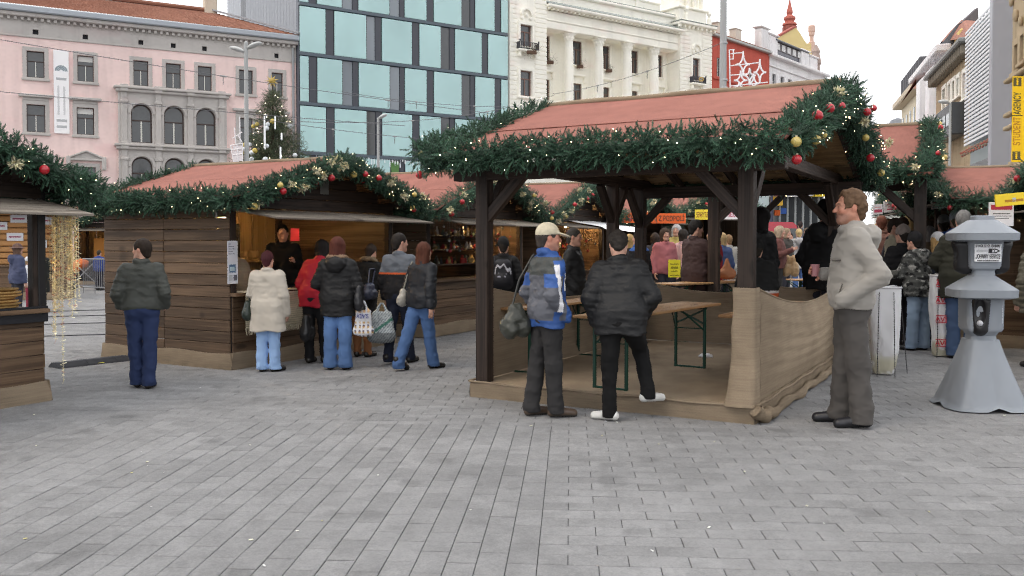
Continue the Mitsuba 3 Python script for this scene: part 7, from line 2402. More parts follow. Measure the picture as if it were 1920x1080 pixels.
    if puff:
        F.ridge(lambda p: puff * (np.abs(np.sin(((p - pel) @ UB)[:, 2] * math.pi / 0.075)) ** 0.7 - 0.6))
    F.noise(jfold * 0.8, (12, 12, 17), seed + 1, 3).noise(jfold * 0.85, (8, 8, 13), seed + 17, 2, None, True)
    F.noise(jfold * 1.1, (4, 4, 28), seed + 9, 2, lambda p: np.exp(-(np.minimum(np.linalg.norm(p - eL, axis=1), np.linalg.norm(p - eR, axis=1)) / 0.16) ** 2) + 0.35)
    F.above(hem, 0.012, lambda x, y: hem + 0.010 * np.sin(x * 17 + y * 9 + seed))
    # open at the neck
    v, f = F.mesh()
    if callable(jacket):
        vl = (v - pel) @ UB + pel
        cc = jacket(vl, dict(eL=eL, eR=eR, wL=wL, wR=wR, shL=shL, shR=shR, v=v))
    else:
        cc = np.asarray(jacket, float) * (0.86 + 0.28 * meshkit.fbm(v * 6, 3, seed))[:, None]
    put(k + '__jacket', (w2(v), f), jmat, smooth=True, color=cc)
    if fur is not None:
        F = Field(neck - 0.25, neck + 0.25, h / S)
        for i in range(12):
            a, b = i * math.pi / 6, (i + 1) * math.pi / 6
            c0, c1 = [neck + UB @ np.array([0.115 * math.sin(t), 0.01 + 0.095 * math.cos(t), 0.015 + 0.02 * (math.cos(t) < 0)]) for t in (a, b)]
            F.cap(c0, c1, 0.034, None, 0.02)
        F.noise(0.018, (45, 45, 45), seed, 2)
        v, f = F.mesh()
        put(k + '__fur_trim', (w2(v), f), 'm_flat', smooth=True, color=np.asarray(fur) * (0.5 + 1.0 * meshkit.noise(v * 70))[:, None])
    # hair
    if style != 'none':
        F = Field(hc - [0.2, 0.25, 0.36], hc + [0.2, 0.25, 0.2], min(h, 0.010) / S)
        th_ = {'short': 0.010, 'curly': 0.016, 'bob': 0.018, 'long': 0.016, 'bun': 0.012, 'thin': 0.006}[style]
        F.ell(hp((0, -0.017, 0.036)), (0.077 + th_, 0.098 + th_, 0.094 + th_), hR.T, 0.02)
        if style in ('short', 'thin', 'curly', 'bun'):
            F.cap(hp((0, -0.06, 0.0)), hp((0, -0.068, -0.055)), 0.062, 0.048, 0.03)
        elif style == 'bob':
            for x, y in ((0, -0.055), (-0.05, -0.02), (0.05, -0.02)):
                F.cap(hp((x, y, 0.02)), hp((x * 1.15, y - 0.005, -0.105)), 0.06, 0.05, 0.03)
        else:
            for x, y in ((0, -0.055), (-0.055, -0.025), (0.055, -0.025)):
                F.cap(hp((x, y, 0.02)), hp((x * 1.2, y - 0.025, -0.20)), 0.06, 0.05, 0.03)
        if style == 'bun':
            F.ell(hp((0, -0.105, 0.03)), (0.045, 0.04, 0.04), hR.T, 0.02)
        zl_ = -0.04 + bald
        F.ell(hp((0, 0.105, zl_)), (0.080, 0.082, 0.100), hR.T, 0.015, cut=True)
        for sg in (-1, 1):
            if style in ('short', 'thin', 'curly', 'bun'):
                F.ell(hp((sg * 0.085, 0.012, -0.055)), (0.05, 0.062, 0.058), hR.T, 0.012, cut=True)
                F.ell(hp((sg * 0.092, -0.012, -0.005)), (0.022, 0.022, 0.034), hR.T, 0.008, cut=True)
        F.noise({'curly': 0.020, 'thin': 0.003}.get(style, 0.009), (30, 30, 26) if style == 'curly' else (40, 40, 9), seed, 3)
        v, f = F.mesh()
        put(k + '__hair', (w2(v), f), 'm_flat', smooth=True, color=np.asarray(hair, float) * (0.55 + 0.9 * meshkit.fbm(((v - hc) @ hR) * [70, 70, 14], 3, seed))[:, None])
    if hat:
        F = Field(hc - [0.22, 0.25, 0.2], hc + [0.22, 0.3, 0.2], min(h, 0.010) / S)
        F.ell(hp((0, -0.014, 0.045)), (0.094, 0.113, 0.104), hR.T, 0.02)
        if hat == 'beanie':
            F.ell(hp((0, -0.03, 0.085)), (0.075, 0.085, 0.085), hR.T, 0.04)
        x, y, z = F.pts()
        P_ = np.stack(np.broadcast_arrays(x - hc[0], y - hc[1], z - hc[2]), -1) @ hR
        cut = (0.030 if hat == 'cap' else 0.012) + 0.25 * (P_[..., 1]) * (0.25 if hat == 'cap' else 0.5)
        F.v = np.maximum(F.v, cut - P_[..., 2]).astype(np.float32)
        if hat == 'cap':
            F.ell(hp((0, 0.115, 0.036)), (0.080, 0.095, 0.013), (hR @ rotx(-0.28)).T, 0.012)
        if hat == 'brim':
            F.ell(hp((0, -0.01, 0.035)), (0.17, 0.185, 0.014), hR.T, 0.02)
        if hat == 'beanie':
            F.noise(0.006, (30, 30, 12), seed, 2)
        v, f = F.mesh()
        lc = (v - hc) @ hR
        cc = hatcol(lc) if callable(hatcol) else np.asarray(hatcol, float) * (0.85 + 0.3 * meshkit.fbm(v * 30, 2, seed))[:, None]
        put(k + '__' + {'cap': 'cap', 'beanie': 'knit_cap', 'brim': 'brimmed_hat'}[hat], (w2(v), f), 'm_cloth', smooth=True, color=cc)
    J = dict(k=k, w=w2, wL=wL, wR=wR, shL=shL, shR=shR, eL=eL, eR=eR, hc=hc, neck=neck, chest=chest, up=up, pel=pel, S=S, base=base, M=M, hip=(hipL, hipR))
    return J


def smooth_np(a, b, x):
    t = np.clip((x - a) / (b - a), 0, 1)
    return t * t * (3 - 2 * t)


def bag(label, J, centre, size, col, strap=None, scol=None, name='shoulder_bag', mat='m_satin', seed=0, cat='bag', taper=0.75, h=0.012, floppy=0.012, rot=0.0):
    """soft bag hanging at 'centre' (in the person's own frame); strap: list of points there"""
    k = thing(name, label, cat)
    c, s = np.asarray(centre, float), np.asarray(size, float)
    F = Field(c - s * 1.2 - 0.05, c + s * 1.2 + 0.05, h)
    for z, q in ((-0.75, 1.0), (-0.2, 1.0), (0.7, taper)):
        for x in (-0.55, 0.55):
            F.ell(c + [0, x * s[1] * q, z * s[2] * 0.75], (s[0] * q, s[1] * 0.55 * q, s[2] * 0.45), None, s[0] * 0.8)
    F.noise(floppy, (9, 9, 14), seed, 3)
    v, f = F.mesh()
    cc = col(v - c) if callable(col) else np.asarray(col, float) * (0.7 + 0.6 * meshkit.fbm(v * 9, 3, seed))[:, None]
    put(k + '__pouch', (J['w'](v), f), mat, smooth=True, color=cc)
    if strap is not None:
        p = resample(np.asarray(strap), 0.03)[0]
        m = MB()
        q = J['w'](p)
        m.tube(q, 0.011, 6, scol if scol is not None else (col if not callable(col) else (0.03, 0.03, 0.03)))
        m.to(k, 'strap', mat, smooth=40)
    return k


# ---- the man in the dark green jacket, left
J = person('man in dark green jacket and blue jeans, hands in pockets, standing before the plank wall', 268, 727, 447, head=-14, hyaw=-62, h=0.011, jacket=(0.050, 0.054, 0.048), hem=0.93, girth=1.02, al=POCKET, ar=POCKET,
           trousers=(0.022, 0.035, 0.09), boot=1.25, hair=(0.022, 0.014, 0.010), style='short', fl=(-0.07, 0.06, 0, 4), fr=(0.08, -0.06, 0, -10), collar=0.06, jmat='m_nylon', seed=1, jfold=0.010)
# ---- customers at the woven goods stall
J = person('woman in cream quilted coat and light blue jeans at the woven goods stall', 503, 697, 470, head=6, h=0.011, jacket=(0.50, 0.455, 0.39), hem=0.60, girth=1.1, flare=0.03, jfold=0.005, puff=0.002, al=FORE, ar=HANG, trousers=(0.27, 0.41, 0.66), boot=1.3,
           hair=(0.055, 0.012, 0.016), style='short', fl=(-0.085, 0.0, 0, 10), fr=(0.10, 0.03, 0, -28), seed=2, jmat='m_nylon', fem=True)
bag('dark green shoulder bag of the woman in the cream coat', J, (-0.29, 0.02, 0.90), (0.07, 0.14, 0.15), (0.018, 0.028, 0.022), [(-0.28, 0.0, 1.04), (-0.235, -0.02, 1.3), (-0.16, -0.02, 1.50), (-0.2, 0.1, 1.3), (-0.27, 0.08, 1.02)], seed=2)
J = person('dark haired vendor in black standing inside the woven goods stall', 532, 0, 420, head=172, depth=12.95, floor=0.18, h=0.013, jacket=(0.010, 0.010, 0.011), al=FORE, ar=FORE, hair=(0.008, 0.007, 0.007), style='short', seed=3, lean=8, girth=1.12, hpitch=-12)
J = person('customer in bright red jacket leaning over the counter', 592, 681, 446, head=18, h=0.012, jacket=(0.42, 0.012, 0.03), hem=0.80, girth=1.12, lean=16, al=((0.10, 0.0, -0.27), (0.05, 0.14, -0.48)), ar=FORE, trousers=(0.012, 0.012, 0.014), hair=(0.012, 0.009, 0.008), style='bob', seed=4, jmat='m_nylon', hpitch=10, fr=(0.09, 0.12, 0, -8))
bag('black hanging bag beside the legs of the customer in red', J, (-0.02, -0.18, 0.52), (0.07, 0.12, 0.19), (0.014, 0.014, 0.015), seed=5)
J = person('woman with short red hair and black coat with fur hood, seen from behind', 634, 693, 445, head=2, h=0.011, jacket=(0.012, 0.012, 0.013), hem=0.72, girth=1.06, al=((0.12, 0.03, -0.26), (0.02, 0.2, -0.35)), ar=((0.10, 0.0, -0.28), (0.13, 0.05, -0.53)), trousers=lambda v: np.array((0.075, 0.14, 0.29)) * (0.7 + 0.6 * meshkit.fbm(v * 4, 3, 6))[:, None] * (1 + 0.5 * np.exp(-((v[:, 2] - 0.62) / 0.16) ** 2))[:, None], boot=1.45,
           hair=(0.075, 0.02, 0.013), style='bob', fur=(0.20, 0.13, 0.085), hood=1, fl=(-0.10, 0.0, 0, 6), fr=(0.10, 0.0, 0, -6), seed=6, jmat='m_nylon', hpitch=14, fem=True)
JR = J
bag('black shoulder bag hanging at the right side of the fur hooded coat', J, (0.30, -0.03, 0.97), (0.06, 0.12, 0.18), (0.016, 0.016, 0.019), [(0.30, -0.06, 1.1), (0.24, -0.06, 1.3), (0.17, -0.03, 1.5), (0.21, 0.07, 1.3), (0.29, 0.03, 1.1)], seed=7)
J = person('bent customer with brown hair bun and tan trousers next to the fur hooded coat', 681, 669, 452, head=20, h=0.012, lean=20, jacket=(0.012, 0.012, 0.012), hem=0.68, al=FORE, ar=FORE, trousers=(0.25, 0.105, 0.045), hair=(0.03, 0.018, 0.012), style='bun', fur=(0.18, 0.13, 0.08), seed=8, hpitch=18, boot=0.9)
bag('slate blue handbag between the fur hooded coat and the striped jacket', J, (0.20, -0.16, 1.02), (0.08, 0.13, 0.13), (0.035, 0.04, 0.065), [(0.2, -0.2, 1.1), (0.16, -0.08, 1.35), (0.18, 0.06, 1.35), (0.2, -0.08, 1.1)], seed=9)


def striped(v, q):
    z = v[:, 2]
    c = np.tile(np.array((0.125, 0.14, 0.165)), (len(v), 1))
    c[z < 1.245] = (0.50, 0.10, 0.03)
    c[z < 1.215] = (0.014, 0.014, 0.016)
    return c * (0.85 + 0.3 * meshkit.fbm(v * 6, 3))[:, None]


J = person('man in grey jacket with orange stripe, black below, walking behind the brown haired woman', 750, 681, 437, head=24, hyaw=30, h=0.012, jacket=striped, hem=0.86, al=HANG, ar=POCKET, trousers=(0.014, 0.018, 0.034), hair=(0.018, 0.014, 0.012), style='short', fl=(-0.08, -0.16, 0.0, 0, 0.06), fr=(0.09, 0.14, 0, 0), seed=10)
J = person('woman with long auburn hair, black jacket and blue jeans walking away', 790, 692, 454, head=42, h=0.011, jacket=(0.014, 0.016, 0.021), hem=0.86, girth=1.12, al=((0.10, -0.02, -0.27), (0.02, 0.16, -0.4)), ar=((0.10, -0.10, -0.27), (0.16, -0.12, -0.52)), trousers=(0.065, 0.125, 0.27), boot=1.3, hair=(0.085, 0.028, 0.016), style='long', fem=True,
           fl=(-0.09, -0.33, 0.0, 4, 0.12), fr=(0.08, 0.17, 0, -6), seed=11, jmat='m_nylon', lean=4)
bag('silver grey shoulder bag of the woman with auburn hair', J, (-0.27, -0.03, 1.00), (0.07, 0.15, 0.13), lambda v: np.array((0.33, 0.31, 0.27)) * (0.4 + 1.2 * meshkit.fbm(v * 16, 3))[:, None], [(-0.26, -0.10, 1.1), (-0.21, -0.05, 1.35), (-0.165, -0.02, 1.5), (-0.2, 0.05, 1.35), (-0.26, 0.08, 1.1)], (0.25, 0.24, 0.2), seed=12)


def print_bag(v):
    c = np.tile(np.array((0.66, 0.66, 0.66)), (len(v), 1))
    z, y = v[:, 2], v[:, 1]
    r = ((np.floor((z + 0.3) / 0.062) % 1) == 0) & (np.abs(((z + 0.3) / 0.062) % 1 - 0.5) < 0.30) & (np.abs(((y + 0.3) / 0.045) % 1 - 0.5) < 0.30) & (z < 0.02)
    c[r] = (0.45, 0.27, 0.08)
    c[r & (((z + 0.3) / 0.062) % 1 > 0.5)] = (0.13, 0.10, 0.16)
    return c


def carrier(label, p, w, hgt, dp, fn, seed, mat='m_nylon', yaw=0.0):
    """thin plastic carrier bag hanging from p"""
    k = thing('carrier_bag', label, 'bag')
    f = Fr((p[0], p[1], 0), (math.cos(yaw), math.sin(yaw)))
    F = Field(np.array([-w, -dp * 2, p[2] - hgt * 1.15]), np.array([w, dp * 2, p[2] + 0.05]), 0.011)
    zt, zb = p[2], p[2] - hgt
    F.cap((-w * 0.36, 0, zb + 0.07), (w * 0.36, 0, zb + 0.07), dp * 0.9, None, 0.04, (1, 1, 1))
    F.cap((-w * 0.40, 0, zb + 0.05), (-w * 0.34, 0, zb + hgt * 0.72), dp * 0.62, dp * 0.42, 0.05).cap((w * 0.40, 0, zb + 0.05), (w * 0.34, 0, zb + hgt * 0.72), dp * 0.62, dp * 0.42, 0.05)
    F.cap((0, 0, zb + 0.06), (0, 0, zb + hgt * 0.7), dp * 0.85, dp * 0.5, 0.06)
    F.cap((-w * 0.3, 0, zb + hgt * 0.72), (-0.015, 0, zt), 0.022, 0.014, 0.03).cap((w * 0.3, 0, zb + hgt * 0.72), (0.015, 0, zt), 0.022, 0.014, 0.03)
    F.noise(0.012, (11, 11, 9), seed, 3)
    v, fa = F.mesh()
    put(k + '__film', (f.w(v), fa), mat, smooth=True, color=fn(v - [0, 0, zb + hgt * 0.4], w, hgt))
    return k, f, zb


def film_a(v, w, hg):
    c = np.tile(np.array((0.66, 0.66, 0.68)), (len(v), 1))
    z, x = v[:, 2], v[:, 0]
    gx, gz = ((x + 1) / 0.052) % 1, ((z + 1) / 0.062) % 1
    m = (np.abs(gx - 0.5) < 0.24) & (np.abs(gz - 0.45) < 0.34) & (z < 0.02) & (v[:, 1] < 0)
    c[m] = (0.48, 0.29, 0.09)
    c[m & (gz > 0.5)] = (0.12, 0.09, 0.14)
    m = (np.abs(z - 0.16) < 0.03) & (np.abs(gx - 0.5) < 0.3) & (v[:, 1] < 0)
    c[m] = (0.6, 0.38, 0.2)
    return c


p = AT(681, 566, 11.0)
k, f, zb = carrier('white carrier bag printed with rows of small figures, held by the fur hooded coat', p, 0.21, 0.43, 0.055, film_a, 3)
lettering(k, "AIN'S", 0.15, 0.05, f.w((0.0, -0.062, zb + 0.26)), (1, 0, 0), (0, 0, 1), 'm_flat', (0.05, 0.06, 0.25))


def film_b(v, w, hg):
    c = np.tile(np.array((0.50, 0.53, 0.52)), (len(v), 1))
    d = (v[:, 0] * 0.8 + v[:, 2] * 1.0)
    e = (v[:, 0] - v[:, 2] * 0.8)
    c[np.abs((e / 0.035) % 1 - 0.5) < 0.2] = (0.16, 0.19, 0.22)
    c[np.abs(d * 0 + v[:, 2] - v[:, 0] * 0.7 + 0.0) < 0.022] = (0.05, 0.16, 0.12)
    c[v[:, 2] < -0.08] *= 0.5
    return c * (0.8 + 0.5 * meshkit.noise(v * 24))[:, None]


p = AT(716, 569, 11.35)
carrier('crumpled transparent striped carrier bag next to the walking legs', p, 0.27, 0.48, 0.09, film_b, 8)


# ---- the man in the blue and grey jacket
def bluejacket(v, q):
    x, y, z = v.T
    P = q['v']
    c = np.tile(np.array((0.10, 0.105, 0.125)), (len(v), 1))
    BL, WHI, CH = np.array((0.032, 0.085, 0.27)), np.array((0.72, 0.72, 0.75)), np.array((0.055, 0.06, 0.058))
    front = y > 0.045
    c[front] = BL
    c[(z < 0.90)] = BL
    c[(z > 1.47)] = BL
    da = np.abs(x) - 0.17
    arm_ = np.abs(x) > 0.15
    yoke = (z > 1.30) & (z <= 1.47)
    c[yoke & (y < 0.0)] = CH
    c[yoke & arm_ & (z < 1.44) & (y > -0.06)] = BL * 1.25
    c[arm_ & (z > 1.20) & (z < 1.32) & (y < -0.02)] = BL * 1.1
    st = arm_ & (np.abs(y + 0.025 + (z - 1.2) * 0.06) < 0.022) & (z < 1.40) & (z > 0.98)
    c[st] = WHI
    c[(np.abs(y - 0.10) < 0.03) & (z > 1.16) & (z < 1.32) & (np.abs(x) < 0.2)] = WHI
    c[(np.abs(y + 0.02) < 0.03) & arm_ & (z <= 0.98) & (z > 0.9)] = BL
    return c * (0.86 + 0.28 * meshkit.fbm(v * 7, 3))[:, None]


J = person('man in blue and grey sports jacket with beige cap standing at the pavilion step', 1026, 780, 419, head=66, hyaw=12, h=0.009, jacket=bluejacket, hem=0.83, girth=1.03, al=POCKET, ar=POCKET, collar=0.09, hood=None, trousers=(0.030, 0.029, 0.030), boot=1.15, shoes=(0.075, 0.05, 0.035), sole=(0.045, 0.04, 0.035),
           hair=(0.05, 0.04, 0.035), style='thin', hat='cap', hatcol=lambda l: np.array((0.60, 0.54, 0.40)) * (0.8 + 0.3 * meshkit.fbm(l * 30, 2))[:, None], fl=(-0.07, -0.11, 0, 4), fr=(0.09, 0.06, 0, -12), stubble=0.35, skin=SKIN * (1.0, 0.84, 0.8), seed=20, jfold=0.009, jmat='m_nylon')
bag('soft olive shopping bag hanging behind the man with the beige cap', J, (-0.15, -0.25, 0.88), (0.10, 0.12, 0.165), (0.036, 0.038, 0.030), [(-0.17, -0.28, 1.0), (-0.19, -0.20, 1.25), (-0.17, -0.06, 1.49), (-0.1, 0.09, 1.35)], (0.03, 0.03, 0.026), seed=21, taper=0.55, floppy=0.02)
# ---- the man in the black quilted jacket, one foot on the deck
J = person('man in black quilted jacket with one white shoe up on the pavilion deck', 1163, 789, 441, head=14, h=0.009, H=1.70, jacket=(0.0125, 0.013, 0.0145), hem=0.80, girth=1.12, puff=0.005, lean=15, side=-0.07, al=POCKET, ar=((0.12, 0.02, -0.27), (0.02, 0.20, -0.40)), trousers=(0.0055, 0.0055, 0.006), boot=1.0, shoes=(0.62, 0.62, 0.60), sole=(0.5, 0.5, 0.48),
           hair=(0.022, 0.018, 0.015), style='curly', fl=(-0.10, -0.01, 0, 72), fr=(0.24, 0.16, 0.155, -48), seed=22, jmat='m_nylon', hpitch=34, hyaw=-14, collar=0.06)
# ---- the tall man with the cup
def graytr(v):
    c = np.array((0.078, 0.072, 0.068)) * (0.75 + 0.5 * meshkit.fbm(v * [5, 5, 4], 3, 4))[:, None]
    return c


CUPH = {1: (np.array([-0.25, 0.80, 0.25]), np.array([-1.0, -0.15, 0.05]), 1.0, -1)}
J = person('tall man in light beige hooded jacket and grey trousers holding a red drink', 1593, 797, 356, head=-80, hyaw=-6, h=0.0085, jacket=(0.30, 0.283, 0.258), hem=0.885, girth=1.06, hood=1, collar=0.07, al=POCKET2, ar=((0.07, -0.06, -0.28), (0.02, 0.17, -0.27)), trousers=graytr, boot=1.35, shoes=(0.018, 0.018, 0.022),
           hair=(0.12, 0.07, 0.04), style='curly', bald=0.055, fl=(-0.10, -0.05, 0, 6), fr=(0.09, 0.07, 0, -4), stubble=0.45, skin=SKIN * (1.02, 0.86, 0.8), seed=23, jfold=0.0075, handspec=CUPH)
J11 = J
kc_ = thing('drink_cup', 'clear plastic cup of red drink in the hand of the man in beige', 'cup')
hw_ = J['w'](J['wR'] + np.array([-0.066, 0.076, 0.028]))
MB().lathe([(0.0, -0.045), (0.026, -0.045), (0.0335, 0.028), (0.0, 0.028)], hw_, 18, (0.10, 0.004, 0.012)).to(kc_, 'red_drink', 'm_shiny', smooth=40)
MB().lathe([(0.027, -0.05), (0.0285, -0.048), (0.0385, 0.052), (0.0395, 0.052), (0.0395, 0.056), (0.0375, 0.056), (0.0275, -0.046)], hw_, 20, (0.36, 0.16, 0.17)).to(kc_, 'cup_wall', 'm_shiny', smooth=40)
# pocket flaps, chest zip and cargo pocket of the tall man
m = MB()
for a, b in (((-0.215, 0.10, 1.08), (-0.20, 0.145, 0.93)), ((-0.115, 0.155, 1.245), (-0.165, 0.10, 1.25))):
    m.tube([J['w'](np.array(a)), J['w'](np.array(b))], 0.006, 5, (0.10, 0.09, 0.08))
m.to(J['k'], 'zip', 'm_flat')

# ---- people under and behind the pavilion
J = person('person in black knit cap and black backpack at the ornament stall', 944, 650, 447, head=4, depth=13.4, h=0.013, jacket=(0.012, 0.012, 0.013), hat='beanie', hatcol=(0.012, 0.012, 0.013), hair=(0.02, 0.015, 0.012), seed=30, al=POCKET, ar=POCKET, girth=1.1)
k = thing('backpack', 'black backpack with pale printed motif on the person in the knit cap', 'backpack')
F = Field(np.array([-0.25, -0.42, 0.9]), np.array([0.25, -0.05, 1.5]), 0.012)
F.cap((-0.06, -0.20, 1.06), (-0.05, -0.19, 1.34), 0.12, 0.10, 0.05).cap((0.06, -0.20, 1.06), (0.05, -0.19, 1.34), 0.12, 0.10, 0.05).ell((0, -0.29, 1.10), (0.13, 0.06, 0.11), None, 0.03)
v, f = F.mesh()
c = np.tile(np.array((0.012, 0.012, 0.016)), (len(v), 1))
mm = (np.abs(np.hypot(v[:, 0], (v[:, 2] - 1.20) * 0.9) - 0.125 - 0.02 * np.sin(v[:, 0] * 60)) < 0.014) & (v[:, 2] > 1.2) & (v[:, 1] < -0.22)
c[mm] = (0.5, 0.5, 0.55)
mm = (meshkit.noise(v * [40, 1, 30], 3) > 0.62) & (np.abs(v[:, 0]) < 0.07) & (np.abs(v[:, 2] - 1.17) < 0.05) & (v[:, 1] < -0.25)
c[mm] = (0.30, 0.30, 0.36)
put(k + '__pack', (J['w'](v), f), 'm_nylon', smooth=True, color=c)
for sg in (-1, 1):
    MB().tube(J['w'](resample([(sg * 0.12, -0.16, 1.1), (sg * 0.13, -0.13, 1.40), (sg * 0.13, -0.02, 1.49), (sg * 0.13, 0.12, 1.36), (sg * 0.14, 0.12, 1.12)], 0.03)[0]), 0.018, 6, (0.012, 0.012, 0.014)).to(k, 'strap', 'm_flat', smooth=40)
person('dark haired man in black hidden behind the blue jacket', 1075, 662, 427, head=105, depth=12.6, h=0.013, jacket=(0.016, 0.017, 0.019), girth=1.15, hair=(0.05, 0.045, 0.04), style='thin', seed=31, al=POCKET, ar=POCKET, jmat='m_nylon')
person('person in dark coat and blue scarf between the two rear posts', 1198, 620, 433, head=-50, depth=15.5, h=0.016, jacket=lambda v, q: np.where(v[:, 2:3] > 1.43, (0.04, 0.10, 0.30), (0.016, 0.016, 0.018)), hair=(0.015, 0.012, 0.01), collar=0.12, seed=32)
person('blond person half hidden by the left rear post', 1180, 615, 440, head=30, depth=16.5, h=0.018, jacket=(0.03, 0.03, 0.035), hair=(0.42, 0.28, 0.12), style='bob', seed=33)
J = person('man in long brown coat eating at the outside beer table', 1304, 640, 412, head=62, hyaw=14, depth=14.6, h=0.013, jacket=(0.055, 0.033, 0.032), hem=0.60, girth=1.12, hair=(0.014, 0.012, 0.011), style='short', ar=FACE, al=FORE, seed=34, hpitch=8)
J = person('person in red jacket with both hands at the mouth, next to the brown coat', 1340, 630, 424, head=-70, depth=15.4, h=0.014, jacket=(0.36, 0.015, 0.03), hem=0.85, trousers=(0.33, 0.28, 0.23), hair=(0.02, 0.014, 0.012), style='bob', al=FACE, ar=FACE, seed=35)
k = thing('carrier_bag', 'light orange plastic bag left of the front right post', 'bag')
bgp = AT(1363, 500, 14.9)
F = Field(np.array([-0.2, -0.12, -0.25]), np.array([0.2, 0.12, 0.2]), 0.015)
F.cap((-0.07, 0, -0.12), (0.07, 0, -0.12), 0.08, None, 0.05).cap((0, 0, -0.1), (0, 0, 0.12), 0.1, 0.02, 0.05).noise(0.02, (12, 12, 12), 2)
v, f = F.mesh()
put(k + '__film', (v + bgp, f), 'm_nylon', smooth=True, color=(0.62, 0.26, 0.13))
J = person('person with black hair in a black coat right of the front right post', 1424, 665, 389, head=-40, hyaw=-30, depth=12.4, h=0.012, jacket=(0.010, 0.010, 0.011), hem=0.72, girth=1.2, hair=(0.010, 0.008, 0.008), style='bob', trousers=(0.010, 0.010, 0.012), al=POCKET, ar=HANG, seed=36)


def childj(v, q):
    c = np.tile(np.array((0.46, 0.085, 0.025)), (len(v), 1))
    c[v[:, 2] > 1.02] = (0.55, 0.5, 0.48)
    c[v[:, 2] > 1.05] = (0.014, 0.014, 0.014)
    return c * (0.8 + 0.4 * meshkit.fbm(v * 6, 3))[:, None]


person('child in orange and black jacket standing before the black coat', 1419, 680, 452, head=5, depth=11.75, h=0.012, jacket=childj, hem=0.62, girth=1.3, hat='beanie', hatcol=(0.012, 0.012, 0.012), hair=(0.02, 0.015, 0.01), trousers=(0.40, 0.08, 0.025), seed=37)
J = person('woman in grey coat with blond hair seen from behind, far in the square', 1497, 549, 429, head=8, h=0.022, jacket=(0.36, 0.36, 0.37), hem=0.68, girth=1.2, flare=0.03, hair=(0.50, 0.36, 0.17), style='bun', trousers=(0.07, 0.13, 0.30), boot=1.2, hood=1, shoes=(0.6, 0.6, 0.62), seed=38)
k = thing('backpack', 'small dark backpack on the woman in the grey coat', 'backpack')
F = Field(np.array([-0.2, -0.4, 0.95]), np.array([0.25, -0.05, 1.5]), 0.02)
F.cap((0.06, -0.21, 1.10), (0.05, -0.20, 1.30), 0.11, 0.08, 0.04)
v, f = F.mesh()
put(k + '__pack', (J['w'](v), f), 'm_nylon', smooth=True, color=(0.05, 0.05, 0.07))
MB().tube(J['w'](resample([(0.06, -0.2, 1.32), (-0.05, -0.17, 1.45), (-0.1, -0.1, 1.5)], 0.03)[0]), 0.018, 5, (0.05, 0.05, 0.07)).to(k, 'strap', 'm_flat')
J = person('fair haired woman in brown jacket left of the grey coat, facing the camera', 1461, 565, 424, head=110, depth=22.5, h=0.02, jacket=(0.12, 0.05, 0.045), hair=(0.36, 0.28, 0.2), style='bob', al=FORE, ar=FORE, trousers=(0.03, 0.03, 0.03), seed=39)
bag('tan paper carrier held by the woman in the brown jacket', J, (-0.1, 0.24, 0.88), (0.09, 0.17, 0.25), (0.38, 0.25, 0.13), seed=40, name='carrier_bag')
J = person('man in black jacket with red and black cap behind the beige man', 1548, 660, 374, head=62, depth=11.9, h=0.012, jacket=(0.009, 0.009, 0.010), hem=0.78, girth=1.3, hat='cap', hatcol=lambda l: np.where((l[:, 1:2] > 0.07), (0.28, 0.02, 0.025), (0.012, 0.011, 0.012)), hair=(0.012, 0.01, 0.01), al=POCKET, ar=FORE, seed=41, hood=1, hpitch=6)

# ---- the crowd on the right
person('man in pale beige jacket looking down, behind the tall man', 1678, 630, 409, head=130, depth=14.4, h=0.014, jacket=(0.40, 0.36, 0.27), hair=(0.03, 0.02, 0.015), style='short', al=FORE, ar=FORE, hpitch=14, seed=50, stubble=0.4)


def camo(v, q):
    n1, n2 = meshkit.fbm(v * 16, 3, 3), meshkit.fbm(v * 14 + 7, 3, 8)
    c = np.tile(np.array((0.065, 0.068, 0.066)), (len(v), 1))
    c[n1 > 0.54] = (0.15, 0.155, 0.15)
    c[n1 > 0.62] = (0.30, 0.30, 0.29)
    c[n2 > 0.58] = (0.018, 0.019, 0.02)
    return c


def jean(v):
    return np.array((0.23, 0.31, 0.42)) * (0.6 + 0.7 * meshkit.fbm(v * 5, 3, 2))[:, None]


J = person('boy in grey camouflage jacket and faded jeans reaching forward', 1722, 657, 436, head=-28, h=0.011, jacket=camo, hem=0.82, girth=1.22, hood=1, al=((0.08, 0.10, -0.25), (0.02, 0.36, -0.22)), ar=((0.08, 0.05, -0.27), (-0.05, 0.30, -0.30)), trousers=jean, boot=1.35, shoes=(0.02, 0.02, 0.022), hat='beanie', hatcol=(0.014, 0.014, 0.016), hair=(0.015, 0.012, 0.01), fl=(-0.12, 0.05, 0, 10), fr=(0.10, 0.0, 0, -10), seed=51, lean=7)
person('person in black jacket and brown knit cap left of the camouflage boy', 1692, 645, 424, head=-15, depth=13.5, h=0.013, jacket=(0.009, 0.009, 0.011), hat='beanie', hatcol=(0.20, 0.165, 0.15), hair=(0.02, 0.015, 0.012), al=FORE, ar=HANG, girth=1.2, seed=52)
person('blond child with white cap right of the camouflage boy', 1757, 640, 438, head=-10, depth=13.3, h=0.013, jacket=(0.02, 0.025, 0.04), hat='beanie', hatcol=(0.62, 0.62, 0.63), hair=(0.50, 0.31, 0.13), style='long', seed=53)
person('person in grey knit cap and white and red jacket in the crowd', 1768, 615, 406, head=10, depth=16.2, h=0.016, jacket=lambda v, q: np.where((v[:, 0:1] > 0.02) & (v[:, 2:3] < 1.36), (0.45, 0.03, 0.05), (0.42, 0.42, 0.42)), hat='beanie', hatcol=(0.27, 0.28, 0.28), hair=(0.05, 0.04, 0.03), seed=54)
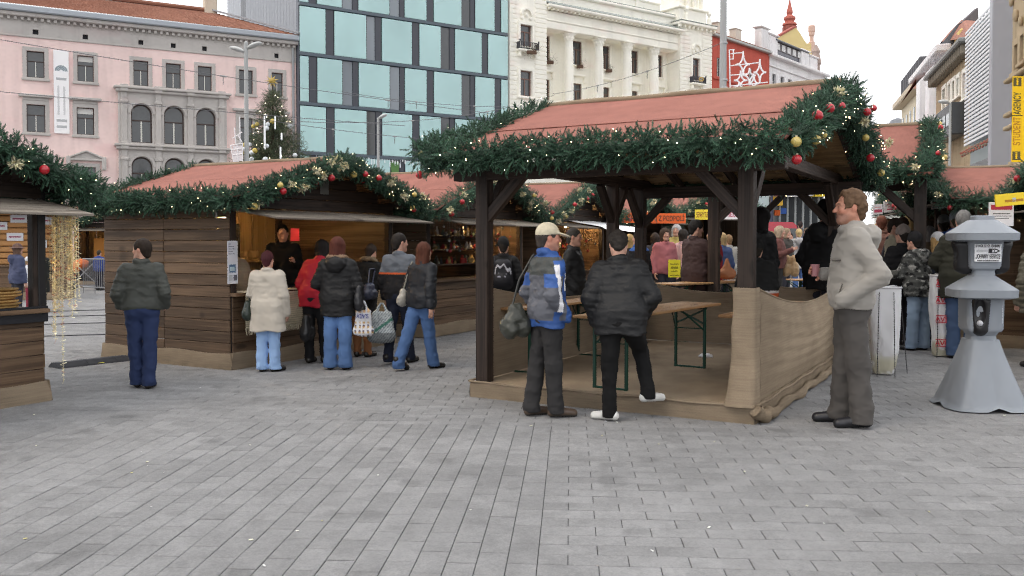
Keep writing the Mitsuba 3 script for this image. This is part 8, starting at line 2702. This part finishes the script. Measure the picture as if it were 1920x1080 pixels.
J = person('grey haired man in dark olive coat and jeans behind the urinal', 1803, 672, 394, head=28, h=0.012, jacket=(0.030, 0.030, 0.022), hem=0.72, girth=1.25, al=((0.13, 0.0, -0.26), (0.06, 0.18, -0.36)), ar=((0.13, 0.0, -0.26), (0.06, 0.18, -0.36)), trousers=(0.055, 0.09, 0.17), boot=1.3, hair=(0.17, 0.165, 0.16), style='short', seed=55)
person('person in bright blue jacket with pale hood behind the grey haired man', 1793, 630, 396, head=15, depth=14.6, h=0.015, jacket=(0.035, 0.13, 0.48), hat='beanie', hatcol=(0.33, 0.37, 0.42), hair=(0.1, 0.08, 0.05), hood=1, seed=56)
person('person in floral knit hat right of the urinal roof', 1884, 640, 424, head=190, depth=13.6, h=0.014, jacket=(0.03, 0.028, 0.035), hat='beanie', hatcol=lambda l: np.where(meshkit.fbm(l * 28, 2)[:, None] > 0.52, (0.45, 0.43, 0.42), (0.03, 0.03, 0.035)), hair=(0.03, 0.02, 0.015), skin=SKIN * (1.05, 0.8, 0.78), seed=57)
person('person in red and yellow striped hat behind the urinal roof', 1866, 635, 432, head=170, depth=14.6, h=0.015, jacket=(0.05, 0.04, 0.05), hat='beanie', hatcol=lambda l: np.where(np.sin(l[:, 0:1] * 90) > 0, (0.42, 0.03, 0.04), (0.5, 0.36, 0.12)), hair=(0.03, 0.02, 0.015), seed=58)
J = person('person in olive quilted jacket and purple trousers cut off by the right edge', 1948, 690, 432, head=-8, h=0.011, jacket=(0.098, 0.090, 0.066), hem=0.72, girth=1.3, puff=0.008, trousers=(0.04, 0.02, 0.06), hair=(0.04, 0.03, 0.02), seed=59, jmat='m_nylon')
for i, (px, yt, d, jc, hcol, hd, lb) in enumerate(((1652, 404, 17.5, (0.30, 0.16, 0.13), (0.14, 0.05, 0.03), 20, 'person in rust coloured coat under the paired white signs'), (1705, 402, 17.0, (0.06, 0.07, 0.08), (0.44, 0.31, 0.14), 5, 'blond person in slate jacket before the far dark counter'),
                                                  (1692, 407, 16.0, (0.05, 0.05, 0.06), (0.07, 0.04, 0.03), 40, 'brown haired person left of the blond head'), (1735, 414, 17.2, (0.35, 0.30, 0.32), (0.05, 0.04, 0.03), -10, 'person in pale jacket just behind the far pavilion post'),
                                                  (1790, 405, 18.0, (0.05, 0.03, 0.03), (0.03, 0.02, 0.02), 30, 'dark haired person in maroon at the right hand stalls'), (1905, 430, 15.5, (0.10, 0.08, 0.05), (0.18, 0.14, 0.09), 200, 'person with light brown hair near the white price board'))):
    person(lb, px, 620, yt, head=hd, depth=d, h=0.018, jacket=jc, hair=hcol, style='bob' if i % 2 else 'short', seed=70 + i, hat=None)
for i, (px, yt, d, jc, hcol, hd, lb) in enumerate(((1246, 428, 19.5, (0.35, 0.12, 0.13), (0.05, 0.03, 0.02), 160, 'person in checked red and white at the ceramics counter'), (1268, 421, 22, (0.40, 0.33, 0.12), (0.4, 0.4, 0.4), 200, 'person in yellow with striped cap beyond the ceramics counter'),
                                                  (1281, 430, 20, (0.45, 0.30, 0.32), (0.02, 0.015, 0.012), 60, 'dark haired person in pink left of the brown coat'), (1353, 437, 18.5, (0.06, 0.09, 0.2), (0.40, 0.28, 0.14), -30, 'fair haired person in blue behind the red jacket'),
                                                  (1512, 427, 33, (0.05, 0.07, 0.12), (0.1, 0.07, 0.05), 180, 'far person in dark blue beside the grey coat'), (1523, 420, 44, (0.5, 0.10, 0.10), (0.1, 0.06, 0.05), 180, 'far person in coral red before the shop'), (1500, 415, 48, (0.1, 0.1, 0.11), (0.03, 0.02, 0.02), 20, 'far person in black before the shop window'),
                                                  (1474, 428, 26, (0.05, 0.045, 0.04), (0.25, 0.18, 0.12), 140, 'person in dark jacket between the brown jacket and the red van'))):
    person(lb, px, 600, yt, head=hd, depth=d, h=0.024, jacket=jc, hair=hcol, style='short' if i in (4, 6) else 'bob', seed=80 + i)
# ---- far people on the left
person('far person in navy jacket and brown hat seen through the left stall', 33, 590, 457, head=40, depth=18.5, h=0.017, jacket=(0.055, 0.065, 0.12), hat='brim', hatcol=(0.10, 0.06, 0.055), hair=(0.12, 0.07, 0.05), style='bob', girth=1.2, hood=1, seed=90)
person('far child in white and pink seen through the left stall', 53, 575, 483, head=60, depth=20.5, h=0.02, jacket=lambda v, q: np.where(v[:, 0:1] < 0, (0.45, 0.03, 0.10), (0.55, 0.56, 0.6)), hat='beanie', hatcol=(0.55, 0.55, 0.57), hair=(0.3, 0.2, 0.1), trousers=(0.2, 0.03, 0.05), seed=91)
person('far person in long black coat and navy hat seen through the left stall', 75, 580, 463, head=-60, depth=20, h=0.018, jacket=(0.012, 0.014, 0.013), hem=0.55, flare=0.03, hat='beanie', hatcol=(0.03, 0.04, 0.11), hair=(0.40, 0.30, 0.16), style='long', trousers=(0.02, 0.02, 0.02), seed=92)
person('far person in blue jacket at the far wooden stall', 186, 545, 469, head=10, depth=29.0, h=0.026, jacket=(0.035, 0.06, 0.22), hair=(0.04, 0.03, 0.02), seed=93)
CR = random.Random(404)
PAL = [((0.05, 0.05, 0.06), 'charcoal'), ((0.30, 0.04, 0.05), 'red'), ((0.06, 0.10, 0.25), 'navy blue'), ((0.30, 0.29, 0.27), 'light grey'), ((0.14, 0.10, 0.06), 'brown'), ((0.07, 0.10, 0.06), 'moss green'), ((0.35, 0.16, 0.07), 'rust'), ((0.42, 0.38, 0.33), 'cream')]
for i, (px, yt, d) in enumerate(((1228, 437, 21), (1296, 440, 24), (1332, 436, 23), (1366, 440, 21), (1446, 434, 31), (1482, 437, 36), (1534, 432, 30), (1560, 438, 26), (1645, 420, 19), (1665, 410, 19), (1716, 412, 19.5), (1780, 416, 17), (1742, 424, 15.5), (1897, 438, 14.8), (1912, 420, 17), (118, 470, 27))):
    c, nm = PAL[i % 8]
    hc_, hn = [((0.03, 0.02, 0.015), 'dark'), ((0.2, 0.12, 0.06), 'brown'), ((0.42, 0.29, 0.13), 'fair'), ((0.25, 0.24, 0.23), 'grey')][(i * 3 + i // 4) % 4]
    place = 'beyond the pavilion' if 1200 < px < 1600 else 'in the crowd at the right hand stalls' if px > 1600 else 'between the left stalls'
    person(f'{hn} haired person in {nm} jacket {place}', px, 600, yt, head=CR.uniform(0, 360), depth=d, h=0.026, jacket=c, hair=hc_, style=CR.choice(['short', 'bob', 'short']), seed=120 + i, trousers=CR.choice([(0.03, 0.03, 0.04), (0.06, 0.1, 0.22), (0.1, 0.08, 0.06)]))

# ------------------------------------------------------------------ the grey urinal, sacks, pushchair, van
def sqr(prof, at, n=48, e=4.0, lobes=None, rot=math.pi / 4 * 0, c=None, fr=None):
    """rounded-square sections: prof (half width, z); lobes(theta, t) multiplies the radius"""
    th = np.arange(n) * 2 * np.pi / n
    base = 1 / (np.abs(np.cos(th)) ** e + np.abs(np.sin(th)) ** e) ** (1 / e)
    rows = []
    zs = np.array([p[1] for p in prof])
    for (r, z) in prof:
        rr = base * r
        if lobes is not None:
            rr = rr * lobes(th, (z - zs.min()) / (zs.max() - zs.min()))
        rows.append(np.stack([rr * np.cos(th + rot), rr * np.sin(th + rot), np.full(n, z)], 1))
    v = np.vstack(rows) + np.asarray(at)
    m = len(prof)
    i, j = np.meshgrid(np.arange(m - 1), np.arange(n), indexing='ij')
    q = np.stack([i * n + j, i * n + (j + 1) % n, (i + 1) * n + (j + 1) % n, (i + 1) * n + j], -1).reshape(-1, 4)
    f = np.vstack([q[:, [0, 1, 2]], q[:, [0, 2, 3]], [[0, k + 1, k] for k in range(1, n - 1)], [[(m - 1) * n, (m - 1) * n + k, (m - 1) * n + k + 1] for k in range(1, n - 1)]])
    return v, f


ku = thing('portable_urinal', 'grey plastic two tiered portable urinal with black bowls standing at the right', 'portable urinal')
uc = AT(1840, 500, 8.55)[:2]
UA = math.radians(-9)
UG = (0.275, 0.30, 0.335)


def uz(y):
    return 1.58 - (y - 453) / FOC * 8.45


def uput(name, prof, e=5.0, lobes=None, rot=UA, n=64, col=UG, smooth=35):
    v, f = sqr(prof, (*uc, 0), n, e, lobes, rot)
    put(f'{ku}__{name}', (v, f), 'm_plastic', smooth=smooth)


mat('m_plastic', two(bump(prin(proc(lambda p, n, uv: mi.Color3f(0.245, 0.27, 0.305) * (0.90 + 0.14 * fbm(p.x * 3, p.y * 3, p.z * 3) - 0.10 * smoothstep(0.55, 0.8, fbm(p.x * 9, p.y * 9, p.z * 2.2, octaves=3)))), 0.42, 0.45), lambda p, n, uv: 0.0006 * noise(p.x * 190, p.y * 190, p.z * 190), 1.0, 2e-3)))
px2m = 8.5 / FOC
# foot: four legs at the corners, arched between
T45 = UA + math.pi / 4 + 0.12


def lob(th, t):
    c = np.abs(np.cos(2 * th))
    return 1 + (0.34 * (1 - t) ** 1.2 + 0.05) * c ** 3


zs = np.linspace(0, 1, 22)
z1 = uz(640)
prof = [(0.17 + 0.27 * (1 - t) ** 1.12 + (0.025 if t < 0.02 else 0), 0.012 + z1 * t) for t in zs]
v, f = sqr(prof, (*uc, 0), 96, 1.45, lambda th, t: 1 - 0.10 * (1 - np.abs(np.cos(2 * th)) ** 0.7) * (1 - t), T45)
th = np.arctan2(v[:, 1] - uc[1], v[:, 0] - uc[0]) - T45
arch = np.clip(1 - np.abs(np.cos(2 * th)) ** 1.2 * 2.2, 0, 1) * 0.04 * np.clip(1 - v[:, 2] / 0.10, 0, 1)
v[:, 2] += arch
put(ku + '__foot', (v, f), 'm_plastic', smooth=40)
uput('lower_neck', [(0.125, uz(644)), (0.115, uz(630)), (0.14, uz(622))])
uput('lower_body', [(0.15, uz(622)), (0.165, uz(616)), (0.168, uz(560)), (0.165, uz(552))], 7)
uput('lower_roof', [(0.235, uz(560)), (0.285, uz(557)), (0.288, uz(543)), (0.275, uz(541)), (0.115, uz(518)), (0.105, uz(516))], 3.6)
uput('upper_neck', [(0.105, uz(519)), (0.10, uz(508)), (0.12, uz(502))])
uput('upper_body', [(0.13, uz(504)), (0.142, uz(498)), (0.158, uz(450)), (0.158, uz(446))], 7)
uput('upper_roof', [(0.235, uz(453)), (0.287, uz(450)), (0.290, uz(437)), (0.276, uz(435)), (0.12, uz(413)), (0.098, uz(412)), (0.094, uz(405)), (0.085, uz(404))], 3.6)
fu = Fr((*uc, 0), (math.cos(UA), math.sin(UA)))


def bowl(name, ang, z0, z1, w, d):
    f2 = Fr((*uc, 0), (math.cos(UA + ang), math.sin(UA + ang)))
    F = Field(np.array([0.05, -w * 1.3, z0 - 0.05]), np.array([0.05 + d + 0.2, w * 1.3, z1 + 0.05]), 0.008)
    F.cap((0.14, 0, z0 + 0.06), (0.14, 0, z1 - 0.05), w * 0.8, w, 0.02)
    F.cap((0.12 + d * 0.55, 0, z0 + 0.06), (0.12 + d * 0.6, 0, z1 - 0.05), w * 0.62, w * 0.85, 0.03)
    F.ell((0.16 + d, 0, (z0 + z1) / 2 + 0.03), (d * 0.75, w * 0.62, (z1 - z0) * 0.36), None, 0.02, cut=True)
    v, fa = F.mesh()
    v = f2.w(v)
    kk = put(f'{ku}__{name}', (v, fa), 'm_satin', smooth=True, color=(0.012, 0.012, 0.014))
    return f2, kk


bowl('urinal_bowl', 0.0, uz(512), uz(450), 0.095, 0.13)
bowl('urinal_bowl', math.pi, uz(512), uz(450), 0.095, 0.13)
f2, kk = bowl('urinal_bowl', -math.pi / 2 - 0.35, uz(628), uz(556), 0.085, 0.07)
m = MB(f2)
ball(m, (0.205, 0.0, uz(605)), 0.028, 2, (0.45, 0.46, 0.5))
m.to(kk, 'drain_cap', 'm_satin', smooth=True)
MB(f2).cbox([0.15, -0.045, uz(585)], [0.185, 0.045, uz(565)], 0.008, (0.28, 0.30, 0.33)).to(kk, 'splash_panel', 'm_satin')
# the white stickers with lettering
def sticker(f3, off, zc, w, hgt, full=True, turn=False):
    k = f'{ku}__sticker'
    k = MB(f3).cbox([-w / 2, -off - 0.003, zc - hgt / 2], [w / 2, -off, zc + hgt / 2], 0.001, (0.78, 0.78, 0.80)).to(ku, 'sticker', 'm_satin')
    o = lambda x, z: f3.w((x, -off - 0.0035, zc + z))
    r, u = f3.U, np.array([0, 0, 1.0])
    BK = (0.03, 0.03, 0.035)
    lettering(k, 'VYVOLTE SI JOHNNY', w * 0.92, hgt * 0.15, o(0, hgt * 0.39), r, u, 'm_flat', BK)
    lettering(k, 'JOHNNY SERVIS', w * 0.92, hgt * 0.24, o(0, -hgt * 0.20), r, u, 'm_flat', BK)
    lettering(k, 'www.johnnyservis.cz', w * 0.8, hgt * 0.07, o(0, -hgt * 0.42), r, u, 'm_flat', BK)
    m = MB(f3)
    pen = shapely.Polygon([(0.02 * w, -0.02 * hgt), (0.30 * w, -0.02 * hgt), (0.46 * w, 0.11 * hgt), (0.30 * w, 0.24 * hgt), (0.02 * w, 0.24 * hgt)])
    ink = pen.difference(shapely.Polygon([(0.16 * w, 0.04 * hgt), (0.30 * w, 0.05 * hgt), (0.38 * w, 0.11 * hgt), (0.30 * w, 0.17 * hgt), (0.16 * w, 0.18 * hgt)])).union(shapely.Point(0.24 * w, 0.11 * hgt).buffer(0.03 * w))
    for g_ in getattr(ink, 'geoms', [ink]):
        q = shapely.affinity.translate(g_, 0, zc)
        m.plate(q, -off - 0.0052, -off - 0.0032, 1, BK)
    for z in (0.06, 0.11, 0.16):
        m.cbox([-0.44 * w, -off - 0.005, zc + (z - 0.012) * hgt], [0.0, -off - 0.0032, zc + (z + 0.012) * hgt], 0, (0.4, 0.4, 0.42))
    m.to(k, 'printed_pen', 'm_flat')


import shapely.affinity
sticker(fu, 0.164, uz(474), 0.235, 0.165)
fs = Fr((*uc, 0), (math.cos(UA + math.pi / 2 - 0.25), math.sin(UA + math.pi / 2 - 0.25)))
sticker(fs, 0.172, uz(588), 0.24, 0.17)


def sack(label, px, ybot, ytop, w, dp, seed, logos=False, depth=None):
    """white refuse sack hung in a wire stand"""
    k = thing('refuse_sack', label, 'refuse sack')
    b = G(px, ybot) if depth is None else AT(px, ybot, depth)
    zt = AT(px, ytop, b[1])[2]
    f = Fr((b[0], b[1], 0), (0.96, -0.28))
    n, mm = 40, 46
    th = np.arange(n + 1) * 2 * np.pi / n
    z = np.linspace(0.015, zt, mm)
    Z, A_ = np.meshgrid(z, th, indexing='ij')
    t = Z / zt
    e = 3.2
    sqd = 1 / (np.abs(np.cos(A_)) ** e + np.abs(np.sin(A_)) ** e) ** (1 / e)
    wd = (0.72 + 0.28 * np.minimum(1, t * 1.5)) * (1 - 0.25 * np.exp(-t * 18))
    wr = 0.03 * (meshkit.fbm(np.stack([np.cos(A_) * 2.2, np.sin(A_) * 2.2, Z * 3.2], -1), 4, seed) - 0.5) * 2 * (1.2 - t * 0.7)
    P = np.stack([np.cos(A_) * sqd * (w / 2 * wd + wr), np.sin(A_) * sqd * (dp / 2 * wd + wr), Z + 0.012 * np.sin(A_ * 5 + seed) * (t > 0.97)], -1)
    c = np.full(P.shape, 0.70) * np.array([1, 1, 1.02])
    dirt = np.clip((0.28 - t) / 0.12, 0, 1)[..., None] * (meshkit.fbm(P * 7, 3, seed)[..., None] > 0.45)
    c = c * (1 - 0.35 * dirt * np.array([0.7, 0.8, 1.3]))
    MB(f).grid(P[:, ::-1], c[:, ::-1].reshape(-1, 3)).to(k, 'sack_film', 'm_nylon', smooth=True)
    for s in (-1, 1):
        MB(f).tube([(s * w * 0.22, -dp * 0.56, zt - 0.06), (s * w * 0.27, -dp * 0.66, 0.0)], 0.005, 6, (0.03, 0.03, 0.035)).to(k, 'stand_leg', 'm_satin', smooth=40)
    MB(f).tube([(w * 0.5, dp * 0.4, zt), (w * 0.78, dp * 0.5, 0.0)], 0.005, 6, (0.03, 0.03, 0.035)).to(k, 'stand_leg', 'm_satin', smooth=40)
    ring = [(math.cos(a) * w * 0.51 * (1 / (abs(math.cos(a)) ** 3.2 + abs(math.sin(a)) ** 3.2) ** (1 / 3.2)), math.sin(a) * dp * 0.52 * (1 / (abs(math.cos(a)) ** 3.2 + abs(math.sin(a)) ** 3.2) ** (1 / 3.2)), zt - 0.01) for a in np.linspace(0, 2 * math.pi, 40)]
    MB(f).tube(ring, 0.008, 6, (0.6, 0.6, 0.62)).to(k, 'stand_ring', 'm_satin', smooth=40)
    if logos:
        for zz_ in (0.90, 0.70, 0.47, 0.18):
            o = f.w((-0.02, -dp * 0.5 * (0.72 + 0.28 * min(1, zz_ * 1.5)) - 0.035, zt * zz_))
            r, u = f.U, np.array([0, 0, 1.0])
            for dz in (0.045, -0.045):
                MB(f).cbox([-w * 0.32, -dp * 0.5 - 0.034, zt * zz_ + dz - 0.006], [w * 0.28, -dp * 0.5 - 0.030, zt * zz_ + dz + 0.006], 0, (0.5, 0.03, 0.05)).to(k, 'printed_stripe', 'm_flat')
            lettering(k, 'AVE', w * 0.55, 0.06, f.w((-0.02, -dp * 0.5 - 0.034, zt * zz_)), r, u, 'm_flat', (0.5, 0.03, 0.05))
    return k


sack('white refuse sack in a wire stand directly behind the tall man', 1657, 702, 537, 0.36, 0.34, 3)
sack('white refuse sack with red lettering between the boy and the urinal', 1764, 668, 515, 0.30, 0.30, 5, True)

# red van, far
kv = thing('red_van', 'red panel van parked far behind the crowd', 'van')
vp = AT(1466, 500, 42.0)
fv = Fr((vp[0], vp[1], 0), (0.97, 0.24))
RD = (0.42, 0.02, 0.04)
hw_ = 2.6 / 2
side = shapely.Polygon([(-1.0, 0.35), (0.85, 0.35), (1.35, 0.5), (1.42, 1.25), (1.05, 1.45), (0.75, 2.35), (0.55, 2.5), (-1.0, 2.5), (-1.1, 2.3), (-1.1, 0.5)])
m = MB(fv)
m.plate(shapely.affinity.scale(side, 1.0, 1.0), 0, 1.7, 1, RD)
m.to(kv, 'body', 'm_shiny')
m = MB(fv)
m.plate([(0.35, 1.5), (0.98, 1.5), (0.74, 2.2), (0.35, 2.2)], -0.012, -0.002, 1)
m.to(kv, 'side_window', 'm_glass')
MB(fv).cbox([-0.98, -0.014, 0.6], [-0.3, -0.002, 2.3], 0.004, (0.39, 0.02, 0.04)).to(kv, 'side_panel', 'm_shiny')
MB(fv).cbox([-0.26, -0.014, 0.6], [0.3, -0.002, 2.3], 0.004, (0.39, 0.02, 0.04)).to(kv, 'sliding_door', 'm_shiny')
for a in (-0.65, 0.85):
    f3 = Fr(fv.w((a, -0.01, 0.33)), fv.U[:2])
    m = MB()
    ang = np.linspace(0, 2 * np.pi, 25)[:-1]
    for r0, col, nm, y in ((0.33, (0.02, 0.02, 0.02), 'wheel', 0.0),):
        m.raw(np.vstack([[f3.w((r0 * math.cos(t), yy, r0 * math.sin(t))) for t in ang] for yy in (-0.02, 0.18)]), np.vstack([[[i, (i + 1) % 24, 24 + (i + 1) % 24], [i, 24 + (i + 1) % 24, 24 + i]] for i in range(24)] + [[[0, i + 1, i]] for i in range(1, 23)]), None, col)
    m.to(kv, 'wheel', 'm_flat')

# pushchair between the left stalls
kp_ = thing('pushchair', 'dark pushchair with orange blanket parked between the left stalls', 'pushchair')
pp = G(163, 544)
fp = Fr((pp[0], pp[1], 0), (0.95, 0.3))
DK = (0.03, 0.03, 0.035)
for a, b in (((-0.45, 0, 0.15), (0.35, 0, 1.0)), ((0.40, 0, 0.15), (-0.2, 0, 0.75)), ((0.35, 0, 1.0), (0.45, 0, 1.05)), ((-0.45, 0, 0.15), (0.4, 0, 0.15))):
    for y in (-0.25, 0.25):
        MB(fp).tube([np.array(a) + [0, y, 0], np.array(b) + [0, y, 0]], 0.018, 6, (0.25, 0.25, 0.27)).to(kp_, 'frame_tube', 'm_satin', smooth=40)
for a in (-0.45, 0.4):
    for y in (-0.28, 0.28):
        m = MB(fp)
        t = np.linspace(0, 2 * np.pi, 19)
        m.tube(np.stack([a + 0.12 * np.cos(t), np.full(19, y), 0.145 + 0.12 * np.sin(t)], 1), 0.025, 6, (0.02, 0.02, 0.02), caps=False)
        for q in range(5):
            m.tube([(a, y, 0.145), (a + 0.12 * math.cos(q * 1.257), y, 0.145 + 0.12 * math.sin(q * 1.257))], 0.008, 4, (0.3, 0.3, 0.3))
        m.to(kp_, 'wheel', 'm_flat')
F = Field(np.array([-0.6, -0.4, 0.3]), np.array([0.5, 0.4, 1.2]), 0.025)
F.cap((-0.30, 0, 0.50), (0.1, 0, 0.48), 0.17, 0.2, 0.05).cap((0.1, 0, 0.5), (0.2, 0, 0.85), 0.2, 0.17, 0.05).ell((-0.05, 0, 0.75), (0.26, 0.2, 0.13), None, 0.03, cut=True)
v, f = F.mesh()
put(kp_ + '__seat', (fp.w(v), f), 'm_cloth', smooth=True, color=DK)
F = Field(np.array([-0.6, -0.4, 0.3]), np.array([0.5, 0.4, 1.3]), 0.025)
F.ell((-0.15, 0.0, 0.86), (0.24, 0.23, 0.16), None, 0.02).ell((-0.28, -0.05, 0.72), (0.12, 0.16, 0.16), None, 0.04).noise(0.02, (7, 7, 7), 3)
v, f = F.mesh()
put(kp_ + '__blanket', (fp.w(v), f), 'm_cloth', smooth=True, color=(0.62, 0.16, 0.05))
